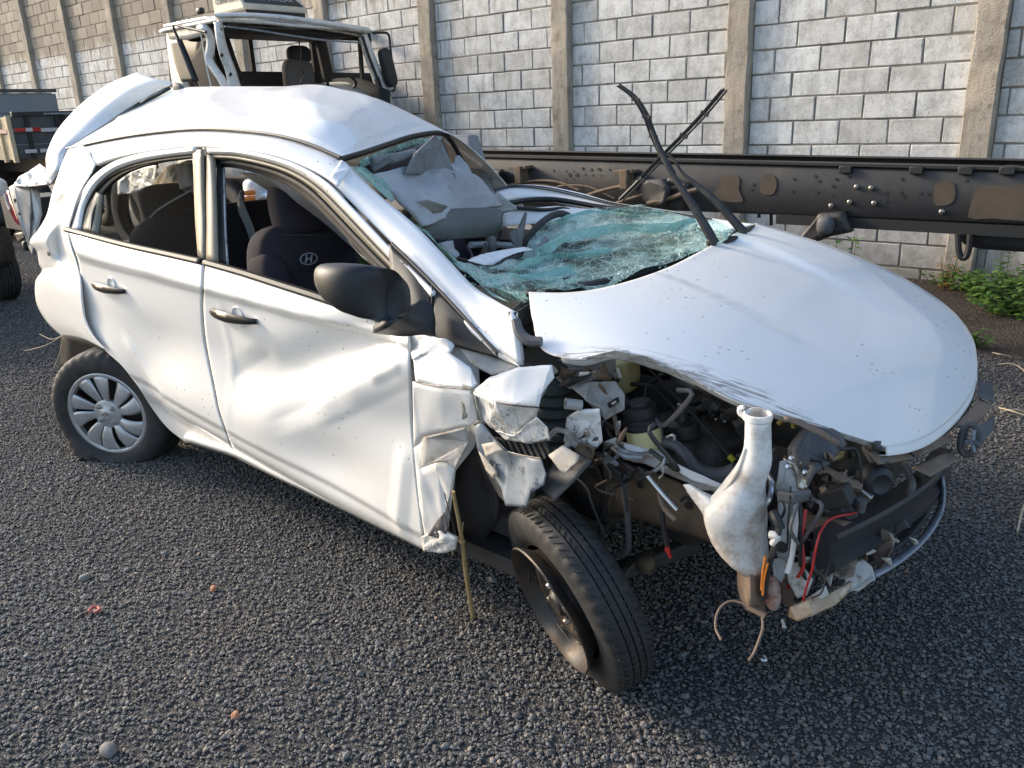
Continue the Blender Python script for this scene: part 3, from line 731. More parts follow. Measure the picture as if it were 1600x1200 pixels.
obj('window_pane', MB().grid(grid_from([[(153, 366, .115), (156, 330, .15), (166, 300, .18), (185, 282, .20), (215, 259, .215), (260, 249, .217), (306, 244, .217)], [(150, 376, .118), (180, 382, .113), (210, 387, .11), (235, 391, .106), (260, 395, .103), (285, 399, .10), (308, 404, .095)]], 10, 30)), M['pane'], rdoor)
# waist trims
def trim(name, pts, r, mat, parent, wd=3.0):
    P = [onside((a, b)) for a, b in pts]; P = crm(P, 40); g = []
    for dz, dy in ((-.011*wd/3, .004), (-.010*wd/3, -.010), (0, -.016), (.010*wd/3, -.010), (.011*wd/3, .004)):
        g.append([Vector((p[0], p[1]+dy, p[2]+dz)) for p in P])
    return obj(name, MB().grid(g), mat, parent, solid=.003)
trim('waist_trim', [(104, 358), (150, 370), (200, 383), (260, 396), (318, 409)], 0, M['rubber_trim'], rdoor)
trim('waist_trim', [(322, 410), (380, 426), (440, 445), (500, 464), (560, 485), (640, 514)], 0, M['rubber_trim'], fdoor)
# front door window frame
fo = [(323, 231, .185), (370, 233, .185), (430, 245, .185), (475, 262, .183), (512, 285, .175), (545, 318, .165), (580, 355, .15), (615, 392, .13), (680, 455, .09)]
fi = [(323, 241, .19), (370, 243, .19), (428, 256, .19), (468, 272, .187), (502, 295, .18), (535, 327, .168), (570, 364, .152), (606, 402, .132), (672, 470, .09)]
fi2 = [(336, 250, .205), (372, 251, .205), (424, 263, .205), (462, 279, .203), (494, 301, .195), (526, 333, .18), (562, 371, .16), (600, 410, .14), (622, 430, .128)]
strip('window_frame', fo, fi, M['paint'], fdoor, 70, 5, -.008)
strip('window_channel', [(a, b, c+.004) for a, b, c in fi], fi2, M['tan_sheen_tape'], fdoor, 70, 4, .012)
fi3 = [(340, 262, .235), (372, 262, .235), (420, 275, .235), (455, 291, .23), (487, 314, .22), (520, 345, .205), (556, 383, .185), (592, 420, .16), (612, 436, .15)]
strip('window_seal', [(a, b, c+.004) for a, b, c in fi2], fi3, M['interior'], fdoor, 60, 4, .01)
strip('pillar_cover', [(322, 240, .182), (322, 300, .135), (322, 350, .095), (321, 408, .05)], [(337, 247, .190), (338, 300, .14), (339, 350, .10), (341, 412, .055)], M['tan_sheen_tape'], fdoor, 14, 5, -.008)
strip('window_guide', [(338, 250, .20), (339, 300, .155), (340, 350, .115), (342, 413, .065)], [(350, 256, .225), (352, 300, .17), (354, 350, .13), (358, 417, .08)], M['rubber_trim'], fdoor, 14, 5, .004)
strip('guide_lip', [(347, 262, .205), (348, 300, .16), (349, 350, .12), (353, 413, .072)], [(351, 262, .206), (352, 300, .16), (353, 350, .12), (357, 414, .072)], M['silver_plastic'], fdoor, 14, 3, -.002, .004)
# dark gap between the two doors
strip('door_gap_seal', [(316, 231, .20), (318, 300, .15), (319, 350, .11), (320, 408, .075)], [(324, 231, .20), (323, 300, .15), (322, 350, .11), (322, 410, .075)], M['rubber_trim'], car, 12, 3, 0)

# door handles: pull bar, bowl behind it, lock boss
def handle(door, a, b, c):
    A = onside(a); B = onside(b); d = B-A; L = d.length; d.normalize()
    c0 = (A+B)/2; up = Vector((0, 0, 1)); u = (up-d*up.dot(d)).normalized(); nrm = Vector((0, -1, 0))
    pts = []; rad = []
    hb = MB(); n = 18; rows = []
    for i in range(n+1):
        t = i/n; o_ = .004+.030*math.sin(math.pi*min(1, max(0, t)))**.6; w_ = .0185*(math.sin(math.pi*(.10+.80*t)))**.5*(1.1-.2*t)
        p = A+d*L*t+nrm*o_; r = []
        for q in range(9):
            an = 2*math.pi*q/8; r.append(p+u*math.cos(an)*w_+nrm*math.sin(an)*.010)
        rows.append(r)
    hb.grid(rows); h = obj('handle', hb, M['handle'], door)
    bw = MB(); C = onside(c); rows = []
    for i in range(8):
        r_ = .034*i/7; dep = .004-.010*(i/7)**6*0
        rows.append([C+d*math.cos(2*math.pi*q/24)*r_+u*math.sin(2*math.pi*q/24)*r_*1.12+nrm*(.0035-.02*(1-(i/7)**2)*0) for q in range(25)])
    bw.grid(rows)
    # a real shallow bowl: ring proud of the skin, dish sunk between
    ring = MB(); prof = [(0, .0015), (.012, .002), (.022, .0035), (.030, .0065), (.034, .0095), (.0365, .008), (.040, .0)]
    ring.lathe(prof, C, nrm, 28); obj('handle_bowl', ring, M['paint'], door)
    return h
handle(rdoor, (149, 443), (198, 455), (177, 446))
handle(fdoor, (333, 485), (404, 502), (374, 494))

# mirror: shell, stalk, black corner plates
def mirror():
    sh = MB(); rows = []
    # cross sections from the outer (rear) tip to the stalk side; (centre px, half width px, half height px, y)
    sec = [(497, 432, 3, 14, -.165), (503, 437, 10, 24, -.17), (520, 445, 22, 33, -.175), (545, 453, 32, 40, -.17), (572, 459, 34, 43, -.155), (597, 463, 28, 43, -.13), (614, 468, 17, 34, -.10), (622, 472, 8, 24, -.08), (625, 474, 3, 14, -.07)]
    for cx, cy, hw, hh, y in [(a+5-(a-560)*.04, b-2, c*.9, d*.92, e) for a, b, c, d, e in sec]:
        c = aty(cx, cy, y); s_ = (c-CY).length/FPX; r = []
        for q in range(25):
            an = 2*math.pi*q/24; ca, sa = math.cos(an), math.sin(an)
            vz = math.copysign(abs(sa)**.8, sa)*hh*s_*1.03; vy = math.copysign(abs(ca)**.8, ca)*.062*(hw/34)**.5
            r.append(c+Vector((0, 0, 1))*vz+Vector((.5, 1, 0)).normalized()*vy)
        rows.append(r)
    g = MB().grid(rows); g.add(rows[0][:-1], [tuple(range(24))]); g.add(rows[-1][:-1], [tuple(range(24))])
    mir = obj('mirror', g, M['black_plastic'], fdoor, angle=60)
    st = MB().grid(grid_from([[(583, 509, -.10), (612, 513, -.06), (650, 520, -.02), (672, 526, .02)], [(600, 500, -.13), (625, 500, -.075), (650, 500, -.02), (672, 505, .03)], [(622, 486, -.09), (632, 478, -.05), (650, 475, .02), (672, 480, .05)]], 10, 16))
    obj('mirror_stalk', st, M['black_plastic'], fdoor, solid=.02)
    pl = MB().grid(grid_from([[(607, 381, .135), (611, 440, .085), (618, 478, .055), (645, 517, .03)], [(640, 408, .125), (648, 455, .075), (652, 488, .05), (660, 522, .03)], [(674, 440, .11), (674, 470, .08), (674, 500, .055), (674, 529, .035)]], 12, 14))
    obj('mirror_plate', pl, M['black_plastic'], fdoor, solid=.01)
    cp = MB().grid(grid_from([[(676, 445, .105), (676, 475, .075), (676, 505, .05), (676, 531, .035)], [(700, 470, .09), (702, 495, .065), (705, 520, .045), (708, 541, .035)], [(735, 508, .07), (740, 525, .055), (745, 540, .045), (750, 552, .04)], [(776, 554, .04), (777, 555, .04), (778, 556, .04), (779, 557, .04)]], 20, 10))
    obj('corner_plate', cp, M['black_plastic'], fdoor, solid=.012)
    obj('plate_seam', MB().tube([aty(676, 443, .10), aty(675, 480, .07), aty(675, 531, .03)], .003, 6), M['rubber_trim'], fdoor)
    obj('plate_edge', MB().tube([aty(612, 380, .13), aty(676, 443, .10), aty(735, 506, .065), aty(777, 552, .035)], .0045, 6, sub=20), M['rubber_trim'], fdoor)
    return mir
mirror()

# sill and floor
obj('sill', MB().grid(grid_from([[(286, 684, .06), (330, 698, .06), (372, 712, .06), (430, 742, .06), (500, 776, .06), (600, 828, .06), (664, 858, .06)], [(286, 690, .10), (330, 704, .10), (372, 718, .10), (430, 747, .10), (500, 779, .10), (600, 830, .10), (664, 860, .10)]], 3, 30)), M['paint'], car, solid=.03)
fl = MB(); fl.box((1.42, .86, .24), (1.9, 1.5, .05)); fl.box((2.36, .86, .56), (.04, 1.45, .62)); fl.box((-.30, 1.05, .45), (.7, .9, .2))
obj('floor_pan', fl, M['interior'], car, smooth=False)
wh = MB(); wh.grid(grid_from([[(95, 520, .20), (160, 535, .20), (230, 590, .20), (290, 670, .20)], [(92, 575, .34), (160, 600, .34), (230, 640, .34), (290, 700, .34)]], 6, 14)); obj('wheel_arch_liner', wh, M['rubber_trim'], car, solid=.01)

# bonnet: popped, bent down at the near rear corner
def hood(x, y):
    t = x-2.3
    z = 1.062-.10*t-.265*t*t-(.22*(t-.72)**2*6 if t > .72 else 0)
    z += .045*sstep(.2, 1.5, y)*sstep(3.0, 2.3, x)-.03*((y-.85)/.65)**2
    z -= .9*max(0, .30-y)**2*sstep(3.0, 2.4, x)
    z += .018*math.exp(-((y-.55)/.05)**2)*.0
    z += -.016*sstep(.56, .62, y)*sstep(1.16, 1.10, y)*sstep(3.15, 2.6, x)
    z += .010*noise.noise(Vector((x*2.1, y*2.1, 7)))+.010*gs(x, y, 2.62, .1, .2, .12)
    return z
def onhood(a): return on(a[0], a[1], lambda p: p.z-hood(p.x, p.y), .9, 3.6)
HR = [[(826, 456), (880, 457), (930, 452), (990, 437), (1050, 415), (1110, 384), (1181, 348)],
      [(832, 500), (900, 490), (965, 475), (1035, 453), (1105, 422), (1165, 395), (1240, 365)],
      [(848, 546), (925, 524), (1000, 502), (1070, 478), (1145, 448), (1220, 416), (1300, 385)],
      [(905, 562), (975, 545), (1050, 524), (1130, 500), (1210, 470), (1295, 442), (1380, 418)],
      [(962, 552), (1040, 545), (1110, 532), (1195, 512), (1275, 490), (1360, 466), (1440, 450)],
      [(1050, 576), (1120, 570), (1190, 560), (1270, 545), (1345, 525), (1420, 505), (1490, 487)],
      [(1150, 626), (1215, 615), (1280, 602), (1345, 585), (1410, 565), (1470, 545), (1519, 526)],
      [(1270, 662), (1320, 655), (1365, 643), (1410, 626), (1455, 603), (1497, 578), (1527, 560)],
      [(1385, 698), (1415, 694), (1445, 684), (1473, 666), (1500, 640), (1519, 610), (1527, 582)]]
hg = grid_from([[(a, b, 0) for a, b in r] for r in HR], 90, 80, onhood)
bonnet = obj('bonnet', MB().grid(hg), M['paint_bonnet'], car, solid=.004, angle=80)
# folded lips: underside rim along the near edge and nose
def lip(rowpts, d1, d2, name, mat, n=60):
    P = [Vector(p) for p in crm(rowpts, n)]
    return obj(name, MB().grid([[p for p in P], [p+Vector(d1) for p in P], [p+Vector(d2) for p in P]]), mat, bonnet, solid=.004)
lip([r[0] for r in hg][28:], (0, .012, -.018), (0, .05, -.022), 'bonnet_near_rim', M['paint_inner'])
lip(list(hg[-1]), (.004, 0, -.022), (-.03, 0, -.032), 'bonnet_nose_rim', M['paint_hood'])
# torn, scraped edge of the bonnet where the wing was
facet('scraped_fold', [(905, 560, .03), (960, 547, .06), (1010, 556, .12), (1062, 578, .18), (1100, 600, .2), (1085, 602, .22), (1040, 582, .19), (990, 566, .14), (950, 558, .08)], M['paint_crush'], bonnet, .004, 4, .006, 26)

# roof skin, buckled into a tent, falling away on the far side
RF = [[(106, 232, .285), (135, 214, .40), (175, 190, .60), (225, 158, .82), (264, 137, .95)],
      [(200, 214, .285), (225, 196, .40), (262, 172, .60), (300, 150, .80), (335, 135, .95)],
      [(305, 203, .285), (325, 186, .42), (352, 166, .60), (385, 147, .80), (420, 135, .95)],
      [(400, 208, .285), (420, 190, .42), (446, 168, .60), (474, 148, .80), (502, 136, .95)],
      [(470, 222, .285), (492, 200, .42), (518, 178, .62), (540, 158, .82), (560, 145, .97)],
      [(508, 237, .285), (535, 213, .45), (565, 190, .67), (590, 172, .87), (610, 164, 1.02)],
      [(534, 248, .285), (570, 236, .45), (608, 222, .68), (650, 210, .92), (692, 205, 1.15)]]
rg = grid_from(RF, 70, 60)
for r in rg:                        # the far slope
    e = Vector(r[-1])
    for k in range(1, 16):
        t = k/15; r.append(Vector((e.x-.05*t, e.y+.62*t, e.z-.42*t**1.4)))
_ra, _rb, _rc2, _rd = aty(452, 140, .95), aty(532, 246, .30), aty(300, 150, .82), aty(395, 207, .30)
def rcrease(p):
    h = 0
    for a, b, am, w0 in ((_ra, _rb, .022, .22), (_rc2, _rd, .008, .12)):
        d = Vector((b.x-a.x, b.y-a.y)); L = d.length; d /= L; t = (Vector((p.x-a.x, p.y-a.y)).dot(d))/L
        dd = abs((p.x-a.x)*d.y-(p.y-a.y)*d.x); h += am*max(0, 1-dd/w0)*sstep(-.1, .25, t)*sstep(1.0, .75, t)
    return h
for i, r in enumerate(rg):
    for j, p in enumerate(r):
        if 2 < i < 66 and 3 < j < 58:
            q = noise.noise(Vector((p.x*3.5, p.y*3.5, 2)))
            p = p+Vector((0, 0, rcrease(p)))
            r[j] = p+Vector((0, 0, .005*q+.003*(1-2*abs(noise.noise(Vector((p.x*2.2+4, p.y*3.1, 6)))))))
roof = obj('roof_panel', MB().grid(rg), M['paint_hood'], car, solid=.004, angle=75)
P = [aty(*t) for t in [(106, 234, .283), (200, 215, .283), (305, 204, .283), (400, 209, .283), (470, 223, .283), (534, 249, .283)]]
obj('roof_seam', MB().tube([p+Vector((0, -.004, .006)) for p in P], .006, 6, sub=50), M['rubber_trim'], roof)
obj('header_seal', MB().tube([aty(*t) for t in [(530, 250, .28), (570, 238, .45), (608, 225, .68), (650, 212, .92), (690, 208, 1.15), (706, 222, 1.25), (722, 250, 1.32), (742, 280, 1.36)]], .010, 8, sub=40), M['rubber_trim'], roof)
ant = MB(); b0 = aty(281, 143, .93); rows = []
for i in range(8):
    t = i/7; rows.append([b0+Vector((.055-.11*t*.2-.05+(.04-.08*q/6)*(1-t**2)+(-.03*t), .017*(1-t)*math.cos(s_*math.pi), -.01+.062*t*(1 if True else 0))) for q in range(7) for s_ in (0,)])
ant.blob(b0+Vector((-.01, 0, .004)), (.10, .035, .08), Matrix.Rotation(.25, 3, 'Y'), 10, .8)
obj('antenna_fin', ant, M['grey_hose'], roof)

# tailgate, sprung and bent up
TG = [[(268, 131, .86), (245, 124, .82), (214, 113, .80)],
      [(232, 150, .80), (205, 140, .74), (170, 131, .72)],
      [(185, 180, .68), (155, 172, .62), (125, 164, .62)],
      [(138, 210, .52), (112, 210, .47), (90, 203, .47)],
      [(104, 235, .42), (88, 240, .38), (73, 240, .38)],
      [(95, 262, .36), (85, 264, .34), (72, 262, .34)],
      [(78, 288, .33), (72, 285, .33), (68, 280, .33)]]
tg = obj('tailgate', MB().grid(grid_from(TG, 44, 24)), M['paint_hood'], car, solid=.015, angle=70)
obj('tailgate_glass', MB().grid(grid_from([[(268, 132, .89), (232, 151, .84), (185, 182, .73), (150, 207, .60)], [(264, 139, .93), (235, 157, .89), (196, 180, .78), (165, 200, .68)]], 4, 20)), M['pane_clear'], tg, solid=.004)
facet('tailgate_gap', [(176, 186, .64), (205, 166, .74), (235, 148, .83), (264, 135, .92), (268, 139, .92), (238, 156, .82), (208, 174, .72), (184, 188, .64)], simple('dark_green_glass_edge', (.02, .035, .033), .25), tg, .004, 1, 0)
facet('crumpled_ledge', [(22, 288, .30), (30, 276, .33), (45, 268, .36), (62, 256, .40), (70, 262, .38), (78, 285, .34), (60, 291, .33), (40, 292, .31)], M['paint_crush'], tg, .006, 3, .012, 16)
facet('tailgate_inner', [(24, 290, .30), (40, 292, .31), (80, 288, .34), (88, 275, .4), (86, 286, .5), (60, 296, .5), (30, 296, .4)], M['paint_inner'], tg, .006, 2, .006, 16)
# tail corner: lamp, inner panel
rp = facet('rear_panel', [(15, 293, .33), (24, 288, .33), (48, 293, .36), (52, 330, .36), (58, 360, .34), (52, 398, .30), (45, 385, .30), (33, 352, .30), (24, 325, .31)], M['paint_inner'], car, .01, 3, .006, 8)
facet('rear_panel_edge', [(48, 293, .36), (62, 300, .40), (66, 335, .38), (58, 362, .34), (52, 330, .36)], M['paint'], rp, .006, 2, .005, 12)
obj('tail_lamp', MB().grid(grid_from([[(7, 305, .33), (11, 318, .32), (16, 332, .31), (24, 347, .30), (30, 352, .30)], [(11, 297, .33), (17, 315, .31), (22, 330, .30), (28, 344, .295), (32, 350, .30)], [(17, 300, .335), (21, 316, .325), (25, 332, .315), (31, 347, .305), (33, 350, .305)]], 8, 20)), M['red_lens'], car, solid=.012)
obj('lamp_trim', MB().tube([aty(*t) for t in [(8, 303, .32), (12, 318, .31), (16, 328, .30)]], .009, 8, sub=10), M['sticker'], car)
for p in ((25, 313), (32, 334)): obj('bolt', MB().lathe([(0, .012), (.009, .01), (.011, 0)], aty(p[0], p[1], .315), (.3, -1, .1), 10), M['rubber_trim'], rp)
obj('inner_lamp', MB().blob(aty(58, 322, .42), (.03, .03, .055), None, 8, .8), M['red_lens'], rp)
ti = MB(); ti.box(aty(62, 330, .62), (.4, .3, .2)); obj('boot_lining', ti, M['interior'], car, smooth=False)
hs = facet('black_flap', [(22, 365, .32), (36, 362, .32), (40, 372, .32), (28, 378, .32)], M['rubber_trim'], rp, .006, 2, .004)
obj('bumper_mount', MB().blob(aty(42, 384, .36), (.05, .05, .06), None, 8, .7), M['rubber_trim'], rp)

# ================================================================== wheels
def tyre_mesh(c, axis, R=.29, flat=False, n=144):
    prof = [(.188, -.078), (.196, -.086), (.222, -.094), (.250, -.094), (.272, -.086), (.283, -.076), (.288, -.062), (.2895, -.046), (.2905, -.033), (.283, -.0315), (.283, -.0275), (.291, -.026), (.2915, -.004), (.284, -.0025), (.284, .0025), (.2915, .004), (.291, .026), (.283, .0275), (.283, .0315), (.2905, .033), (.2895, .046), (.288, .062), (.283, .076), (.272, .086), (.250, .094), (.222, .094), (.196, .086), (.188, .078), (.180, .076)]
    prof = [(r*R/.291, h) for r, h in prof]
    def mod(r, h, k, j):
        if .05 < abs(h) < .088 and r > .26*R/.291 and k % 4 == 0: return r-.006
        if .006 < abs(h) < .024 and r > .287*R/.291 and (k+int(h > 0)*2) % 6 == 0: return r-.005
        return r
    m_ = MB().lathe(prof, c, axis, n, mod)
    vs = []
    for v in m_.v:
        v = Vector(v)
        if flat:
            if v.z < .005:
                e = .005-v.z; v.z = .005; v += Vector(((v.x-c[0])*.25*e/.05, (v.y-c[1])*.5*e/.05, 0))
            elif v.z < .10: v += Vector((0, (v.y-c[1])*.22*(1-v.z/.10), 0))
        elif v.z < .004: v.z = .004
        vs.append(tuple(v))
    m_.v = vs; return m_
def wheel_parts(name, c, axis, steer=None): pass

# rear wheel with its silver cap, tyre gone flat
ra = Vector((.50, -.86, -.02)).normalized(); rc = aty(169, 646, .0)-ra*.075
rw = obj('wheel', tyre_mesh(rc, ra, .298, True), M['tyre'], car, angle=50)
SC_ = 1.09
rim = MB(); rim.lathe([(.188, -.07), (.176, -.05), (.17, .03), (.18, .05), (.186, .07), (.196, .076), (.194, .080), (.186, .074)], rc, ra, 64)
rim.lathe([(0, .035), (.06, .04), (.11, .028), (.165, .01), (.18, .0)], rc, ra, 48); obj('rim', rim, M['dark_steel'], rw)
u = ra.cross(Vector((0, 0, 1))).normalized(); v_ = ra.cross(u)
def pol(c, r, a, h): return c+u*math.cos(a)*r+v_*math.sin(a)*r+ra*h
cap = MB(); cap.lathe([(.176, .062), (.180, .082), (.190, .087), (.200, .085), (.206, .078), (.206, .068)], rc, ra, 72)
cap.lathe([(0, .092), (.028, .092), (.034, .087), (.05, .086), (.068, .080), (.072, .068)], rc, ra, 40)
hub = obj('hub_cap', cap, M['hubcap'], rw)
for k in range(10):
    a0 = 2*math.pi*k/10+.16+(.045 if k % 2 else -.045); sp = MB(); rows = []
    for i in range(9):
        t = i/8; r = .058+.130*t; wd = .24+.30*(1-t)**2*.9-.06*t; tw = .12*t*t
        hh = .078+.010*math.sin(t*math.pi)+.004*t; row = []
        for j in range(7):
            s_ = j/6*2-1; ww = (.025+.44*(r-.05))/r/max(1e-6, 1.0+.45*t)*1.0
            row.append(pol(rc, r, a0+tw+s_*ww*.5*(1.0+.45*t), hh-.004*s_*s_-.003*s_))
        rows.append(row)
    sp.grid(rows); obj('spoke', sp, M['hubcap'], hub, solid=.012, off=-1, angle=50)
for k in range(4):
    a = 2*math.pi*(k+.42)/4; q = pol(rc, .047, a, .078)
    obj('wheel_nut', MB().lathe([(0, .022), (.006, .022), (.010, .016), (.0115, .0)], q, ra, 12), M['silver'], hub)
def emblem(name, c, n, upv, w_, h_, mat, parent, r=.0025):
    """slanted H in an oval ring"""
    n = Vector(n).normalized(); s_ = Vector(upv).cross(n).normalized(); t_ = n.cross(s_).normalized(); g = MB()
    ring = [c+s_*math.cos(a)*w_/2+t_*math.sin(a)*h_/2 for a in np.linspace(0, 2*math.pi, 29)]
    g.tube(ring, r, 6, False); P = lambda a, b: c+s_*a*w_/2+t_*b*h_/2
    g.tube([P(-.50, -.62), P(-.30, 0), P(-.18, .70)], r*1.25, 6, True, 6); g.tube([P(.18, -.70), P(.30, 0), P(.50, .62)], r*1.25, 6, True, 6); g.tube([P(-.34, -.10), P(0, .0), P(.34, .10)], r*1.25, 6, True, 6)
    return obj(name, g, mat, parent)
emblem('emblem', rc+ra*.094, ra, (0, 0, 1), .034, .022, M['bare_steel'], hub, .0018)

# front wheel: knocked back, steered out and leaning, bare steel rim bent
th = math.radians(23); cam_ = math.radians(17)
hor = Vector((-math.sin(th), -math.cos(th), 0)); fa = (hor*math.cos(cam_)-Vector((0, 0, 1))*math.sin(cam_)).normalized()
upw = (Vector((0, 0, 1))*math.cos(cam_)+hor*math.sin(cam_)).normalized()
fc = atz(902, 924, .257)
tm = tyre_mesh(fc, fa, .274, False, 168); tm.v = [tuple(fc+(Vector(v)-fc)-fa*((Vector(v)-fc).dot(fa)*.33)) for v in tm.v]
fw = obj('wheel', tm, M['tyre'], car, angle=50)
def dentr(r, h, k, j):
    a = 2*math.pi*k/72; d = .016*math.exp(-((a-3.9)/.25)**2)+.010*math.exp(-((a-1.2)/.2)**2); return r-(d if h > .05 else 0)
rm = MB(); rm.lathe([(.170, -.085), (.170, -.05), (.150, .0), (.150, .045), (.164, .066), (.170, .086), (.182, .096), (.185, .092), (.176, .078), (.160, .06)], fc, fa, 72, dentr)
frim = obj('rim', rm, M['dark_steel'], fw)
dsk = MB(); dsk.lathe([(.150, .03), (.140, .042), (.122, .056), (.10, .064), (.085, .060), (.07, .048), (.045, .046), (.04, .062), (.028, .074), (.0, .076)], fc, fa, 60)
obj('wheel_disc', dsk, M['dark_steel'], fw)
sp_ = MB()
_u = fa.cross(Vector((0, 0, 1))).normalized(); _v = fa.cross(_u)
for k in range(76):
    a = 2*math.pi*k/76
    for h0, h1, tw in ((.046, .074, .05), (.012, .030, -.04), (-.018, -.034, .04), (-.05, -.07, -.05)):
        R_1 = .2745 if abs(h0) < .04 else .2728
        q0 = fc+(_u*math.cos(a)+_v*math.sin(a))*R_1+fa*h0*.67; q1 = fc+(_u*math.cos(a+tw)+_v*math.sin(a+tw))*(R_1-.0006-(.0020 if abs(h1) > .06 else 0))+fa*h1*.67
        sp_.bar(q0, q1, .0022, .0030, (_u*math.cos(a)+_v*math.sin(a)))
tag(obj('tread_sipes', sp_, M['rubber_trim'], fw, smooth=False, fix=False), kind='stuff')
uu = fa.cross(Vector((0, 0, 1))).normalized(); vv = fa.cross(uu)
def fpol(r, a, h): return fc+uu*math.cos(a)*r+vv*math.sin(a)*r+fa*h
for k in range(10):
    a = 2*math.pi*k/10; g = MB(); q = fpol(.126, a, .0562); rd = (q-fpol(0, 0, .0562)).normalized(); tg_ = fa.cross(rd)
    tilt = (fa+rd*.55).normalized(); rd2 = tilt.cross(tg_)
    g.prism([q+rd2*math.cos(b)*.0095+tg_*math.sin(b)*.017 for b in np.linspace(0, 2*math.pi, 15)[:-1]], tilt*.003)
    obj('vent_hole', g, M['rubber_trim'], frim)
for k in range(4):
    a = 2*math.pi*(k+.2)/4
    obj('wheel_nut', MB().lathe([(0, .024), (.007, .023), (.0095, .018), (.0098, .0)], fpol(.055, a, .047), fa, 6), M['bare_steel'], frim)
obj('bent_cap_piece', MB().grid(grid_from([[(850, 905, .045), (866, 925, .03), (882, 958, .02)], [(866, 898, .03), (880, 915, .01), (894, 940, .0)], [(882, 903, .05), (894, 920, .04), (902, 945, .03)]], 10, 12)), M['bare_steel'], fw, solid=.004)
# left wheels, seen only as dark shapes under the car
for x in (0.0, 2.45):
    obj('wheel', tyre_mesh(Vector((x, 1.58, .285)), Vector((0, 1, 0)), .29, False, 48), M['tyre'], car)

# ================================================================== cabin
def seat(x, y, rake, hz, logo):
    R_ = Matrix.Rotation(rake, 3, 'Y')
    b = MB(); b.blob((x, y, .80), (.17, .50, .62), R_, 18, .42, .012, 5)
    for s_ in (-1, 1): b.blob((x+.03, y+s_*.21, .76), (.20, .13, .52), R_, 14, .6)
    st = obj('seat', b, M['seat'], car)
    obj('headrest', MB().blob((x-.02+.0, y+.0, hz), (.115, .275, .225), R_, 16, .5, .01, 6), M['seat'], st)
    for s_ in (-1, 1): obj('headrest_post', MB().tube([(x+.01, y+s_*.06, hz-.16), (x, y+s_*.06, hz-.05)], .007, 8), M['silver'], st)
    obj('seat_cushion', MB().blob((x+.30, y, .46), (.55, .52, .18), None, 14, .5), M['seat'], st)
    return st
s1 = seat(.955, .50, math.radians(-10), 1.17, True)
for ln in ([(402, 372, .36), (398, 400, .34), (396, 425, .34)], [(440, 368, .33), (500, 368, .42), (548, 385, .55)]):
    obj('seam', MB().tube([aty(*q) for q in ln], .0022, 5, sub=12), M['interior'], s1)
lg = aty(483, 404, .40)
lq = on(483, 404, lambda p: (p.x-(1.065-(p.z-.80)*.176)), 1, 5)
emblem('emblem', Vector((1.062, aty(483, 404, .42).y, .93)) if False else lq+Vector((.004, -.004, 0)), (1, -.05, .17), (0, 0, 1), .074, .043, M['logo'], s1, .0028)
seat(.98, 1.22, math.radians(-14), 1.15, False)
rs = MB(); rs.blob((.02, .86, .82), (.20, 1.26, .60), Matrix.Rotation(math.radians(-16), 3, 'Y'), 16, .35, .01, 4); rs.blob((.30, .86, .47), (.55, 1.28, .2), None, 14, .4)
rsb = obj('rear_bench', rs, M['seat_dark'], car)
for y in (.45, 1.25): obj('headrest', MB().blob((-.06, y, 1.15), (.10, .25, .17), Matrix.Rotation(-.2, 3, 'Y'), 12, .5), M['seat_dark'], rsb)
for pl in ([(212, 392, .30), (235, 340, .33), (262, 318, .36), (300, 297, .40)],): obj('seam', MB().tube([aty(*q) for q in pl], .004, 6, sub=14), M['interior_grey'], rsb)
facet('torn_padding', [(238, 292, .62), (262, 262, .62), (296, 250, .60), (300, 275, .55), (290, 300, .52), (258, 318, .55), (243, 312, .58)], simple('tan_torn_padding', (.36, .30, .22), .95, 0, (.25, .2, .15), 12), rsb, .02, 3, .02, 9)
facet('grey_padding', [(278, 262, .5), (298, 256, .5), (302, 290, .48), (284, 296, .48)], M['headliner'], rsb, .02, 2, .01, 9)
# far side of the cabin: left doors with open windows, pillars, parcel shelf
ls = MB()
ls.grid([[Vector((x, 1.66-.03*math.sin((z-.2)/.75*math.pi), z)) for x in np.linspace(-.55, 2.35, 24)] for z in np.linspace(.2, .92, 10)])
obj('left_flank', ls, M['paint'], car, solid=.05)
lp = MB()
for (x0, x1, z0, z1, wd) in ((.95, .90, .90, 1.38, .11), (-.30, -.62, .9, 1.38, .26)): lp.bar((x0, 1.62, z0), (x1, 1.48, z1), .05, wd, (1, 0, 0))
lp.bar((-.65, 1.47, 1.37), (.95, 1.47, 1.36), .06, .07)
obj('left_pillars', lp, M['interior_grey'], car, bevel=.008)
obj('door_lining', MB().box((1.0, 1.585, .62), (2.8, .05, .62)), M['interior'], car, smooth=False)
ps = MB(); ps.box((-.33, .86, .93), (.42, 1.25, .03)); obj('parcel_shelf', ps, M['interior'], car)
obj('cabin_floor', MB().box((1.0, .86, .33), (2.7, 1.4, .06)), M['interior'], car)
# light cover hanging in the back window, torn lining
facet('torn_lining', [(262, 262, .55), (300, 250, .55), (302, 300, .55), (285, 305, .55), (262, 325, .6), (246, 312, .62)], M['headliner'], rsb, .006, 3, .02, 12)
facet('torn_headlining', [(184, 283, 1.1), (215, 262, 1.1), (246, 258, 1.05), (243, 290, 1.05), (205, 302, 1.1), (184, 304, 1.1)], M['paint_inner'], rsb, .006, 3, .02, 12)
facet('side_curtain', [(374, 300, .75), (386, 330, .75), (400, 365, .75), (402, 380, .75), (372, 404, .75), (368, 340, .75)], M['headliner'], car, .006, 3, .012, 12)
facet('sagging_lining', [(372, 268, .30), (420, 276, .30), (470, 296, .32), (520, 345, .30), (560, 395, .26), (600, 425, .22), (618, 440, .25), (590, 420, .6), (540, 372, .7), (480, 318, .7), (440, 300, .6), (400, 272, .45)], M['interior_grey'], car, .006, 2, .01, 8)
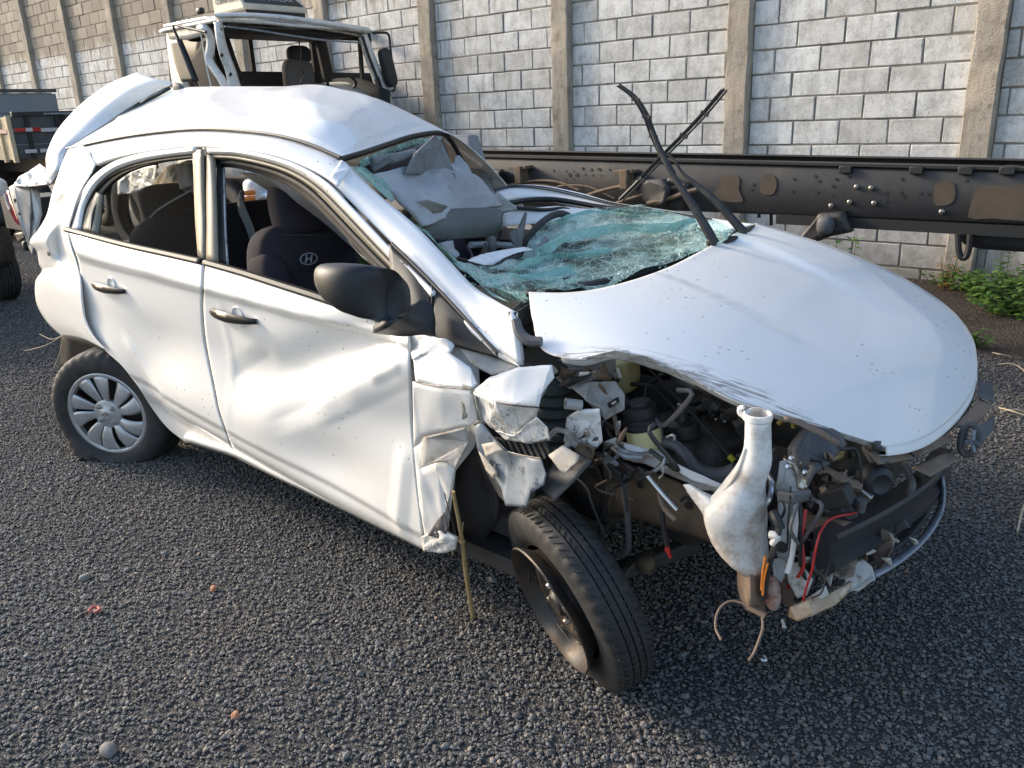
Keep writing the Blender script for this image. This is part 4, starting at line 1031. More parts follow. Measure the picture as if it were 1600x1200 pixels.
# dashboard and cowl
dsx = grid_from([[(790, 520, .10), (830, 470, .30), (930, 452, .5), (1050, 410, .85), (1160, 365, 1.4)], [(700, 430, .24), (790, 440, .45), (900, 425, .7), (1000, 395, 1.0), (1100, 360, 1.4)], [(660, 400, .35), (740, 420, .5), (830, 410, .8), (930, 380, 1.1), (1040, 345, 1.5)], [(640, 420, .4), (720, 430, .55), (800, 420, .85), (880, 390, 1.2), (980, 360, 1.5)]], 20, 30)
for r in dsx:
    for j, p in enumerate(r): r[j] = p+Vector((-.02, 0, -.055+.02*noise.noise(p*5)))
obj('dashboard', MB().grid(dsx), M['dash'], car, solid=.03)
obj('steering_column_cover', MB().blob(aty(740, 470, .6)+Vector((-.2, 0, -.1)), (.3, .4, .2), None, 10, .6, .02, 5), M['interior'], car)
wheel_ = MB(); wheel_.tube([Vector((1.62, 1.15, .93))+Vector((.07*math.sin(a), .18*math.cos(a), .17*math.sin(a))) for a in np.linspace(0, 2*math.pi, 33)], .014, 8, False); obj('steering_wheel', wheel_, M['interior'], car)
ck = MB().grid(grid_from([[(798, 486, .10), (826, 462, .27)], [(806, 520, .07), (834, 505, .22)], [(815, 560, .05), (850, 548, .2)], [(850, 580, .05), (910, 580, .25)]], 16, 8))
cw = obj('cowl', ck, M['rubber_trim'], car, solid=.01)
for i in range(9):
    a = aty(804+2*i, 492+6*i, .10); b = aty(828+2.4*i, 478+6*i, .22); obj('cowl_slat', MB().bar(a, b, .004, .012), M['hose'], cw)
obj('cowl_arm', MB().tube([aty(*q) for q in [(806, 500, .05), (812, 520, .04), (826, 532, .04), (846, 534, .05)]], [.012, .014, .014, .012], 8, sub=12), M['grey_hose'], cw)

M['flap_grey'] = simple('dusty_dark_grey_flap', (.21, .215, .225), .85, 0, (.15, .15, .155), 7, dirt=(.12, .11, .10), dscale=14)
# headlining torn down behind the broken screen, visors, padding
HL = [[(585, 282, .39), (628, 272, .58), (672, 268, .78), (708, 262, 1.0)],
      [(608, 302, .40), (645, 288, .60), (694, 278, .80), (738, 272, 1.05)],
      [(640, 335, .42), (680, 312, .62), (725, 300, .85), (762, 290, 1.08)],
      [(662, 352, .45), (705, 345, .65), (745, 335, .88), (786, 325, 1.10)]]
hl = obj('headlining', MB().grid(grid_from(HL, 40, 40, lambda a: aty(*a)+Vector((0, 0, .02*noise.noise(Vector((a[0]*.02, a[1]*.02, 4)))+.022*(1-2*abs(noise.noise(Vector((a[0]*.013+a[1]*.011, a[1]*.022, 9))))))))), M['headliner'], car, solid=.012, angle=30)
facet('lining_peak', [(708, 262, 1.0), (712, 244, 1.02), (718, 243, 1.03), (728, 255, 1.04), (745, 285, 1.05), (760, 300, 1.05), (720, 300, .95)], M['headliner'], hl, .01, 3, .006, 10)
facet('visor_flap', [(632, 272, .56), (650, 238, .62), (678, 212, .85), (690, 225, .90), (707, 266, .92), (706, 271, .90), (668, 273, .75), (645, 272, .6)], M['flap_grey'], hl, .012, 3, .004, 8)
obj('visor_roll', MB().tube([aty(*q) for q in [(580, 253, .45), (610, 249, .55), (650, 238, .65)]], [.016, .02, .012], 10, sub=14), M['flap_grey'], hl)
facet('header_cavity_shade', [(560, 256, .40), (600, 240, .62), (650, 224, .88), (690, 214, 1.1), (700, 240, 1.1), (650, 262, .8), (600, 280, .55), (575, 272, .42)], M['interior'], hl, .004, 2, .004, 8)  # dark sheet standing in for the shade under the roof header
facet('header_strip', [(580, 262, .44), (600, 250, .5), (668, 222, .84), (672, 226, .84), (604, 258, .5), (584, 270, .44)], M['visor'], hl, .01, 2, .002, 8)
sv = MB(); rows = []
A = [(648, 352, .55), (652, 340, .55), (665, 334, .57), (700, 334, .68), (740, 332, .80), (772, 332, .90), (780, 340, .92)]
B = [(660, 362, .53), (668, 370, .53), (690, 371, .60), (710, 370, .66), (740, 368, .76), (765, 362, .86), (780, 352, .90)]
facet('lining_shadow_gap', [(655, 333, .60), (700, 331, .70), (772, 329, .92), (772, 333, .9), (700, 335, .66), (655, 338, .56)], M['rubber_trim'], hl, .002, 1, 0)
facet('stained_corner', [(640, 318, .46), (668, 312, .52), (700, 322, .6), (690, 332, .58), (655, 335, .5)], simple('mud_stained_felt', (.24, .21, .18), .95, 0, (.33, .31, .29), 14), hl, .004, 2, .006, 12)
visor = obj('sun_visor', MB().grid(grid_from([A, [((a[0]+b[0])/2, (a[1]+b[1])/2, (a[2]+b[2])/2-.03) for a, b in zip(A, B)], B], 14, 40)), M['visor'], car, solid=.022, off=1)
facet('visor_lip', [(768, 330, .9), (782, 328, .93), (784, 350, .93), (778, 362, .9), (768, 352, .88)], M['visor'], visor, .012, 2, .004, 9)
for q in ([(712, 276, .86), (716, 276, .87), (716, 284, .87), (712, 285, .86)], [(718, 288, .87), (717, 294, .88), (711, 294, .87), (709, 291, .86)]):
    obj('scribble', MB().tube([aty(*p)+Vector((0, -.02, .012)) for p in q], .0016, 5, sub=10), M['ink'], hl)

# ---- windscreen: crazed sheet sagging over the dashboard
GS = [[(818, 484, .20), (800, 474, .22), (760, 455, .25), (725, 430, .27), (700, 402, .30)],
      [(850, 470, .28), (815, 450, .36), (780, 436, .42), (752, 425, .42), (733, 418, .40)],
      [(895, 458, .42), (860, 440, .52), (822, 425, .58), (800, 420, .58), (786, 418, .56)],
      [(950, 447, .56), (915, 425, .68), (872, 408, .76), (842, 402, .78), (812, 412, .72)],
      [(1000, 434, .70), (975, 410, .82), (935, 390, .94), (890, 376, 1.02), (828, 378, .98)],
      [(1060, 412, .86), (1035, 390, .98), (995, 372, 1.08), (950, 350, 1.2), (870, 350, 1.18)],
      [(1105, 392, .98), (1080, 374, 1.08), (1045, 358, 1.18), (1000, 340, 1.3), (940, 332, 1.32)],
      [(1130, 380, 1.05), (1110, 366, 1.14), (1082, 352, 1.24), (1045, 338, 1.36), (1000, 330, 1.40)],
      [(1145, 370, 1.12), (1135, 362, 1.18), (1115, 352, 1.28), (1090, 346, 1.38), (1070, 344, 1.44)]]
gg = grid_from(GS, 90, 60)
for i, r in enumerate(gg):
    for j, p in enumerate(r):
        r[j] = p+Vector((0, 0, .020*noise.noise(Vector((p.x*3, p.y*5, 1)))+.022*(1-2*abs(noise.noise(Vector((p.x*5+3+p.y*1.5, p.y*2.5, 8)))))+.006*noise.noise(Vector((p.x*25, p.y*25, 3)))))
ws = obj('windscreen', MB().grid(gg), M['glass_broken'], car, solid=0, angle=80)
# strips of glass still clinging to the pillar and header
facet('glass_remnant', [(552, 262, .31), (566, 258, .36), (580, 270, .38), (600, 282, .40), (612, 300, .40), (617, 312, .38), (612, 316, .34), (590, 296, .31)], M['glass_broken'], ws, .004, 2, .006, 20)
facet('glass_remnant', [(618, 326, .30), (640, 346, .32), (668, 362, .33), (682, 380, .33), (700, 402, .32), (735, 425, .28), (760, 452, .24), (795, 472, .18), (770, 462, .19), (720, 415, .22), (670, 368, .25)], M['glass_broken'], ws, .004, 2, .004, 20)
facet('glass_remnant', [(560, 250, .36), (600, 234, .58), (650, 217, .85), (690, 213, 1.08), (690, 219, 1.08), (650, 226, .84), (600, 245, .58), (566, 262, .37)], M['glass_broken'], ws, .004, 2, .005, 20)
for i, (c_, wd) in enumerate((([(842, 400, .72), (880, 380, .86), (930, 366, .98), (985, 360, 1.06), (1040, 360, 1.12), (1090, 352, 1.24)], 5), ([(800, 428, .54), (850, 412, .66), (905, 404, .78), (960, 398, .88)], 3), ([(770, 452, .30), (800, 442, .40), (850, 436, .52), (900, 428, .62)], 3), ([(870, 352, 1.16), (920, 340, 1.24), (980, 336, 1.32), (1040, 342, 1.34)], 4), ([(830, 472, .25), (800, 466, .26), (775, 456, .27)], 5))):
    up_ = [aty(a, b-wd, c)+Vector((0, 0, .012)) for a, b, c in c_]; dn_ = [aty(a, b+wd, c)+Vector((0, 0, .006)) for a, b, c in c_]; md_ = [(a+b)/2+Vector((-.004, -.01, .016)) for a, b in zip(up_, dn_)]
    gf = grid_from([up_, md_, dn_], 7, 40, lambda a: Vector(a))
    gf = [[q+Vector(noise.noise_vector(q*18))*.010 for q in r] for r in gf]
    obj('glass_fold', MB().grid(gf), M['glass_dense'], ws)
facet('glass_shard', [(900, 440, .55), (922, 430, .62), (940, 436, .62), (934, 444, .60), (912, 446, .55)], M['rubber_trim'], ws, .004, 1, .002)
facet('glass_shard', [(876, 436, .56), (905, 430, .60), (908, 440, .58), (880, 450, .52)], M['rubber_trim'], ws, .004, 1, .002)
facet('glass_shard', [(1000, 405, .90), (1025, 396, .95), (1050, 398, .96), (1035, 408, .92), (1008, 412, .88)], M['rubber_trim'], ws, .004, 1, .002)
facet('glass_shard', [(1038, 385, 1.0), (1070, 376, 1.05), (1085, 380, 1.06), (1060, 392, 1.0)], M['interior'], ws, .004, 1, .002)
strip('screen_base_band', [(826, 458, .235), (880, 452, .42), (940, 444, .57), (1000, 430, .72), (1060, 408, .88), (1110, 384, 1.03)], [(824, 452, .25), (875, 446, .43), (936, 436, .58), (995, 420, .73), (1052, 398, .89), (1100, 376, 1.03)], M['rubber_trim'], car, 40, 3, 0)
cr_ = MB(); rcb = random.Random(9)
for i in range(260):
    if i < 90: q = onhood((rcb.uniform(850, 1120), 0)) if False else None
    a, b, c = rcb.choice([(870, 446, .46), (930, 440, .60), (800, 462, .30), (1000, 422, .80), (760, 440, .34), (1060, 400, .92), (1100, 372, 1.08)])
    q = aty(a+rcb.uniform(-40, 40), b+rcb.uniform(-9, 9), c+rcb.uniform(-.03, .03))+Vector((0, 0, .008)); s_ = rcb.uniform(.003, .0075)
    cr_.box(q, (s_, s_*rcb.uniform(.6, 1.2), s_*.8), Matrix.Rotation(rcb.uniform(0, 3), 3, 'Z') @ Matrix.Rotation(rcb.uniform(0, 3), 3, 'X'))
tag(obj('glass_crumbs', cr_, M['glass_dense'], ws, smooth=False), kind='stuff')
# bits of torn metal and trim lying in the opening
facet('torn_metal', [(730, 407, .48), (750, 398, .55), (790, 390, .66), (818, 386, .72), (834, 390, .74), (810, 394, .68), (790, 402, .62), (770, 415, .55), (755, 414, .5)], M['paint'], car, .004, 3, .01, 14)
facet('torn_metal_dark', [(735, 412, .47), (770, 417, .52), (790, 404, .60), (820, 394, .68), (815, 402, .66), (795, 410, .6), (788, 424, .56), (770, 428, .52)], M['rubber_trim'], car, .004, 2, .01, 14)
facet('trim_splinter', [(800, 390, .75), (808, 362, .86), (820, 332, .95), (822, 336, .95), (814, 392, .78)], M['visor'], car, .012, 2, .003)
facet('trim_splinter', [(796, 365, .8), (806, 358, .82), (808, 385, .78), (800, 380, .78)], M['visor'], car, .012, 2, .003)
facet('glass_shard', [(838, 388, .78), (850, 370, .84), (858, 376, .85), (846, 392, .78)], M['interior_grey'], car, .01, 1, .002)
facet('torn_padding', [(686, 380, .42), (706, 376, .5), (708, 388, .5), (718, 398, .5), (712, 404, .48), (694, 394, .44)], M['headliner'], car, .01, 2, .006)
obj('trim_bar', MB().tube([aty(*q) for q in [(735, 383, .7), (760, 382, .8), (800, 384, .95)]], .012, 8, sub=10), M['silver_plastic'], car)
obj('column_stub', MB().blob(aty(769, 382, .75), (.03, .03, .06), None, 8, .7), M['visor'], car)
for q in ([(700, 372, .55), (712, 400, .5), (740, 410, .52)], [(730, 385, .6), (738, 400, .58), (736, 416, .55)], [(758, 380, .7), (760, 396, .68), (768, 404, .66)], [(782, 360, .9), (778, 375, .9), (772, 400, .85)]):
    obj('loose_cable', MB().tube([aty(*p) for p in q], .005, 6, sub=14), M['hose'], car)
obj('tan_conduit', MB().tube([aty(*q) for q in [(786, 355, 1.0), (766, 372, .95), (756, 398, .9)]], .014, 8, sub=12), M['brown_plastic'], car)

# ---- far front corner: collapsed left pillar and wing top
LP = [[(770, 296, 1.38), (800, 289, 1.48), (850, 290, 1.56), (910, 302, 1.60), (960, 316, 1.60), (1040, 328, 1.58), (1120, 342, 1.55), (1180, 350, 1.5)],
      [(778, 302, 1.36), (805, 296, 1.46), (850, 300, 1.54), (905, 312, 1.57), (960, 324, 1.57), (1035, 336, 1.55), (1100, 347, 1.52), (1150, 356, 1.48)],
      [(790, 310, 1.32), (815, 306, 1.44), (855, 309, 1.52), (905, 321, 1.54), (955, 330, 1.54), (1025, 342, 1.52), (1085, 352, 1.5), (1130, 362, 1.46)]]
lpil = obj('left_pillar', MB().grid(grid_from(LP, 10, 60)), M['paint_hood'], car, solid=.02)
for k, w0 in enumerate((.33, .62)):
    pts = [tuple(np.array(a)*(1-w0)+np.array(b)*w0) for a, b in zip(LP[0], LP[1])]
    obj('pillar_groove', MB().tube([aty(*p)+Vector((0, -.006, .004)) for p in pts[:7]], .0032, 5, sub=40), M['hose'], lpil)
obj('pillar_rubber', MB().tube([aty(*q) for q in [(795, 318, 1.28), (830, 312, 1.38), (870, 312, 1.46), (930, 322, 1.50), (1000, 332, 1.52), (1080, 344, 1.5)]], .011, 8, sub=40), M['rubber_trim'], lpil)
obj('pillar_cable', MB().tube([aty(*q) for q in [(800, 324, 1.26), (850, 328, 1.34), (880, 326, 1.40), (910, 334, 1.42), (950, 338, 1.44)]], .008, 8, sub=30), M['rubber_trim'], lpil)
facet('left_door_inner', [(782, 334, 1.22), (820, 326, 1.30), (870, 322, 1.40), (950, 330, 1.46), (905, 342, 1.38), (850, 348, 1.30), (785, 354, 1.2)], M['paint'], car, .008, 2, .006, 6)
facet('torn_flange', [(742, 292, 1.10), (765, 298, 1.14), (785, 308, 1.2), (806, 322, 1.24), (808, 328, 1.24), (780, 332, 1.18), (748, 330, 1.1), (738, 320, 1.06)], M['paint_inner'], car, .006, 3, .012, 14)
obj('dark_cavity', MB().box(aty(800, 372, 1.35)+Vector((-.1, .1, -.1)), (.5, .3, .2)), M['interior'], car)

# ---- wipers, both flung up
def wiper(arm, blade, hinge, base_r):
    g = MB().tube([aty(*q) for q in arm], base_r, 8, sub=24)
    w_ = obj('wiper', g, M['hose'], car)
    b = MB().tube([aty(*q) for q in blade], .006, 6, sub=20); b.tube([aty(q[0]+5, q[1]+2, q[2]) for q in blade], .0035, 6, sub=20); b.tube([aty(q[0]-4, q[1]+1, q[2]-.005) for q in blade[:-1]], .003, 5, sub=20)
    obj('wiper_blade', b, M['rubber_trim'], w_)
    for i in range(1, 5):
        p = crm(blade, 6)[i]; obj('blade_claw', MB().bar(aty(p[0]-5, p[1], p[2]), aty(p[0]+6, p[1]+4, p[2]), .010, .014), M['hose'], w_)
    obj('wiper_cap', MB().blob(aty(*hinge), (.032, .032, .03), None, 8, .7), M['hose'], w_)
wiper([(1117, 381, 1.00), (1100, 350, 1.0), (1075, 310, 1.01), (1048, 268, 1.02), (1030, 232, 1.03), (1018, 203, 1.04)], [(968, 133, 1.06), (990, 150, 1.06), (1008, 178, 1.05), (1022, 215, 1.04), (1040, 252, 1.03), (1050, 268, 1.02)], (1112, 378, 1.0), [.017, .015, .013, .010, .008, .007])
wiper([(1163, 364, 1.20), (1140, 338, 1.20), (1119, 315, 1.20), (1090, 290, 1.20), (1066, 270, 1.20), (1054, 250, 1.20), (1042, 240, 1.2)], [(1131, 139, 1.22), (1100, 176, 1.22), (1070, 208, 1.21), (1040, 238, 1.21), (1005, 275, 1.21), (968, 312, 1.21)], (1160, 362, 1.2), [.017, .015, .013, .009, .005, .005])
facet('wiper_cowl', [(1080, 395, 1.0), (1110, 380, 1.05), (1150, 362, 1.2), (1180, 352, 1.35), (1172, 362, 1.25), (1150, 375, 1.12), (1120, 392, 1.0)], M['rubber_trim'], car, .01, 2, .004)

# ================================================================== crushed wing, arch and engine bay
PC = M['paint_crush']
facet('wing_backing', [(640, 518, .05), (712, 538, .06), (748, 575, .06), (752, 660, .05), (740, 700, .05), (712, 735, .05), (700, 830, .04), (664, 856, .03), (648, 700, .04), (642, 600, .04)], M['paint'], car, .004, 2, .004, 8)
crush = facet('crushed_wing', [(646, 560, .0), (658, 552, .01), (700, 550, .0), (735, 574, -.01), (746, 600, -.02), (738, 608, -.03), (690, 604, -.035), (650, 596, -.03)], M['paint_hood'], car, .006, 3, .005, 9, seed=1)
facet('wing_fold', [(642, 520, .03), (665, 524, .03), (698, 530, .035), (712, 538, .04), (704, 552, .02), (658, 554, .0), (645, 562, -.005), (641, 548, .02)], M['paint'], crush, .006, 3, .006, 12, seed=2)
facet('wing_fold', [(645, 596, -.03), (690, 604, -.035), (738, 608, -.03), (744, 640, -.01), (746, 656, .0), (730, 668, .0), (692, 677, .0), (662, 684, .01), (647, 700, .015)], M['paint'], crush, .006, 3, .006, 9, seed=3)
facet('torn_flap', [(661, 684, -.02), (690, 678, -.03), (728, 668, -.02), (733, 690, -.01), (722, 712, -.015), (711, 733, -.02), (700, 722, -.02), (680, 723, -.02), (657, 731, -.02)], M['paint_inner'], crush, .004, 3, .006, 12, seed=4)
facet('wing_lower', [(647, 700, .01), (662, 690, .0), (657, 731, .0), (680, 722, -.005), (700, 720, -.005), (711, 734, .0), (705, 765, .005), (698, 795, .01), (694, 832, .01), (666, 846, .005), (656, 790, .01)], M['paint'], crush, .006, 3, .006, 12, seed=5)
facet('wing_tip', [(659, 838, .0), (690, 826, -.01), (715, 840, .0), (712, 858, .005), (690, 864, .0), (664, 860, .0)], PC, crush, .01, 3, .012, 22, seed=6)
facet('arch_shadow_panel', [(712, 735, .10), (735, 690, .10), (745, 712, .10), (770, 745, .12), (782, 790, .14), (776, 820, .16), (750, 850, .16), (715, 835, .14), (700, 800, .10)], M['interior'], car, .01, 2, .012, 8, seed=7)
facet('torn_pillar_end', [(712, 538, .05), (745, 549, .05), (778, 560, .06), (812, 573, .04), (795, 582, .03), (768, 586, .02), (738, 570, .03)], M['paint_inner'], car, .005, 2, .005, 12, seed=8)
wc = facet('crumpled_wing_corner', [(738, 612, -.03), (765, 590, -.03), (810, 574, -.02), (862, 570, .0), (866, 590, .0), (846, 615, -.03), (842, 636, -.04), (800, 632, -.06), (774, 628, -.06)], M['paint_hood'], car, .006, 3, .007, 9, seed=9)
facet('wing_corner_fold', [(738, 612, -.03), (774, 628, -.06), (842, 636, -.04), (838, 652, -.02), (802, 682, -.01), (775, 673, .0), (752, 656, .0)], PC, wc, .006, 3, .010, 14, seed=10)
facet('wing_corner_roll', [(775, 672, -.01), (802, 681, -.02), (838, 651, -.03), (855, 668, -.02), (859, 688, -.01), (832, 693, .0), (790, 687, .0)], PC, wc, .008, 3, .012, 22, seed=11)
facet('wing_corner_side', [(846, 571, .0), (864, 571, .02), (872, 580, .05), (858, 592, .04), (852, 612, .02), (846, 622, .0), (846, 598, .0)], M['paint_inner'], wc, .006, 3, .007, 16, seed=12)
for q in ([(736, 612, -.028), (741, 635, -.01), (750, 658, .005)], [(744, 618, -.035), (748, 640, -.015), (756, 662, .0)]): obj('sheet_edge', MB().tube([aty(*p) for p in q], .004, 6, sub=8), M['paint_inner'], wc)
# arch liner scraps
ln = facet('liner_scrap', [(740, 662, .0), (752, 657, .0), (772, 683, .0), (792, 704, -.01), (820, 712, -.03), (845, 716, -.04), (853, 740, -.04), (850, 757, -.04), (830, 770, -.04), (822, 793, -.03), (790, 790, -.02), (785, 766, -.01), (770, 740, .0), (748, 706, .0)], M['silver_plastic'], car, .005, 4, .008, 12, seed=13)
facet('paper_label', [(753, 694, -.02), (773, 690, -.025), (788, 704, -.03), (774, 708, -.03), (760, 714, -.025)], M['sticker'], ln, .002, 2, .001, 9)
facet('paper_label', [(748, 705, -.012), (756, 712, -.012), (777, 738, -.018), (772, 749, -.018), (760, 735, -.012)], M['sticker'], ln, .002, 2, .001, 9)
for q in ([(770, 722, -.035), (772, 716, -.035), (774, 726, -.035), (777, 718, -.04)], [(782, 728, -.04), (780, 722, -.04), (786, 724, -.04)]): obj('scribble', MB().tube([aty(*p)+Vector((0, -.012, 0)) for p in q], .0016, 5), M['ink'], ln)
ld = facet('liner_scrap', [(846, 752, .0), (862, 728, .02), (880, 700, .04), (925, 720, .02), (900, 750, .0), (866, 783, -.02), (848, 765, .0)], M['dark_liner'], car, .006, 3, .004, 9, seed=14)
facet('paper_label', [(857, 711, -.01), (879, 696, .0), (905, 711, -.005), (903, 721, -.01), (880, 742, -.02)], M['sticker'], ld, .003, 2, .002, 9)
rb_ = facet('arch_ribs', [(770, 682, .03), (800, 688, .03), (858, 690, .03), (862, 715, .03), (850, 725, .03), (820, 712, .03), (790, 702, .03)], M['rubber_trim'], car, .006, 2, .004, 9)
for i in range(9):
    a = aty(776+9*i, 686, .01); b = aty(790+9*i, 716, .0); obj('rib', MB().bar(a, b, .006, .012), M['hose'], rb_)
facet('liner_edge', [(742, 690, .015), (748, 706, .005), (772, 742, .005), (790, 778, .0), (796, 792, .0), (780, 775, .02), (756, 730, .02)], M['dark_liner'], car, .006, 2, .003)
facet('arch_inner', [(872, 700, .22), (925, 705, .20), (945, 760, .22), (950, 820, .22), (905, 800, .24), (880, 760, .26)], M['engine'], car, .01, 3, .01, 8, seed=15)
facet('rust_splash', [(800, 800, .10), (840, 785, .12), (862, 790, .16), (830, 830, .2), (795, 840, .16)], M['brown_rail'], car, .01, 2, .01)
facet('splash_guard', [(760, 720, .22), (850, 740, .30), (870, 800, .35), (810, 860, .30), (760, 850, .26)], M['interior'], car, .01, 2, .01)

# inner wing sheet metal, crumpled grey
ap = facet('inner_wing', [(893, 606, .10), (920, 597, .12), (962, 595, .16), (976, 616, .16), (976, 640, .15), (946, 656, .12), (938, 634, .09), (915, 625, .09)], M['paint_inner'], car, .006, 4, .010, 16, seed=16)
facet('black_label', [(949, 630, .125), (966, 620, .135), (968, 628, .13), (952, 638, .12)], M['black_sticker'], ap, .004, 1, .001)
facet('label_mark', [(955, 630, .118), (962, 626, .122), (963, 629, .12), (957, 633, .118)], M['sticker'], ap, .002, 1, .0005)
facet('inner_wing_leg', [(886, 652, .06), (905, 640, .06), (937, 638, .07), (941, 690, .08), (926, 706, .08), (903, 702, .07), (880, 690, .06)], M['paint_crush'], ap, .006, 4, .010, 20, seed=17)
facet('inner_wing_top', [(868, 590, .12), (890, 574, .15), (935, 575, .22), (950, 585, .2), (918, 598, .14), (890, 608, .11)], M['paint_inner'], ap, .006, 4, .014, 18, seed=18)
facet('inner_wing_upper', [(858, 560, .22), (905, 566, .22), (960, 552, .25), (963, 580, .24), (940, 592, .22), (890, 580, .2), (862, 576, .2)], M['paint_inner'], ap, .006, 3, .014, 14, seed=19)
facet('rusty_tear', [(905, 690, .05), (930, 700, .06), (926, 718, .06), (905, 722, .05), (896, 706, .05)], M['brown_rail'], ap, .005, 3, .010, 24, seed=20)
facet('torn_seal', [(868, 605, .09), (890, 590, .09), (925, 585, .12), (912, 594, .10), (890, 604, .09)], M['rubber_trim'], ap, .006, 3, .010, 22, seed=21)
facet('torn_tab', [(944, 690, .10), (976, 678, .12), (966, 696, .11), (948, 700, .10)], M['sticker'], ap, .005, 2, .004, 20)
obj('rolled_pipe', MB().lathe([(.013, -.02), (.0135, .02), (.010, .02), (.009, -.02)], aty(896, 632, .05), (-.6, -.7, .2), 18), M['paint_inner'], ap)
bl = MB(); bl.lathe([(.05, -.12)]+[(.058+.014*(i % 2), -.11+.017*i) for i in range(13)]+[(.05, .11)], aty(868, 640, .19), (.05, -.1, 1), 26); obj('strut_bellows', bl, simple('dark_green_grey_rubber', (.06, .07, .065), .5), car)
obj('bracket_loop', MB().tube([aty(*q) for q in [(858, 682, .02), (870, 672, .02), (885, 676, .03), (890, 690, .04), (882, 700, .03)]], .007, 8, sub=16), M['paint_inner'], ap)

# engine lump, hidden in the dark
eng = MB(); eng.blob((2.76, .88, .58), (.52, .75, .50), None, 22, .5, .05, 7)
engine = obj('engine', eng, M['engine'], car)
obj('gearbox', MB().blob((2.70, .48, .52), (.34, .40, .34), None, 18, .6, .04, 9), M['engine'], engine)
obj('intake_cover', MB().blob((2.62, .95, .78), (.40, .55, .10), None, 12, .45, .01, 8), M['interior'], engine)
obj('battery', MB().box((2.62, .92, .70), (.18, .24, .16)), M['interior'], engine, bevel=.01)
obj('front_underframe', MB().box((2.62, .98, .30), (.50, .9, .05)), M['interior'], car, bevel=.01)
obj('radiator', MB().box((3.00, .92, .50), (.04, .80, .40)), M['engine'], car, bevel=.006)
rsv = MB(); rc_ = aty(1006, 678, .20); ax_ = Vector((-.18, -.05, 1)).normalized()
rsv.lathe([(0, -.058), (.030, -.058), (.038, -.048), (.043, -.02), (.0445, .022), (.043, .026)], rc_, ax_, 30); res = obj('fluid_reservoir', rsv, M['yellow_plastic'], car)
cp_ = MB(); cp_.lathe([(.046, .018), (.0475, .024), (.047, .030), (.0445, .032), (.0455, .036), (.0445, .044), (.041, .046), (.0415, .052), (.040, .072), (.034, .078), (.030, .079), (.029, .086), (0, .087)], rc_, ax_, 30, lambda r, h, k, j: r+(.0012 if k % 2 and h > .05 else 0)); obj('reservoir_cap', cp_, M['black_plastic'], res)
mt = MB(); mc = aty(1066, 672, .34); mt.lathe([(0, .05), (.016, .05), (.020, .03), (.030, .024), (.044, .022), (.047, .010), (.047, -.012), (.036, -.02), (.045, -.03), (.048, -.05), (0, -.05)], mc, (-.1, -.05, 1), 26); emt = obj('engine_mount', mt, M['hose'], car)
obj('mount_bolt', MB().lathe([(0, .075), (.007, .073), (.008, .05)], mc, (-.1, -.05, 1), 8), M['silver'], emt)
obj('second_reservoir', MB().blob(aty(972, 585, .42), (.09, .09, .10), None, 12, .6), M['yellow_plastic'], car)
def tube(name, pts, r, mat, parent=None, sub=24, n=8): return obj(name, MB().tube([aty(*q) for q in pts], r, n, sub=sub), mat, parent or car)
tube('coolant_hose', [(1036, 690, .22), (1056, 696, .22), (1072, 712, .22), (1084, 730, .23), (1105, 742, .25), (1130, 745, .26), (1152, 735, .27)], [.013, .014, .016, .019, .022, .024, .022], M['grey_hose'])
tube('hose_clip', [(1042, 683, .19), (1052, 680, .19), (1054, 688, .19)], .004, M['silver'])
tube('stay_rod', [(1004, 566, .35), (1050, 612, .34), (1100, 665, .33), (1140, 712, .32)], .004, M['hose'])
tube('brake_pipe', [(985, 600, .4), (1020, 605, .42), (1050, 635, .42), (1065, 650, .4)], .006, M['hose'])
tube('brake_pipe', [(1080, 690, .4), (1095, 705, .38), (1102, 722, .36)], .004, M['silver_plastic'])
tube('brake_pipe', [(1090, 682, .4), (1108, 698, .38), (1114, 722, .36)], .004, M['silver_plastic'])
tube('vacuum_hose', [(1080, 632, .5), (1110, 622, .52), (1150, 630, .55), (1160, 650, .5)], .009, M['hose'])
tube('vacuum_hose', [(1100, 648, .5), (1125, 640, .5), (1150, 655, .5)], .007, M['grey_hose'])
for i in range(16):
    p = (1080+random.random()*90, 625+random.random()*45, .42+.2*random.random()); obj('connector', MB().box(aty(*p), (.025+.02*random.random(), .02, .015+.015*random.random()), Matrix.Rotation(random.random()*3, 3, random.choice('XYZ'))), random.choice([M['interior'], M['engine'], M['hose'], M['grey_hose']]), engine, bevel=.002)
for q in ((1118, 655, .44), (1132, 658, .44)): obj('bolt', MB().blob(aty(*q), (.012, .012, .012), None, 6), M['silver'], engine)
obj('yellow_tag', MB().bar(aty(1139, 712, .31), aty(1147, 720, .31), .008, .012), simple('yellow_tape', (.55, .48, .04), .5), car)
# torn white upper rail
ur = facet('upper_rail', [(963, 688, .12), (972, 700, .11), (985, 706, .12), (1030, 710, .16), (1042, 716, .16), (1080, 742, .18), (1120, 758, .2), (1130, 768, .2), (1095, 764, .19), (1050, 742, .16), (1010, 725, .14), (975, 716, .12)], M['paint_inner'], car, .010, 4, .010, 22, seed=22)
facet('upper_rail_top', [(966, 690, .125), (985, 694, .15), (1030, 705, .19), (1045, 712, .19), (1030, 716, .16), (985, 708, .125)], M['paint'], ur, .006, 3, .006, 20)
facet('upper_rail_flange', [(1040, 716, .15), (1080, 735, .17), (1128, 757, .19), (1128, 764, .19), (1080, 750, .165), (1045, 728, .15)], M['paint'], ur, .005, 3, .006, 20)
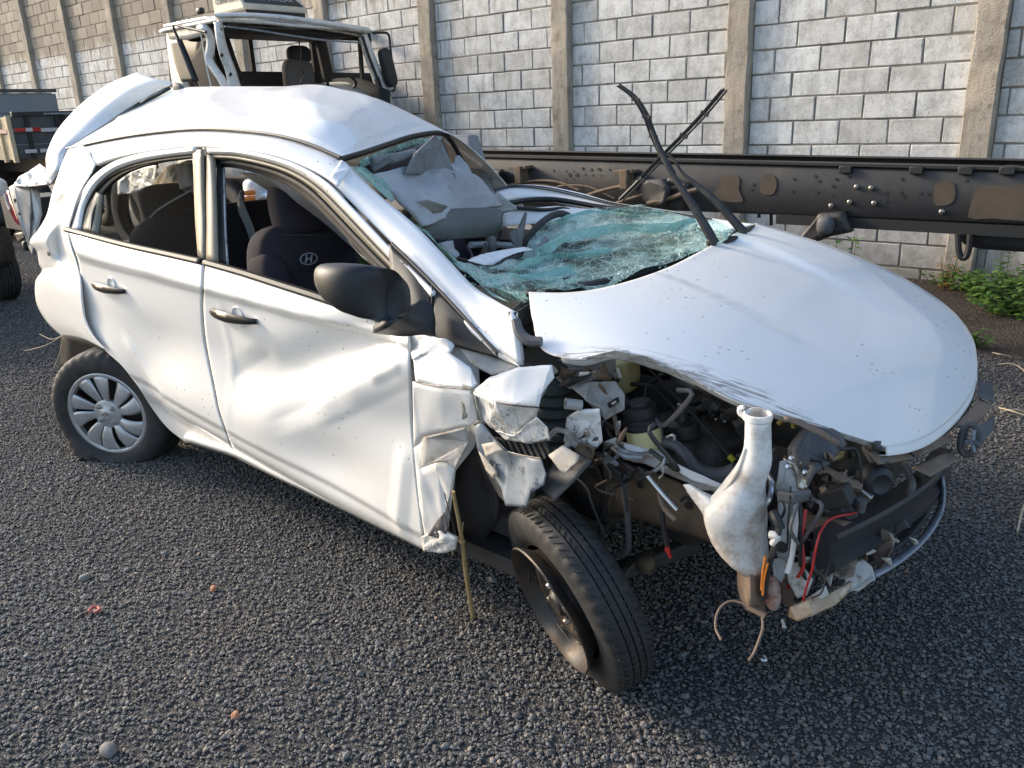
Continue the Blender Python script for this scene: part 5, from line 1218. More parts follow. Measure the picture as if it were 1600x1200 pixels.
# frame rail, muddy
fr_ = MB(); fr_.grid(grid_from([[(936, 722, .24), (985, 728, .24), (1045, 748, .24), (1090, 770, .24), (1140, 800, .24)], [(940, 765, .22), (990, 770, .22), (1050, 790, .22), (1095, 812, .22), (1140, 835, .22)], [(942, 800, .23), (990, 806, .23), (1045, 822, .23), (1095, 838, .23), (1140, 856, .23)], [(944, 806, .30), (990, 812, .30), (1045, 828, .30), (1095, 843, .30), (1140, 860, .30)]], 24, 30))
fr = obj('frame_rail', fr_, M['brown_rail'], car, solid=.02)
for q in ((960, 748), (1000, 758), (1075, 790), (1110, 812)): obj('rail_hole', MB().lathe([(0, .004), (.008, .004), (.010, 0)], aty(q[0], q[1], .216), (0, -1, 0), 12), M['rubber_trim'], fr)
tube('loose_wire', [(1064, 782, .2), (1072, 776, .2), (1080, 784, .2), (1086, 780, .2)], .004, M['rubber_trim'])
tube('brake_hose', [(978, 735, .17), (975, 770, .16), (980, 800, .17), (982, 840, .18), (978, 862, .18), (956, 870, .18)], .0085, M['grey_hose'])
tube('wiring_loom', [(935, 708, .13), (955, 716, .13), (975, 724, .13), (992, 735, .13), (1010, 740, .12), (1025, 735, .12), (1036, 724, .12), (1048, 722, .12)], .006, M['hose'])
tube('loose_wire', [(990, 738, .13), (1000, 732, .12), (1008, 744, .12), (1000, 750, .12)], .005, M['rubber_trim'])
tube('loose_wire', [(1010, 745, .12), (1020, 738, .12), (1034, 728, .11), (1040, 716, .12)], .004, M['silver_plastic'])
tube('cable_tie', [(1034, 728, .10), (1036, 740, .10), (1030, 748, .10)], .003, M['silver'])
tube('linkage_rod', [(1012, 744, .10), (1035, 772, .10), (1058, 797, .10)], .0055, M['silver'])
tube('loose_wire', [(1030, 770, .11), (1036, 790, .11), (1046, 803, .11), (1056, 812, .11)], .007, M['brown_plastic'])
tube('loose_wire', [(1034, 786, .11), (1036, 815, .11), (1040, 840, .11), (1046, 868, .11)], .006, M['rubber_trim'])
obj('wire_tip', MB().tube([aty(1042, 856, .10), aty(1048, 872, .10)], [.007, .003], 6), M['red_wire'], car)
obj('relay', MB().box(aty(960, 738, .15), (.045, .02, .035), Matrix.Rotation(.4, 3, 'Y')), M['interior'], car, bevel=.003)
tube('abs_cable', [(968, 745, .14), (976, 770, .13), (980, 800, .13)], .004, M['hose'])
obj('lower_arm', MB().bar(aty(960, 895, .35), aty(1085, 850, .75), .05, .05), M['interior'], car, bevel=.01)
tube('drive_shaft', [(965, 905, .30), (990, 880, .40), (1030, 862, .6)], .016, M['engine'])
obj('knuckle', MB().blob(aty(1008, 882, .34), (.05, .05, .05), None, 8, .7), M['brown_rail'], car)

# tangle of looms, hoses and small housings that fills the bay
rz = random.Random(41)
def bay():
    x, y = rz.uniform(2.45, 3.0), rz.uniform(.32, 1.15); return Vector((x, y, rz.uniform(.50, min(.86, hood(x, y)-.15))))
for i in range(34):
    a = bay(); b = a+Vector((rz.uniform(-.25, .25), rz.uniform(-.3, .3), rz.uniform(-.12, .12))); c_ = (a+b)/2+Vector((rz.uniform(-.05, .05), rz.uniform(-.05, .05), rz.uniform(.0, .07)))
    b.y = max(b.y, .25)
    for q in (b, c_): q.z = min(q.z, hood(q.x, max(q.y, .3))-.09)
    if b.x > 3.03: continue
    obj(rz.choice(['engine_hose', 'wiring', 'cable', 'pipe']), MB().tube([a, c_, b], rz.choice([.004, .005, .007, .010, .015]), 7, sub=14), rz.choice([M['hose'], M['hose'], M['grey_hose'], M['rubber_trim'], M['engine'], M['silver_plastic']]), engine)
for i in range(26):
    a = bay(); s_ = rz.uniform(.03, .09)
    obj(rz.choice(['housing', 'connector', 'bracket']), MB().box(a, (s_*rz.uniform(.6, 1.6), s_, s_*rz.uniform(.4, 1.2)), Matrix.Rotation(rz.uniform(0, 3), 3, 'Z') @ Matrix.Rotation(rz.uniform(-.5, .5), 3, 'X')), rz.choice([M['interior'], M['engine'], M['dark_liner'], M['grey_hose'], M['rust']]), engine, bevel=.005)
for i in range(14):
    a = aty(rz.uniform(1225, 1345), rz.uniform(735, 815), rz.uniform(.28, .6)); s_ = rz.uniform(.02, .05)
    obj(rz.choice(['housing', 'connector', 'bracket']), MB().box(a, (s_*1.4, s_, s_), Matrix.Rotation(rz.uniform(0, 3), 3, 'Y')), rz.choice([M['interior'], M['engine'], M['dark_liner'], M['bare_steel']]), engine, bevel=.004)
for i in range(8):
    a = (rz.uniform(1215, 1300), rz.uniform(720, 900)); q = [(a[0], a[1], .2), (a[0]+rz.uniform(-25, 25), a[1]+rz.uniform(10, 40), .18), (a[0]+rz.uniform(-30, 30), a[1]+rz.uniform(30, 90), .2)]
    tube('wiring', q, rz.choice([.003, .005, .007]), rz.choice([M['hose'], M['rubber_trim'], M['grey_hose']]))
for i in range(6):
    a = (rz.uniform(880, 960), rz.uniform(690, 730)); q = [(a[0], a[1], .12), (a[0]+rz.uniform(-15, 25), a[1]+rz.uniform(5, 25), .10), (a[0]+rz.uniform(0, 60), a[1]+rz.uniform(0, 30), .12)]
    tube('wiring', q, rz.choice([.003, .004, .006]), rz.choice([M['hose'], M['rubber_trim'], M['silver_plastic']]))
# washer bottle: long neck flaring into a bag
def bottle():
    sec = [(1185, 650, 19.5), (1184.5, 665, 19), (1184, 698, 20), (1181, 720, 23), (1173, 740, 25), (1164, 757, 30), (1157, 776, 38.5), (1149, 800, 47), (1151, 830, 43.5), (1157, 850, 40.5), (1166, 870, 32), (1171, 886, 19)]
    C = crm([(a, b, c) for a, b, c in sec], 44); rows = []
    for cx, cy, hw in C:
        c = aty(cx, cy, .10); s_ = (c-CY).length/FPX; t = min(1, max(0, (cy-690)/110)); r = []
        for q in range(33):
            an = 2*math.pi*q/32; ca, sa = math.cos(an), math.sin(an)
            p = c+(DX*0)+Vector((.80, .60, 0)).normalized()*ca*hw*s_ + Vector((-.60, .80, 0))*sa*min(hw*s_, .026+.030*t)
            p += Vector((0, 0, .10*sa*.1)); bumpy = .010*t*noise.noise(p*13)
            r.append(p+Vector((-.6, .8, 0))*bumpy*2.0)
        rows.append(r)
    b = obj('washer_bottle', MB().grid(rows), M['bottle'], car, solid=.003, angle=80)
    c0 = aty(1184, 649, .10); s_ = (c0-CY).length/FPX
    obj('bottle_lip', MB().lathe([(.0262, -.010), (.030, -.008), (.030, .004), (.027, .006), (.0245, .003), (.0245, -.03)], c0, (.0, .0, 1), 32), M['bottle'], b)
    obj('bottle_hook', MB().tube([aty(*q) for q in [(1166, 652, .10), (1161, 650, .10), (1156, 645, .10), (1156, 638, .10), (1162, 637, .10)]], .0055, 8, sub=12), M['bottle'], b)
    ear = MB().grid(grid_from([[(1067, 757, .09), (1077, 756, .09), (1080, 757, .10)], [(1080, 778, .075), (1092, 768, .075), (1104, 770, .10)], [(1096, 800, .06), (1112, 786, .06), (1130, 780, .10)], [(1110, 830, .06), (1130, 808, .055), (1150, 795, .08)], [(1118, 850, .07), (1140, 832, .055), (1160, 815, .07)]], 20, 14))
    obj('bottle_ear', ear, M['bottle'], b, solid=.02)
    rb2 = MB()
    for q in ([(1203, 835, .07), (1214, 838, .07), (1208, 850, .07)], ): rb2.tube([aty(*p) for p in q], .009, 8, sub=10)
    obj('bottle_tab', rb2, M['bottle'], b)
    pt = MB().grid(grid_from([[(1152, 880, .10), (1172, 888, .06), (1196, 884, .10)], [(1152, 915, .10), (1172, 922, .055), (1196, 910, .10)], [(1158, 940, .10), (1172, 946, .06), (1196, 940, .10)], [(1166, 955, .12), (1178, 958, .10), (1194, 955, .12)]], 18, 14))
    obj('washer_pump', pt, M['brown_plastic'], b, solid=.03)
    for q in ([(1131, 842, .05), (1132, 852, .05), (1132, 846, .05), (1137, 842, .05)], [(1133, 847, .05), (1138, 853, .05)], [(1115, 820, .05), (1120, 818, .05), (1122, 824, .05), (1117, 828, .05)]):
        obj('scribble', MB().tube([aty(*p) for p in q], .0018, 5, sub=8), M['ink'], b)
    for q in ([(1164, 700, .075), (1150, 740, .07), (1124, 778, .065), (1108, 803, .065), (1120, 845, .06), (1146, 878, .06)],):
        obj('bottle_seam', MB().tube([aty(*p) for p in q], .0028, 6, sub=30), M['bottle'], b)
    return b
bottle()
# scraps, clips and slivers hanging in the wreckage
rs_ = random.Random(77)
def scraps(n, x0, x1, y0, y1, d0, d1, mats, smin, smax):
    for i in range(n):
        cx, cy, d = rs_.uniform(x0, x1), rs_.uniform(y0, y1), rs_.uniform(d0, d1); k = rs_.randint(3, 6); a0 = rs_.uniform(0, 6.28); s_ = rs_.uniform(smin, smax); e_ = rs_.uniform(.3, 1.0); ro = rs_.uniform(0, 3.14)
        poly = []
        for j in range(k):
            a = a0+2*math.pi*j/k+rs_.uniform(-.35, .35); r = s_*rs_.uniform(.55, 1.2); u_, v2 = r*math.cos(a), r*math.sin(a)*e_
            poly.append((cx+u_*math.cos(ro)-v2*math.sin(ro), cy+u_*math.sin(ro)+v2*math.cos(ro), d+rs_.uniform(-.015, .015)))
        facet('metal_scrap', poly, rs_.choice(mats), car, .002, 2, .005, 24, seed=i+100)
scraps(22, 862, 968, 572, 612, .10, .24, [M['paint_inner'], M['paint_crush'], M['dark_liner'], M['brown_rail'], M['rubber_trim'], M['paint_inner']], 7, 19)
scraps(16, 895, 975, 660, 725, .04, .14, [M['paint_inner'], M['dark_liner'], M['brown_rail'], M['brown_plastic'], M['rubber_trim'], M['bare_steel']], 6, 15)
scraps(10, 780, 870, 680, 730, .02, .06, [M['dark_liner'], M['rubber_trim'], M['paint_inner']], 6, 14)
scraps(16, 1205, 1300, 700, 800, .20, .40, [M['dark_liner'], M['rubber_trim'], M['brown_plastic'], M['grey_hose'], M['bare_steel']], 6, 18)
scraps(16, 1205, 1330, 860, 945, .14, .26, [M['brown_plastic'], M['sticker'], M['dark_liner'], M['paint_inner'], M['rust']], 7, 20)
scraps(10, 1330, 1440, 820, 900, .38, .70, [M['brown_plastic'], M['dark_liner'], M['sticker']], 7, 18)
scraps(8, 1345, 1440, 720, 780, .50, .80, [M['brown_plastic'], M['dark_liner'], M['engine']], 7, 18)
for i in range(16):
    x, y = rs_.uniform(870, 1060), rs_.uniform(600, 760); d = rs_.uniform(.10, .26)
    tube('wiring', [(x, y, d), (x+rs_.uniform(-25, 30), y+rs_.uniform(5, 40), d-.02), (x+rs_.uniform(-40, 50), y+rs_.uniform(20, 80), d), (x+rs_.uniform(-40, 60), y+rs_.uniform(30, 110), d+.03)], rs_.choice([.0022, .003, .0045, .006]), rs_.choice([M['hose'], M['rubber_trim'], M['hose'], M['grey_hose'], M['brown_plastic']]), None, 18, 6)
for i in range(12):
    x, y = rs_.uniform(1190, 1300), rs_.uniform(760, 880); d = rs_.uniform(.10, .2)
    tube('wiring', [(x, y, d), (x+rs_.uniform(-20, 20), y+rs_.uniform(10, 50), d-.02), (x+rs_.uniform(-30, 30), y+rs_.uniform(40, 110), d)], rs_.choice([.002, .003, .0045]), rs_.choice([M['hose'], M['rubber_trim'], M['red_wire'], M['grey_hose']]), None, 16, 6)
# dark gaps where the torn sheets part
for q in ([(661, 683, -.012), (690, 677, -.02), (729, 667, -.012)], [(657, 731, -.012), (668, 727, -.012), (682, 722, -.012), (700, 720, -.012), (711, 732, -.012)], [(646, 597, -.03), (690, 605, -.038), (738, 609, -.033)], [(740, 664, -.004), (752, 659, -.006), (772, 684, -.008), (790, 704, -.02), (820, 712, -.036), (845, 716, -.046)], [(694, 770, .004), (702, 800, .004), (712, 838, .0), (700, 828, .0)], [(776, 629, -.064), (800, 633, -.064), (842, 637, -.044)]):
    obj('torn_edge', MB().tube([aty(*p) for p in q], .0016, 5, sub=16), M['dark_steel'], crush)
facet('bare_metal_tear', [(668, 836, -.012), (684, 812, -.012), (694, 800, -.008), (700, 828, -.012), (690, 842, -.014)], M['dark_liner'], crush, .002, 3, .006, 30, seed=51)
facet('chipped_filler', [(722, 600, -.036), (738, 606, -.036), (742, 628, -.02), (732, 650, -.008), (722, 656, -.008), (730, 632, -.02)], M['sticker'], crush, .002, 3, .004, 30, seed=52)
# front support panel with its clip
spn = facet('support_panel', [(1218, 722, .14), (1228, 718, .15), (1244, 736, .16), (1250, 752, .16), (1246, 772, .15), (1243, 830, .14), (1240, 878, .14), (1228, 876, .13), (1214, 870, .13), (1216, 780, .13), (1212, 770, .13)], M['paint_inner'], car, .008, 3, .004, 10, seed=23)
facet('panel_face', [(1218, 776, .125), (1234, 778, .125), (1232, 872, .125), (1216, 868, .125)], simple('pale_blue_grey_metal', (.36, .39, .43), .5, 0, (.28, .30, .33), 10), spn, .005, 2, .002, 8)
tube('panel_flange', [(1246, 775, .12), (1243, 820, .12), (1238, 865, .12), (1230, 895, .11)], .006, M['paint'], spn)
facet('grey_clip', [(1217, 766, .10), (1240, 770, .10), (1266, 766, .12), (1262, 780, .12), (1240, 787, .10), (1216, 782, .10)], M['grey_hose'], spn, .012, 2, .002, 12)
facet('latch_plate', [(1224, 716, .15), (1240, 722, .15), (1262, 752, .18), (1260, 766, .17), (1246, 764, .15), (1244, 740, .15)], M['bare_steel'], spn, .006, 3, .008, 24)
for q in ((1237, 716, .13), (1258, 738, .15), (1232, 729, .12)): obj('bolt', MB().lathe([(0, .008), (.004, .0075), (.006, 0)], aty(*q), (0, -1, .5), 8), M['silver'], spn)
obj('panel_hole', MB().lathe([(0, .003), (.012, .003), (.014, 0)], aty(1221, 855, .12), (.1, -1, 0), 16), M['rubber_trim'], spn)
facet('headlamp_housing', [(1240, 700, .22), (1262, 662, .30), (1300, 676, .34), (1318, 700, .32), (1290, 728, .26), (1262, 745, .22), (1240, 735, .2)], M['dark_liner'], car, .03, 3, .008, 10, seed=24)
facet('splintered_trim', [(1224, 650, .22), (1250, 655, .24), (1285, 672, .26), (1312, 690, .26), (1314, 698, .26), (1290, 686, .25), (1255, 668, .23), (1226, 656, .21)], M['brown_plastic'], car, .008, 3, .006, 26)
tube('yellow_bracket', [(1216, 662, .30), (1224, 656, .30), (1238, 658, .30), (1240, 668, .30)], .006, simple('ochre_plastic', (.28, .20, .05), .5), None)
tube('tie_rod', [(1282, 733, .35), (1300, 742, .36), (1325, 755, .38), (1343, 760, .4)], .013, M['brown_plastic'])
tube('shaft', [(1268, 772, .45), (1300, 757, .55), (1345, 746, .7)], .009, M['silver_plastic'])
tube('wire', [(1306, 698, .3), (1316, 702, .3), (1336, 703, .35), (1344, 725, .35), (1346, 755, .35)], .004, M['rubber_trim'])
facet('brass_plate', [(1298, 706, .34), (1320, 703, .36), (1318, 715, .36), (1300, 722, .34)], simple('dull_brass', (.30, .24, .12), .45, .5), car, .005, 2, .003)
hn = MB(); hc = aty(1368, 752, .45); hax = Vector((.75, -.62, .1)).normalized()
hn.lathe([(0, .020), (.018, .020), (.024, .024), (.034, .020), (.040, .012), (.042, .0), (.042, -.022), (.036, -.03), (0, -.032)], hc, hax, 34); horn = obj('horn', hn, M['black_plastic'], car)
obj('horn_bracket', MB().bar(hc-hax*.03, hc-hax*.03+Vector((-.02, .05, .10)), .02, .006), M['engine'], horn)
# crash beam
bpts = crm([tuple(aty(1291, 858, .17)), tuple(aty(1330, 838, .33)), tuple(aty(1380, 810, .52)), tuple(aty(1425, 780, .70)), tuple(aty(1455, 752, .86)), tuple(aty(1475, 720, 1.02))], 40); rows = []
for i, p in enumerate(bpts):
    p = Vector(p); d = Vector(bpts[min(i+1, 39)])-Vector(bpts[max(i-1, 0)]); d.normalize(); o_ = Vector((d.y, -d.x, 0)); r = []
    for a, h in ((-.03, .040), (.018, .040), (.024, .032), (.024, .020), (.008, .014), (.008, -.020), (.024, -.028), (.024, -.046), (.018, -.052), (-.03, -.052), (-.03, .040)): r.append(p+o_*a+Vector((0, 0, h)))
    rows.append(r)
g = MB().grid(rows); g.add(rows[0][:-1], [tuple(range(10))]); g.add(rows[-1][:-1], [tuple(range(10))])
beam = obj('crash_beam', g, M['rust'], car, angle=30)
obj('beam_bracket', MB().bar(aty(1240, 842, .30), aty(1292, 868, .22), .07, .08), M['rust'], beam, bevel=.005)
facet('beam_top_plate', [(1238, 820, .22), (1262, 802, .30), (1330, 816, .30), (1290, 838, .18)], M['brown_rail'], beam, .006, 2, .004)
for q in ([(1345, 798, .38), (1330, 803, .34), (1305, 808, .26), (1290, 818, .18), (1281, 833, .12)], [(1281, 833, .12), (1274, 860, .11), (1270, 885, .11), (1264, 905, .11), (1258, 925, .11), (1254, 945, .11)]):
    tube('red_wire', q, .0028, M['red_wire'], None, 30, 6)
obj('wire_plug', MB().tube([aty(1347, 780, .36), aty(1345, 800, .36)], [.012, .009], 8), M['grey_hose'], car)
tube('black_wire', [(1298, 870, .15), (1292, 895, .12), (1284, 925, .10), (1268, 935, .10)], .0018, M['rubber_trim'])
# muddy plastic slats of the bumper carrier
def slat(poly, mat, th=.008): return facet('bumper_slat', poly, mat, car, th, 3, .003, 14, seed=poly[0][0])
slat([(1352, 702, .42), (1388, 703, .50), (1419, 704, .60), (1431, 715, .60), (1400, 722, .50), (1372, 726, .42)], M['brown_plastic'])
slat([(1410, 699, .58), (1445, 690, .68), (1475, 677, .80), (1490, 688, .80), (1462, 702, .70), (1438, 713, .60)], M['brown_plastic'])
slat([(1424, 731, .56), (1452, 718, .66), (1477, 706, .78), (1500, 716, .78), (1476, 732, .66), (1454, 745, .56)], M['brown_plastic'])
slat([(1492, 665, .85), (1512, 645, .95), (1530, 623, 1.10), (1551, 632, 1.10), (1540, 650, 1.0), (1520, 668, .88)], M['brown_plastic'])
slat([(1528, 594, 1.18), (1552, 600, 1.18), (1553, 629, 1.10), (1527, 620, 1.08)], M['dark_liner'])
slat([(1522, 668, .86), (1555, 650, .98), (1552, 672, .92), (1530, 700, .82), (1520, 690, .82)], M['dark_liner'])
bs = grid_from([[(1383, 697, .40), (1420, 695, .55), (1460, 678, .75), (1495, 650, .93), (1520, 612, 1.12), (1530, 570, 1.28)], [(1360, 704, .45), (1415, 708, .56), (1465, 690, .76), (1503, 662, .93), (1530, 625, 1.10), (1538, 575, 1.26)]], 6, 40)
obj('bumper_carrier', MB().grid([[p+Vector((-.015, 0, -.012)) for p in r] for r in bs]), M['dark_liner'], car, solid=.02)
facet('lamp_bezel', [(1348, 698, .44), (1372, 700, .48), (1390, 722, .46), (1360, 722, .42)], M['grey_hose'], car, .01, 2, .004)
ol = MB(); oc = aty(1514, 687, .84); ov = []
for i in range(29):
    a = 2*math.pi*i/28; ov.append(aty(1514+13*math.cos(a)+4*math.sin(a), 687-24*math.sin(a), .84))
eh = obj('emblem_holder', MB().tube(ov, .009, 8, False), M['dark_liner'], car)
for q in ([(1503, 700, .85), (1508, 688, .85), (1508, 672, .85)], [(1522, 706, .83), (1520, 690, .83), (1522, 672, .83)], [(1508, 690, .84), (1520, 688, .84)]): obj('holder_bar', MB().tube([aty(*p) for p in q], .006, 6, sub=6), M['silver_plastic'], eh)
obj('tow_strut', MB().tube([aty(*q) for q in [(1412, 722, .6), (1420, 740, .6), (1426, 758, .58), (1420, 772, .58)]], .009, 8, sub=10), M['grey_hose'], car)
# lower skirt, scraped silver
LS = [(1474, 742, .92), (1478, 775, .86), (1474, 800, .80), (1458, 830, .70), (1434, 858, .60), (1400, 885, .48), (1360, 908, .36), (1320, 930, .26)]
LS2 = [(1466, 742, .94), (1468, 772, .88), (1462, 797, .82), (1445, 826, .72), (1422, 852, .62), (1388, 876, .50), (1350, 897, .38), (1312, 918, .28)]
sk = strip('lower_skirt', LS, LS2, M['silver_plastic'], car, 50, 4, -.01, .012)
strip('skirt_inner', [(a-6, b-2, c+.02) for a, b, c in LS2], [(1440, 775, .95), (1436, 790, .92), (1428, 802, .88), (1412, 818, .80), (1394, 836, .72), (1368, 858, .60), (1340, 880, .5), (1310, 905, .36)], M['dark_liner'], car, 50, 4, .01, .01)
facet('skirt_flap', [(1466, 742, .95), (1448, 762, .95), (1425, 790, .88), (1400, 820, .80), (1380, 850, .70), (1376, 840, .70), (1405, 800, .84), (1440, 758, .95)], M['silver_plastic'], car, .005, 3, .006, 14)
for i, (poly, mt_) in enumerate([([(1360, 858, .50), (1378, 838, .55), (1402, 840, .56), (1392, 862, .5), (1380, 886, .42), (1366, 882, .44)], M['brown_plastic']), ([(1300, 880, .28), (1322, 866, .32), (1340, 872, .34), (1334, 900, .28), (1310, 905, .24)], M['brown_plastic']), ([(1318, 895, .28), (1345, 872, .36), (1362, 885, .36), (1368, 905, .32), (1340, 925, .26), (1322, 920, .25)], M['sticker']), ([(1276, 884, .20), (1290, 880, .22), (1286, 892, .20)], M['yellow_lens'])]):
    facet('torn_plastic', poly, mt_, car, .006, 3, .012, 20, seed=30+i)
facet('lens_shard', [(1234, 962, .10), (1236, 948, .10), (1262, 938, .11), (1290, 932, .14), (1318, 916, .18), (1330, 908, .2), (1322, 926, .18), (1300, 948, .13), (1270, 962, .10), (1248, 970, .09)], M['yellow_lens'], car, .012, 3, .005, 18, seed=40)
facet('lens_rib', [(1252, 940, .11), (1275, 925, .13), (1290, 915, .15), (1296, 930, .14), (1270, 942, .11)], M['sticker'], car, .004, 3, .010, 40, seed=41)
facet('mud_flap', [(1228, 875, .14), (1252, 880, .15), (1270, 905, .15), (1262, 930, .13), (1246, 935, .12), (1232, 910, .13)], M['sticker'], car, .006, 3, .006, 16, seed=42)
facet('dark_shell', [(1222, 905, .16), (1240, 895, .18), (1250, 930, .16), (1240, 948, .15), (1222, 940, .15)], M['brown_plastic'], car, .02, 2, .006, 16, seed=43)
obj('fog_lamp_back', MB().blob(aty(1207, 926, .09), (.032, .03, .085), Matrix.Rotation(-.15, 3, 'Y'), 14, .9, .006, 30), M['shrink'], car)
facet('lamp_bracket', [(1206, 875, .13), (1226, 868, .14), (1232, 890, .14), (1220, 910, .13), (1208, 900, .12)], M['paint_inner'], car, .008, 3, .006, 20, seed=44)
for q, mt_, r_ in (([(1218, 815, .08), (1214, 845, .07), (1204, 875, .07), (1197, 905, .07), (1192, 935, .07)], M['hose'], .007), ([(1196, 870, .06), (1192, 895, .06), (1190, 922, .06)], M['orange_wire'], .003), ([(1200, 880, .06), (1194, 905, .06), (1192, 930, .06)], M['orange_wire'], .0025), ([(1208, 800, .09), (1214, 812, .08), (1220, 826, .08)], M['hose'], .010), ([(1196, 790, .11), (1203, 776, .12), (1206, 755, .14), (1200, 742, .16)], M['silver'], .006)):
    tube('loose_wire', q, r_, mt_, None, 20, 7)
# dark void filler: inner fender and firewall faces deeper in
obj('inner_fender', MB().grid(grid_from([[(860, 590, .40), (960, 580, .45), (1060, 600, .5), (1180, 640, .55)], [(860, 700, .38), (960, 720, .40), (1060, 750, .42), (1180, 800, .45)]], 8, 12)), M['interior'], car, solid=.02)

# ================================================================== lorry cab with its smashed front, beyond the wreck
WP = simple('old_white_lorry_paint', (.74, .735, .71), .4, 0, (.60, .585, .55), 6, dirt=(.30, .26, .21), dscale=12, dlo=.52, dhi=.8, coat=.3)
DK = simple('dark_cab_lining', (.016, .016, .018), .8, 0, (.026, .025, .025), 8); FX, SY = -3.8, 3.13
truck = thing('wrecked_lorry_cab', (-4.4, 4.1, 0), 'wrecked white lorry cab with missing windscreen and bent pillars behind the car', 'truck')
fx = lambda a, b, d=0: atx(a, b, FX+d)
sy = lambda a, b, d=0: aty(a, b, SY+d)
def sheet(name, rows, mat, parent, nu=10, nv=30, th=.03, f=None, **k): return obj(name, MB().grid(grid_from(rows, nu, nv, f)), mat, parent, solid=th, **k)
# roof
zr = 2.44
rows = []
for x in np.linspace(-4.98, -3.80, 16):
    r = []
    for y in np.linspace(3.10, 4.95, 20):
        e = min((y-3.10), (4.95-y), (x+4.98)*1.0, (-3.80-x)*1.0); r.append(Vector((x, y, zr+.07*(1-math.exp(-max(0, e)/.06))-.012*(y-3.1)+.006*noise.noise(Vector((x*3, y*3, 1))))))
    rows.append(r)
obj('roof', MB().grid(rows), WP, truck, solid=.03)
hd_ = [(340, 29), (395, 29), (447, 33), (510, 42), (572, 53)]
hu_ = [(336, 20), (395, 20), (450, 24), (515, 33), (577, 43)]
sheet('header', [[fx(a, b) for a, b in hu_], [fx(a, b, .03) for a, b in [(p[0], (p[1]+q[1])/2) for p, q in zip(hu_, hd_)]], [fx(a, b) for a, b in hd_]], WP, truck, 6, 30, .02, lambda a: Vector(a))
obj('header_trim', MB().tube([fx(a, b+4, -.03) for a, b in hd_], .016, 8, sub=30), M['bare_steel'], truck)
obj('header_trim', MB().tube([fx(a, b+9, -.06) for a, b in [(350, 32), (400, 38), (450, 46), (510, 54), (566, 58)]], .010, 8, sub=30), M['silver_plastic'], truck)
obj('roof_gutter', MB().tube([sy(a, b) for a, b in [(258, 41), (280, 37), (322, 29), (334, 34)]], .02, 8, sub=20), WP, truck)
sheet('side_header', [[sy(a, b) for a, b in [(259, 41), (290, 36), (325, 30)]], [sy(a, b) for a, b in [(264, 62), (288, 62), (312, 56)]]], WP, truck, 4, 16, .03, lambda a: Vector(a))
sheet('rear_pillar', [[sy(a, b) for a, b in [(259, 42), (263, 85), (270, 135)]], [sy(a, b) for a, b in [(273, 50), (280, 90), (290, 136)]]], WP, truck, 5, 14, .05, lambda a: Vector(a))
# bent front pillar and twisted door frame
pl = crm([(334, 34, 0), (337, 60, .02), (343, 88, .0), (352, 112, -.02), (357, 140, -.02)], 24)
pr = crm([(347, 33, 0), (352, 60, .02), (359, 84, .0), (369, 110, -.02), (378, 140, -.02)], 24)
sheet('bent_pillar', [[fx(a, b, c) for a, b, c in pl], [fx((a+d)/2, (b+e)/2, c+.04) for (a, b, c), (d, e, f_) in zip(pl, pr)], [fx(a, b, c) for a, b, c in pr]], WP, truck, 7, 30, .02, lambda a: Vector(a))
for q in ((344, 46), (346, 86), (360, 116)): obj('pillar_hole', MB().lathe([(0, .012), (.016, .012), (.018, 0)], fx(q[0], q[1], .03), (1, -.3, 0), 12), M['rubber_trim'], truck)
obj('twisted_door_frame', MB().tube([sy(a, b, c) for a, b, c in [(312, 44, 0), (322, 46, 0), (329, 60, .03), (328, 80, .03), (326, 92, .02), (335, 108, .02), (345, 122, .03), (354, 140, .04)]], [.035, .045, .042, .044, .04, .042, .04], 8, sub=40), simple('pale_blue_white_paint', (.58, .62, .65), .4, dirt=(.28, .25, .22), dscale=12, dlo=.52, dhi=.8), truck)
obj('door_edge_strip', MB().tube([sy(a, b, .0) for a, b in [(314, 52), (320, 90), (331, 140)]], .008, 6, sub=14), M['silver'], truck)
# far pillar
sheet('far_pillar', [[fx(a, b) for a, b in [(573, 51), (585, 84), (600, 122), (615, 163)]], [fx(a, b, -.02) for a, b in [(563, 56), (573, 88), (586, 124), (598, 162)]]], WP, truck, 4, 16, .06, lambda a: Vector(a))
obj('screen_rubber', MB().tube([fx(a, b, .0) for a, b in [(566, 56), (577, 90), (590, 124), (600, 158)]], .016, 8, sub=16), M['rubber_trim'], truck)
# inside: back wall with three openings, door on the far side
bx_ = -4.92
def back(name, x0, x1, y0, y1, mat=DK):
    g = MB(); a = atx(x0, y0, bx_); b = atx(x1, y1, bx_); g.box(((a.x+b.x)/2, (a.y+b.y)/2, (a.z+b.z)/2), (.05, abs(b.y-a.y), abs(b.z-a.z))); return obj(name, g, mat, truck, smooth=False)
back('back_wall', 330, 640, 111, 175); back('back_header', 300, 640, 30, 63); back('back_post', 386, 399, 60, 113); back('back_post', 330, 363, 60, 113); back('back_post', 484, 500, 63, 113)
sheet('dark_curtain', [[sy(a, b, .5) for a, b in [(330, 40), (345, 70), (360, 110), (375, 140)]], [sy(a, b, .7) for a, b in [(352, 40), (362, 70), (374, 105), (384, 125)]]], DK, truck, 5, 12, .02, lambda a: Vector(a))
LYS = 4.98
ly = lambda a, b: aty(a, b, LYS)
g = MB()
for p, q, wd in (((500, 58), (575, 62), .10), ((500, 62), (517, 140), .14), ((562, 62), (567, 138), .035), ((567, 60), (598, 150), .05)): g.bar(ly(*p), ly(*q), .04, wd, (0, 1, 0))
obj('far_door_frame', g, DK, truck); 
sheet('far_door', [[ly(505, 125), ly(560, 122), ly(610, 142)], [ly(505, 185), ly(560, 185), ly(610, 190)]], DK, truck, 3, 8, .04, lambda a: Vector(a))
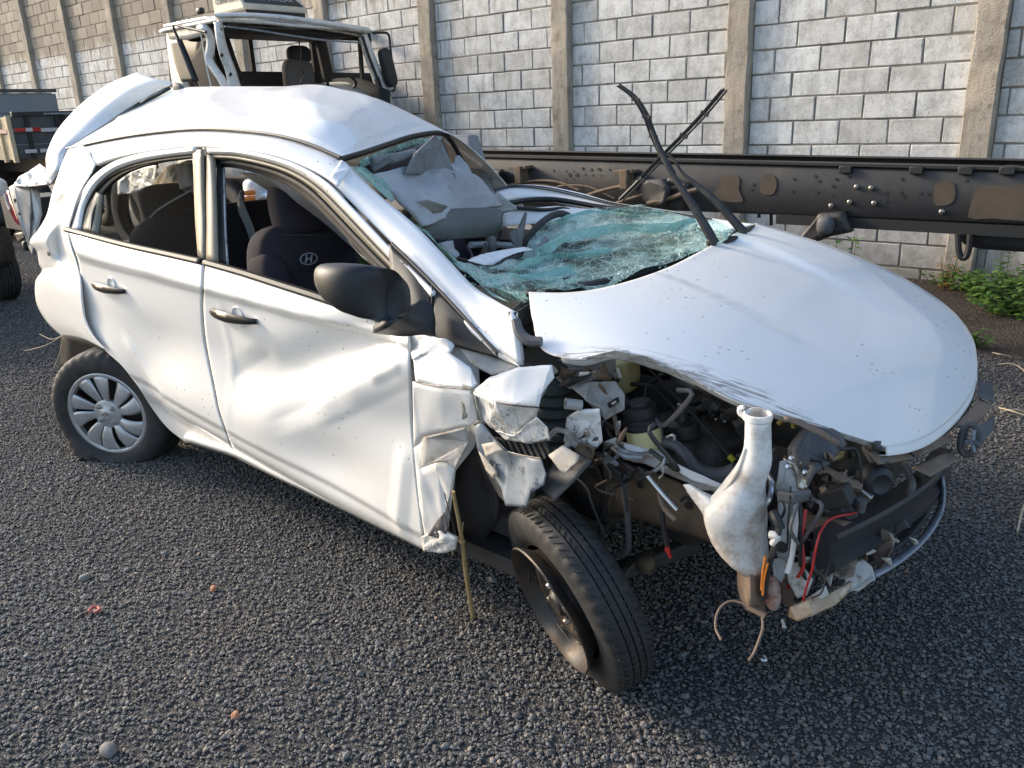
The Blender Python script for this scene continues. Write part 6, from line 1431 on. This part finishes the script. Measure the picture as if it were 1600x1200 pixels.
sheet('ceiling_lining', [[Vector((-4.9, y, 2.40)) for y in (3.2, 4.0, 4.9)], [Vector((-3.9, y, 2.40-.012*(y-3.1))) for y in (3.2, 4.0, 4.9)]], DK, truck, 3, 6, .02, lambda a: Vector(a))
# near-side door remains, dark fabric, mirror
sheet('torn_door_fabric', [[sy(a, b, .25) for a, b in [(290, 98), (303, 84), (318, 66), (328, 60)]], [sy(a, b, .22) for a, b in [(300, 120), (312, 112), (326, 100), (334, 92)]], [sy(a, b, .2) for a, b in [(310, 145), (325, 145), (345, 145), (360, 145)]]], simple('dark_grey_fabric', (.04, .038, .038), .9, 0, (.07, .06, .055), 14), truck, 12, 16, .02, lambda a: Vector(a))
sheet('rest_lining', [[sy(a, b, .6) for a, b in [(280, 60), (296, 60), (312, 60)]], [sy(a, b, .6) for a, b in [(290, 96), (298, 96), (304, 96)]]], simple('warm_beige_back_panel', (.45, .36, .25), .7), truck, 3, 8, .02, lambda a: Vector(a))
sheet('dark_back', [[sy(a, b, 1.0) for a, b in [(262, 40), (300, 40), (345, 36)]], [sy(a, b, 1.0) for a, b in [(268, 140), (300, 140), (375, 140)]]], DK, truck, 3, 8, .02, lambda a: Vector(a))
obj('dark_pad', MB().blob(sy(303, 56, .35), (.05, .2, .12), None, 10, .7), DK, truck)
mm_ = sheet('mirror', [[sy(a, b, -.12) for a, b in [(266, 63), (272, 95), (283, 128)]], [sy(a, b, -.12) for a, b in [(277, 61), (290, 92), (304, 127)]]], M['black_plastic'], truck, 6, 12, .05, lambda a: Vector(a))
obj('mirror_arm', MB().tube([sy(a, b, -.08) for a, b in [(322, 50), (290, 43), (274, 39), (271, 43), (279, 62), (300, 112), (310, 140)]], .014, 8, sub=40), M['rubber_trim'], mm_)
m2 = obj('mirror', MB().blob(fx(606, 106, .05), (.10, .16, .42), Matrix.Rotation(math.radians(14), 3, 'X'), 14, .5), M['black_plastic'], truck)
obj('mirror_arm', MB().tube([fx(a, b, .05) for a, b in [(583, 52), (595, 51), (607, 54), (610, 76), (617, 135), (612, 142)]], .014, 8, sub=30), M['rubber_trim'], m2)
# seat, wheel, dash
st_ = obj('driver_seat', MB().blob(atx(467, 124, -4.45), (.16, .38, .44), None, 14, .55), simple('grey_brown_seat_fabric', (.10, .09, .085), .95), truck)
obj('headrest', MB().blob(atx(467, 86, -4.45), (.14, .30, .20), None, 12, .7), DK, st_)
obj('steering_wheel', MB().tube([atx(534+22*math.cos(a), 130-13*math.sin(a), -4.05+.1*math.sin(a)) for a in np.linspace(0, 2*math.pi, 29)], .016, 8, False), M['rubber_trim'], truck)
obj('hanging_wire', MB().tube([atx(a, b, -4.0) for a, b in [(466, 60), (470, 80), (469, 105), (476, 118), (470, 127), (476, 138)]], .006, 6, sub=24), M['rubber_trim'], truck)
sheet('dash_top', [[fx(a, b, -.5) for a, b in [(470, 136), (500, 130), (535, 128), (572, 131)]], [fx(a, b, .0) for a, b in [(470, 150), (520, 150), (560, 152), (600, 160)]]], simple('pale_dusty_dash_top', (.52, .51, .49), .8, 0, (.42, .41, .39), 9), truck, 6, 16, .04, lambda a: Vector(a))
# lower front and nose
sheet('front_panel', [[Vector((FX+.02, y, 1.62)) for y in (3.13, 4.0, 4.95)], [Vector((FX+.10, y, 1.15)) for y in (3.13, 4.0, 4.95)], [Vector((FX+.10, y, 1.0)) for y in (3.10, 4.0, 4.98)]], WP, truck, 8, 12, .05, lambda a: Vector(a))
sheet('lower_door', [[Vector((x, 3.12, 1.78)) for x in (-4.98, -3.85)], [Vector((x, 3.08, 1.0)) for x in (-4.98, -3.75)]], WP, truck, 6, 8, .05, lambda a: Vector(a))
g = MB(); g.box((-4.35, 4.05, .78), (1.05, 1.55, .35)); g.box((-5.6, 4.05, .80), (3.0, .85, .22)); obj('underframe', g, M['engine'], truck, smooth=False)
hp = MB(); hp.blob((FX+.14, 4.05, .83), (.24, 2.0, .36), None, 18, .35); nose = obj('bumper_panel', hp, WP, truck)
hl_ = atx(418, 308, FX+.26); obj('headlamp', MB().lathe([(0, .03), (.05, .025), (.075, .012), (.08, 0), (.088, -.01)], hl_, (1, -.25, 0), 26), M['silver'], nose)
OL = simple('amber_indicator_lens', (.70, .20, .03), .2, coat=1)
for k in range(3):
    c = atx(390, 301+9*k, FX+.25); obj('indicator', MB().blob(c, (.04, .125, .050), None, 12, .6), OL, nose)
obj('lamp_recess', MB().tube([atx(378, 297, FX+.24), atx(379, 320, FX+.24)], .02, 8), DK, nose)
for x in (-4.35, -6.6):
    for y in (3.25, 4.95): obj('wheel', tyre_mesh(Vector((x, y, .48)), Vector((0, -1, 0)), .48, False, 36), M['tyre'], truck)
# roof-top cooler with its lettering
BG = simple('cream_cooler_plastic', (.62, .57, .46), .5, 0, (.52, .47, .38), 7); DKB = simple('dark_slate_label', (.05, .06, .07), .5)
c0 = atx(382, 14.5, -3.98); c1 = atx(478, 25, -3.98); zb = c0.z; y0, y1 = c0.y, c1.y+.02; x1_ = -3.98; x0_ = -4.55
prof = [(0, 0), (0, .052), (-.10, .167), (-.52, .23), (-.57, .20), (-.57, 0)]
g = MB(); n_ = len(prof)
A_ = [Vector((x1_+p[0], y0, zb+p[1])) for p in prof]; B_ = [Vector((x1_+p[0], y1, zb+p[1])) for p in prof]
g.add(A_+B_, [tuple(range(n_)), tuple(range(n_, 2*n_))]+[(i, (i+1) % n_, n_+(i+1) % n_, n_+i) for i in range(n_)])
ac = obj('roof_cooler', g, BG, truck, bevel=.02, angle=30)
g = MB(); e = .004
g.add([Vector((x1_-.012+e, y0+.02, zb+.066)), Vector((x1_-.012+e, y1-.03, zb+.066)), Vector((x1_-.105+e, y1-.10, zb+.172)), Vector((x1_-.105+e, y0+.02, zb+.172))], [(0, 1, 2, 3)])
obj('cooler_band', g, DKB, ac, solid=.003, off=1)
obj('cooler_base', MB().box(((x0_+x1_)/2, (y0+y1)/2, zb-.02), (.55, y1-y0-.04, .06)), M['rubber_trim'], ac)
def text(name, s_, size, loc, rx, ry, mat, parent):
    cu = bpy.data.curves.new(name, 'FONT'); cu.body = s_; cu.size = size; cu.extrude = .002; cu.align_x = 'CENTER'; cu.align_y = 'CENTER'
    o = bpy.data.objects.new(name, cu); cu.materials.append(mat); put(o, parent)
    X_ = Vector(rx).normalized(); Y_ = Vector(ry).normalized(); Z_ = X_.cross(Y_)
    mt4 = Matrix((X_, Y_, Z_)).transposed().to_4x4(); mt4.translation = Vector(loc)-BASE[root_of(parent).name]; o.matrix_local = mt4; return o
upv = Vector((-.093, 0, .105)).normalized(); mid_ = Vector((x1_-.058, (y0+y1)/2, zb+.114))+Vector((.105, 0, .093)).normalized()*.011
text('lettering', 'CLIMATIZAR', .085, mid_, (0, 1, 0), upv, M['sticker'], ac)
text('lettering', 'CLIMATIZAR', .075, Vector((x1_-.30, y0-.006, zb+.115)), (1, 0, 0), (0, 0, 1), DKB, ac)
obj('marker_lamp', MB().blob(atx(313, 17, -3.95), (.10, .06, .06), None, 8, .7), M['hose'], truck)

# ================================================================== bare lorry chassis lying beyond the car
RY = 2.75
def rail_mat():
    m, n, b, o = _nt('dusty_black_chassis_steel'); p = pos(n); sep = N(n, 'ShaderNodeSeparateXYZ')
    n.links.new(p, sep.inputs[0]); t = tex(n, 3, detail=8, rough=.7, vec=p); f = tex(n, 30, detail=5, vec=p)
    c = ramp(n, t.outputs[0], [(.36, (.030, .031, .034)), (.55, (.042, .041, .042)), (.72, (.075, .062, .053))]).outputs[0]
    c = mix(n, ramp(n, f.outputs[0], [(.55, (0, 0, 0)), (.8, (.4, .4, .4))]).outputs[0], c, (.09, .08, .072))
    n.links.new(c, b.inputs['Base Color']); b.inputs['Roughness'].default_value = .6; b.inputs['Metallic'].default_value = .2
    bump(n, b, f.outputs[0], .15, .004); return m
RM = rail_mat(); TAN = simple('bare_brown_primer', (.085, .062, .042), .7, 0, (.055, .042, .032), 9)
ch = thing('lorry_chassis', (2.5, 3.1, 0), 'bare black lorry chassis frame with drilled rails lying between the car and the wall', 'chassis')
zt = 1.195; zt2 = .945
def railz(x): return 1.212-.0155*(x+.4), .905+.0085*(x+.4)
def rail(y, s_):
    rows = []
    for x in np.linspace(-1.4, 7.5, 60):
        a, b = railz(x); rows.append([Vector((x, y+s_*.09, a)), Vector((x, y+s_*.012, a)), Vector((x, y, a-.012)), Vector((x, y, b+.012)), Vector((x, y+s_*.012, b)), Vector((x, y+s_*.09, b))])
    return obj('rail', MB().grid(rows), RM, ch, solid=.008, angle=50)
rl = rail(RY, 1); rail(RY+.85, -1)
obj('flange_edge', MB().bar((-1.4, RY+.04, railz(-1.4)[0]+.012), (7.5, RY+.04, railz(7.5)[0]+.012), .10, .012), M['rubber_trim'], ch)
for x in (-1.0, .4, 1.35, 2.6, 4.2, 6.0): obj('cross_member', MB().bar((x, RY+.01, 1.03), (x, RY+.84, 1.03), .10, .16), RM, ch)
ry = lambda a, b, d=-.003: aty(a, b, RY+d)
def patch(pts): facet('bare_patch', [(a, b, RY-.004) for a, b in crm(pts+[pts[0]], 26)[:-1]], TAN, rl, .001, 0, 0, smooth=False)
z6 = lambda x, y: (900+x/2.2857, y/2.2857)
patch([z6(*q) for q in [(515, 632), (580, 630), (582, 680), (592, 722), (484, 708), (510, 670)]])
patch([z6(*q) for q in [(660, 640), (690, 620), (716, 645), (705, 692), (660, 688)]])
patch([z6(*q) for q in [(1282, 660), (1315, 645), (1352, 660), (1345, 722), (1280, 730)]])
patch([z6(*q) for q in [(1425, 668), (1480, 662), (1560, 662), (1640, 668), (1640, 780), (1560, 786), (1480, 780), (1403, 780), (1410, 730)]])
z7 = lambda x, y: (700+x/5.333, 230+y/5.333)
hl7 = [(1013, 230, 18), (1073, 232, 18), (1125, 180, 10), (1253, 183, 10), (1347, 187, 9), (880, 195, 8), (1145, 230, 7), (1207, 235, 8), (1280, 235, 7), (1118, 347, 9), (1173, 330, 7), (1247, 350, 8), (1415, 365, 7), (220, 145, 8), (985, 200, 6), (1046, 200, 6), (980, 263, 6), (1045, 265, 6)]
hl6 = [(520, 645), (565, 645), (580, 708), (635, 660), (628, 678), (665, 645), (707, 648), (780, 640), (773, 685), (855, 630), (862, 687), (868, 648), (975, 632), (930, 640), (918, 665), (915, 697), (1108, 690), (1160, 688), (1170, 702), (1230, 692), (1258, 692), (1285, 680), (1285, 710), (1325, 715), (1447, 680), (1430, 725), (1447, 768), (1555, 718), (1595, 770), (25, 602), (55, 606), (85, 605), (1395, 645), (1165, 640), (1105, 720)]
holes = [(z7(a, b), c/5.333) for a, b, c in hl7]+[(z6(a, b), 2.3) for a, b in hl6]
for (a, b), r_ in holes:
    c = ry(a, b, -.001); rr = r_*(c-CY).length/FPX
    obj('hole', MB().lathe([(rr, .0), (rr*.98, .0012), (0, .0012)], c, (0, -1, 0), 14), M['rubber_trim'], rl)
for a, b in [(1003, 668), (1055, 672), (978, 722), (1065, 726), (912, 735), (1307, 757)]:
    obj('bolt', MB().lathe([(0, .014), (.007, .013), (.009, .008), (.013, .006), (.013, 0)], ry(*z6(a, b)), (0, -1, 0), 8), M['bare_steel'], rl)
for (a, b) in ((973, 603), (1225, 606), (1400, 607), (1548, 607)): obj('clamp', MB().box(ry(*z6(a, b), .03), (.06, .10, .035)), M['rubber_trim'], ch, bevel=.004)
# brackets on the rail
br = MB(); P_ = lambda x, y, d: aty(*z7(x, y), RY+d)
br.add([P_(250, 250, -.0), P_(350, 185, -.0), P_(455, 180, -.01), P_(485, 230, -.0), P_(480, 320, -.0), P_(370, 335, -.12), P_(260, 270, -.10), P_(430, 200, -.14)], [(0, 1, 7, 6), (1, 2, 7), (2, 3, 7), (3, 4, 5, 7), (5, 6, 7), (0, 6, 5)])
obj('wedge_bracket', br, RM, ch, smooth=False, solid=.008)
for x0, y0_ in ((610, 160), (1490, 195)):
    k = 1 if x0 < 1000 else 1.15
    obj('step_bracket', MB().bar(P_(x0-70*k, y0_+10, -.03), P_(x0+70*k, y0_+6, -.03), .09, .02), M['brown_rail'], ch, bevel=.003)
    obj('bracket_web', MB().box(P_(x0, y0_+70, -.05), (.05, .08, .11)), M['brown_rail'], ch, bevel=.004)
for pts, r_ in (([(780, 292), (830, 283), (870, 284), (905, 297)], .008), ([(850, 300), (880, 290), (920, 292), (960, 310)], .006), ([(900, 312), (940, 298), (975, 290), (1000, 280)], .012), ([(940, 325), (980, 312), (1020, 300), (1070, 290)], .010), ([(800, 289), (850, 289), (900, 303)], .005)):
    obj('brake_line', MB().tube([aty(a, b, RY-.05) for a, b in pts], r_, 8, sub=24), M['brown_rail'], ch)
hg_ = facet('spring_hanger', [(1000, 296, RY-.03), (1010, 282, RY-.05), (1040, 280, RY-.06), (1046, 294, RY-.08), (1040, 320, RY-.08), (1020, 322, RY-.06), (1008, 312, RY-.04)], RM, ch, .03, 2, .006, 6)
obj('hanger_block', MB().box(aty(1062, 302, RY+.02), (.14, .12, .16), Matrix.Rotation(.25, 3, 'Y')), M['engine'], ch, bevel=.012)
obj('hanger_pipe', MB().tube([aty(a, b, RY-.07) for a, b in [(1012, 318), (1045, 310), (1075, 300), (1090, 296)]], .014, 8, sub=14), M['brown_rail'], ch)
# lower frame section, lugs, strap and tank at the right
sub_ = MB(); sub_.box((4.2, RY+.05, .905), (4.6, .12, .05)); obj('lower_flange', sub_, M['rubber_trim'], ch, smooth=False)
lg_ = [(1250, 372, RY-.03), (1272, 345, RY-.03), (1282, 333, RY-.03), (1320, 330, RY-.03), (1332, 362, RY-.03), (1300, 368, RY-.03), (1275, 378, RY-.03)]
facet('lug', lg_, M['engine'], ch, .06, 2, .008, 6)
obj('lug_boss', MB().blob(aty(1290, 352, RY-.08), (.08, .08, .09), None, 10, .7), M['grey_hose'], ch)
obj('strap', MB().tube([aty(a, b, RY-.02) for a, b in [(1497, 366), (1498, 390), (1502, 402), (1509, 402), (1514, 388), (1516, 366)]], .014, 8, sub=24), M['rubber_trim'], ch)
obj('air_tank', MB().blob(aty(1585, 366, RY+.12), (.42, .2, .14), None, 12, .5), M['rubber_trim'], ch)
tk = MB(); tk.tube([aty(1186, 340, RY+.1), aty(1186, 326, RY+.1), aty(1205, 326, RY+.1), aty(1205, 352, RY+.1)], .01, 8); obj('stay', tk, M['rubber_trim'], ch)
for x in (-.55, 6.6):
    for y in (RY+.10, RY+.75): obj('wheel', tyre_mesh(Vector((x, y, .47)), Vector((0, -1, 0)), .47, False, 36), M['tyre'], ch)

# ================================================================== flatbed, box and another car at the far left
fbx = -8.0
fb = thing('flatbed_lorry', (-8.8, 3.6, 0), 'dark slatted flatbed lorry body with red and white reflective tape at far left', 'truck')
dkp = simple('dark_blue_grey_boards', (.055, .065, .072), .55, 0, (.08, .09, .095), 6, dirt=(.14, .13, .12), dscale=10)
crp = simple('sunlit_gold_bed_side', (.62, .50, .33), .55, 0, (.5, .39, .25), 5)  # warm low sun on the bed side is put into this colour
za, zb_ = 1.70, 1.18; ya, yb = 2.56, 4.75
for k in range(3):
    h = (za-zb_)/3; obj('board', MB().box((fbx, (ya+yb)/2, zb_+h*(k+.5)), (.04, yb-ya, h-.012)), dkp, fb, smooth=False, bevel=.004)
for y in (ya+.16, ya+.52, ya+.60, 3.9): obj('upright', MB().box((fbx+.035, y, (za+zb_)/2), (.03, .05, za-zb_)), M['rubber_trim'], fb, smooth=False)
obj('top_rail', MB().box((fbx+.03, (ya+yb)/2, za+.02), (.06, yb-ya, .05)), M['hose'], fb, bevel=.005)
obj('top_rail_light', MB().box((fbx+.065, 3.4, za+.015), (.02, .95, .02)), M['silver_plastic'], fb, smooth=False)
RT = simple('red_reflective_tape', (.45, .02, .02), .3); WT = simple('white_reflective_tape', (.55, .55, .56), .3)
def tape(y0, y1, z, mat): obj('reflective_tape', MB().box((fbx+.055, (y0+y1)/2, z), (.012, y1-y0, .045)), mat, fb, smooth=False)
zt_ = 1.53
tape(ya, ya+.12, zt_, RT); tape(ya+.12, ya+.20, zt_, WT); tape(ya+.20, ya+.30, zt_, RT); tape(ya+.30, 3.2, zt_-.01, WT); tape(3.2, 3.6, zt_-.01, RT)
z2_ = 1.27; tape(ya+.06, ya+.20, z2_, WT); tape(ya+.24, ya+.36, z2_, WT); tape(ya+.36, ya+.54, z2_, RT); tape(ya+.54, ya+.85, z2_, WT)
for z in (1.61, 1.40, 1.25): obj('side_board', MB().box((fbx-1.6, ya-.01, z), (3.1, .04, .16)), crp, fb, smooth=False)
obj('side_rail', MB().box((fbx-1.6, ya-.04, 1.52), (3.1, .05, .05)), simple('pinkish_side_rail', (.5, .30, .25), .5), fb, smooth=False)
for x in (-8.03, -8.35, -9.6): obj('side_post', MB().box((x, ya-.035, 1.42), (.06, .05, .56)), crp, fb, smooth=False)
g = MB(); g.box((-9.0, 3.6, 1.06), (3.0, 1.0, .2)); obj('underframe', g, M['engine'], fb, smooth=False)
for x in (-8.6, -10.2):
    for y in (2.85, 4.4): obj('wheel', tyre_mesh(Vector((x, y, .48)), Vector((0, -1, 0)), .48, False, 32), M['tyre'], fb)
bxp = thing('grey_box_body', (-11, 3.4, 0), 'plain blue grey lorry box body standing behind the flatbed at the far left', 'truck')
gp = simple('blue_grey_panel', (.19, .225, .255), .5, 0, (.23, .26, .285), 2, bscale=4, bstr=.05)
for k in range(3): obj('panel', MB().box((-10.40, 2.95, 1.36+.28*k), (.05, 2.25, .274)), gp, bxp, smooth=False, bevel=.004)
obj('body', MB().box((-11.4, 2.95, 1.64), (1.9, 2.2, .86)), gp, bxp, smooth=False)
obj('top_trim', MB().box((-10.38, 2.95, 2.10), (.07, 2.27, .05)), M['dark_liner'], bxp, smooth=False)
obj('underframe', MB().box((-11.4, 2.95, .75), (1.8, 1.0, .9)), M['engine'], bxp, smooth=False)
pc = thing('parked_car', (-5.2, .55, 0), 'edge of another white car with a dark open front at the left border', 'car')
g = MB(); g.blob((-5.1, .42, 1.05), (1.5, 1.75, .26), Matrix.Rotation(.06, 3, 'Y'), 18, .45); obj('bonnet', g, WP, pc)
obj('front_end', MB().blob((-5.0, .42, .62), (1.25, 1.6, .62), None, 14, .4, .03, 6), M['engine'], pc)
obj('cabin_glass', MB().blob((-6.4, .42, 1.22), (1.66, 1.44, .62), None, 16, .5), M['interior'], pc)
obj('roof', MB().blob((-6.45, .42, 1.50), (1.25, 1.32, .14), None, 14, .5), WP, pc)
for s_ in (-1, 1):
    for xa_, xb_ in ((-5.62, -5.98), (-6.45, -6.45), (-7.18, -6.95)): obj('pillar', MB().bar((xa_, .42+s_*.73, .98), (xb_, .42+s_*.62, 1.5), .05, .09, (1, 0, 0)), WP, pc, bevel=.01)
obj('body', MB().blob((-6.3, .42, .75), (2.2, 1.7, .75), None, 16, .4), WP, pc)
obj('head_lamp', MB().blob((-4.42, 1.12, .80), (.16, .2, .16), None, 10, .7), M['rubber_trim'], pc)
for x in (-4.9, -6.9):
    for y in (-.28, 1.12): obj('wheel', tyre_mesh(Vector((x, y, .29)), Vector((0, -1, 0)), .29, False, 32), M['tyre'], pc)

# ================================================================== plants, twigs and scraps
def leaf_mat(name, a, b_, c):
    m, n, b, o = _nt(name); gy = N(n, 'ShaderNodeNewGeometry')
    col = ramp(n, gy.outputs['Random Per Island'], [(0, a), (.55, b_), (1, c)]).outputs[0]
    n.links.new(col, b.inputs['Base Color']); b.inputs['Roughness'].default_value = .5
    b.inputs['Transmission Weight'].default_value = 0; tl = N(n, 'ShaderNodeBsdfTranslucent'); n.links.new(col, tl.inputs[0])
    mx = N(n, 'ShaderNodeMixShader'); mx.inputs[0].default_value = .3; n.links.new(b.outputs[0], mx.inputs[1]); n.links.new(tl.outputs[0], mx.inputs[2]); n.links.new(mx.outputs[0], o.inputs[0]); return m
LG = leaf_mat('green_weed_leaf', (.04, .10, .02), (.09, .20, .035), (.20, .30, .06)); LO = leaf_mat('orange_dry_leaf', (.30, .10, .02), (.45, .19, .04), (.40, .28, .07))
STM = simple('weed_stem', (.10, .12, .04), .7)
def weed(base, h, spread, nst, nlf, label, mat=LG, seed=1, ls=.035, name='weed'):
    rr = random.Random(seed); b = Vector(base); t = thing(name, base, label, 'plant', 'weeds growing along the wall'); lf = MB(); sm_ = MB()
    for s_ in range(nst):
        a = rr.uniform(0, 6.28); L = h*rr.uniform(.5, 1.0); lean = rr.uniform(.1, 1.0)*spread
        r0 = spread*.5*rr.random(); p0 = b+Vector((math.cos(a)*r0, math.sin(a)*r0*.6, 0)); tip = p0+Vector((math.cos(a)*lean, math.sin(a)*lean*.6, L)); midp = (p0+tip)/2+Vector((0, 0, L*.15))
        pts = crm([p0, midp, tip], 6); sm_.tube(pts, [.004, .0015], 5)
        for k in range(nlf):
            u_ = rr.uniform(.2, 1.0); q = Vector(crm(pts, 12)[min(11, int(u_*11))]); an = rr.uniform(0, 6.28); d = Vector((math.cos(an), math.sin(an), rr.uniform(-.3, .6))).normalized(); sd = d.cross(Vector((0, 0, 1))).normalized(); up = sd.cross(d); l_ = ls*rr.uniform(.6, 1.5); q = q+d*.01
            lf.add([q, q+d*l_*.35+sd*l_*.30, q+d*l_*.75+sd*l_*.25-up*l_*.05, q+d*l_-up*l_*.15, q+d*l_*.75-sd*l_*.25-up*l_*.05, q+d*l_*.35-sd*l_*.30, q+d*l_*.55+up*l_*.06], [(0, 1, 6), (1, 2, 6), (2, 3, 6), (3, 4, 6), (4, 5, 6), (5, 0, 6)])
    tag(obj('foliage', lf, mat, t, fix=False), kind='stuff'); tag(obj('stems', sm_, STM, t), kind='stuff'); return t
W_ = [((2.45, 5.42, .02), .24, .34, 30, 18, 'low leafy weed clump at the foot of the post right of the bonnet'),
      ((2.62, 5.15, .02), .27, .38, 34, 18, 'broad green weed clump in the middle of the soil strip'),
      ((2.74, 4.92, .02), .17, .32, 24, 16, 'front spill of low weeds just behind the bonnet edge'),
      ((2.95, 5.45, .02), .30, .38, 34, 18, 'taller green weed against the wall at the right edge'),
      ((3.05, 5.0, .02), .20, .36, 26, 16, 'low weeds in front of the tall one at the right edge'),
      ((2.10, 5.62, .02), .22, .20, 12, 12, 'dark small weed left of the post behind the bonnet'),
      ((2.50, 5.66, .02), .52, .10, 4, 16, 'thin upright weed climbing against the post')]
for i, (b, h, s_, n1, n2, lb) in enumerate(W_): weed(b, h, s_, n1, n2, lb, seed=i+3, ls=.046)
weed((2.14, 5.48, .02), .42, .12, 6, 12, 'orange dry weed standing in front of the concrete post', LO, 21, .032)
weed((2.63, 4.05, .01), .12, .14, 9, 8, 'small pale weed tuft on the soil beside the bonnet nose', LG, 22, .05)
weed((1.05, 4.3, .0), .75, .35, 12, 22, 'green weeds growing behind the chassis rail under the wipers', LG, 23, .05)
weed((1.70, 4.5, .0), .70, .30, 8, 20, 'sparse weeds under the chassis beyond the bonnet', LG, 24, .05)
# grass tuft seen through the front door window
gt_ = thing('grass_tuft', aty(575, 412, .62), 'bright green grass tuft seen inside through the front door window', 'grass')
gb = MB(); rr = random.Random(5)
for i in range(70):
    b = aty(575+rr.uniform(-10, 10), 414, .62+rr.uniform(-.05, .05)); a = rr.uniform(-1, 1); L = rr.uniform(.03, .075)
    p1 = b+Vector((a*.02, rr.uniform(-.02, .02), L*.7)); p2 = b+Vector((a*.055, rr.uniform(-.04, .04), L)); w2 = Vector((.0018, 0, 0))
    gb.add([b-w2, b+w2, p1+w2*.8, p1-w2*.8, p2], [(0, 1, 2, 3), (3, 2, 4)])
tag(obj('blades', gb, LG, gt_, fix=False), kind='stuff')
# bamboo stick leaning on the torn wing
s0 = aty(708, 768, -.03); s3 = atz(739, 966, .004); s1_ = s0.lerp(s3, .33)+Vector((.006, 0, .0)); s2_ = s0.lerp(s3, .62)
stk = simple('dry_cane', (.40, .29, .14), .6, 0, (.28, .19, .08), 25)
stick = obj('dry_cane', MB().tube([s0, s1_, s2_, s3], [.0055, .0065, .0075, .007], 8, sub=20), stk, None, (s3.x, s3.y, 0)); tag(stick, 'dry tan cane leaning from the gravel against the torn wing', 'stick')
cn = MB(); cn.blob(s1_+(s2_-s1_)*.1, (.02, .02, .014), None, 6, .9); obj('cane_node', cn, stk, stick)
obj('cane_twig', MB().tube([s1_, s1_+Vector((-.03, -.01, -.035)), s1_+Vector((-.03, -.01, -.06))], .002, 5, sub=6), stk, stick); obj('cane_twig', MB().tube([s1_, s1_+Vector((.02, -.01, .06))], .002, 5), stk, stick)
straw = simple('dry_straw', (.50, .42, .30), .8)
def straw_(pts, lb, r_=.0035, mat=straw, name='dry_twig', cat='twig'):
    P = [atz(a, b, c) for a, b, c in pts]; o = obj(name, MB().tube(P, r_, 6, sub=16), mat, None, (P[0].x, P[0].y, 0)); tag(o, lb, cat, 'dry twigs lying on the ground'); return o
straw_([(1551, 551, .03), (1565, 554, .04), (1580, 557, .02)], 'short pale twig on the soil behind the bonnet nose')
straw_([(1560, 569, .03), (1580, 568, .04), (1592, 573, .03), (1604, 582, .02)], 'curved thin twig at the right edge on the soil')
straw_([(1561, 637, .02), (1580, 642, .04), (1604, 650, .03)], 'upper of two crossing straws beside the bumper slats')
straw_([(1563, 644, .02), (1585, 640, .03), (1606, 645, .02)], 'lower of two crossing straws beside the bumper slats')
straw_([(1590, 830, .02), (1597, 800, .05), (1604, 780, .05)], 'pale bent straw at the right edge below the bumper')
for i, pts in enumerate([[(98, 524, .45), (70, 540, .3), (38, 548, .12)], [(98, 524, .45), (80, 530, .36), (62, 522, .30)], [(100, 526, .45), (92, 555, .3), (84, 575, .12)]]):
    obj('grass_stalk', MB().tube([aty(a, b, .06) for a, b, c in pts], .0016, 5, sub=12), straw, quarter)
# washer hose and wires trailing from the nose onto the gravel
tube('trailing_hose', [(1127, 1000, .0), (1118, 980, .02), (1122, 955, .04), (1138, 940, .06), (1158, 942, .07), (1176, 952, .07), (1192, 957, .07)], .003, M['brown_plastic'])
obj('hose_joint', MB().bar(aty(1168, 947, .065), aty(1196, 962, .065), .010, .010), M['brown_plastic'], car)
tube('trailing_hose', [(1190, 958, .07), (1192, 980, .05), (1186, 1000, .02), (1178, 1020, .0), (1170, 1032, -.02)], .003, M['brown_plastic'])
ws_ = obj('plastic_clip', MB().tube([atz(1222, 968, .02), atz(1226, 982, .006)], [.004, .007], 6), M['paint'], None, atz(1226, 982, 0)); tag(ws_, 'small white plastic clip on the gravel below the nose', 'clip')
ws_ = obj('foil_scrap', MB().blob(atz(1191, 1030, .012), (.03, .025, .02), None, 8, .8, .01, 60), M['silver'], None, atz(1191, 1030, 0)); tag(ws_, 'crumpled bright foil scrap on the dark gravel at lower right', 'scrap')
rd = obj('red_scrap', MB().tube([atz(138, 956, .015), atz(143, 949, .02), atz(152, 949, .015), atz(156, 952, .02), atz(147, 957, .012)], .005, 6, sub=14), simple('faded_red_plastic', (.45, .12, .11), .6), None, atz(147, 953, 0)); tag(rd, 'curled faded red plastic scrap on the gravel at left', 'scrap')
PO = simple('terracotta_chip', (.40, .18, .10), .8)
for i, (a, b, lb) in enumerate([(367, 1118, 'orange terracotta chip on the foreground gravel'), (333, 920, 'small orange chip on the gravel left of the cane')]):
    o = obj('terracotta_chip', MB().blob(atz(a, b, .010), (.022, .018, .018), None, 8, .8, .005, 80), PO, None, atz(a, b, 0)); tag(o, lb, 'chip', 'terracotta chips on the gravel')
for i, (a, b, s_, lb) in enumerate([(170, 1172, .05, 'large smooth grey stone at the bottom left'), (133, 902, .04, 'pale round stone on the gravel near the red scrap'), (770, 905, .035, 'tan stone beside the foot of the cane')]):
    o = obj('stone', MB().blob(atz(a, b, s_*.25), (s_, s_*.75, s_*.6), Matrix.Rotation(i*1.3, 3, 'Z'), 10, .85, .004, 50), simple('grey_stone', (.16, .155, .15), .8, 0, (.22, .21, .19), 20), None, atz(a, b, 0)); tag(o, lb, 'stone', 'larger stones on the gravel')
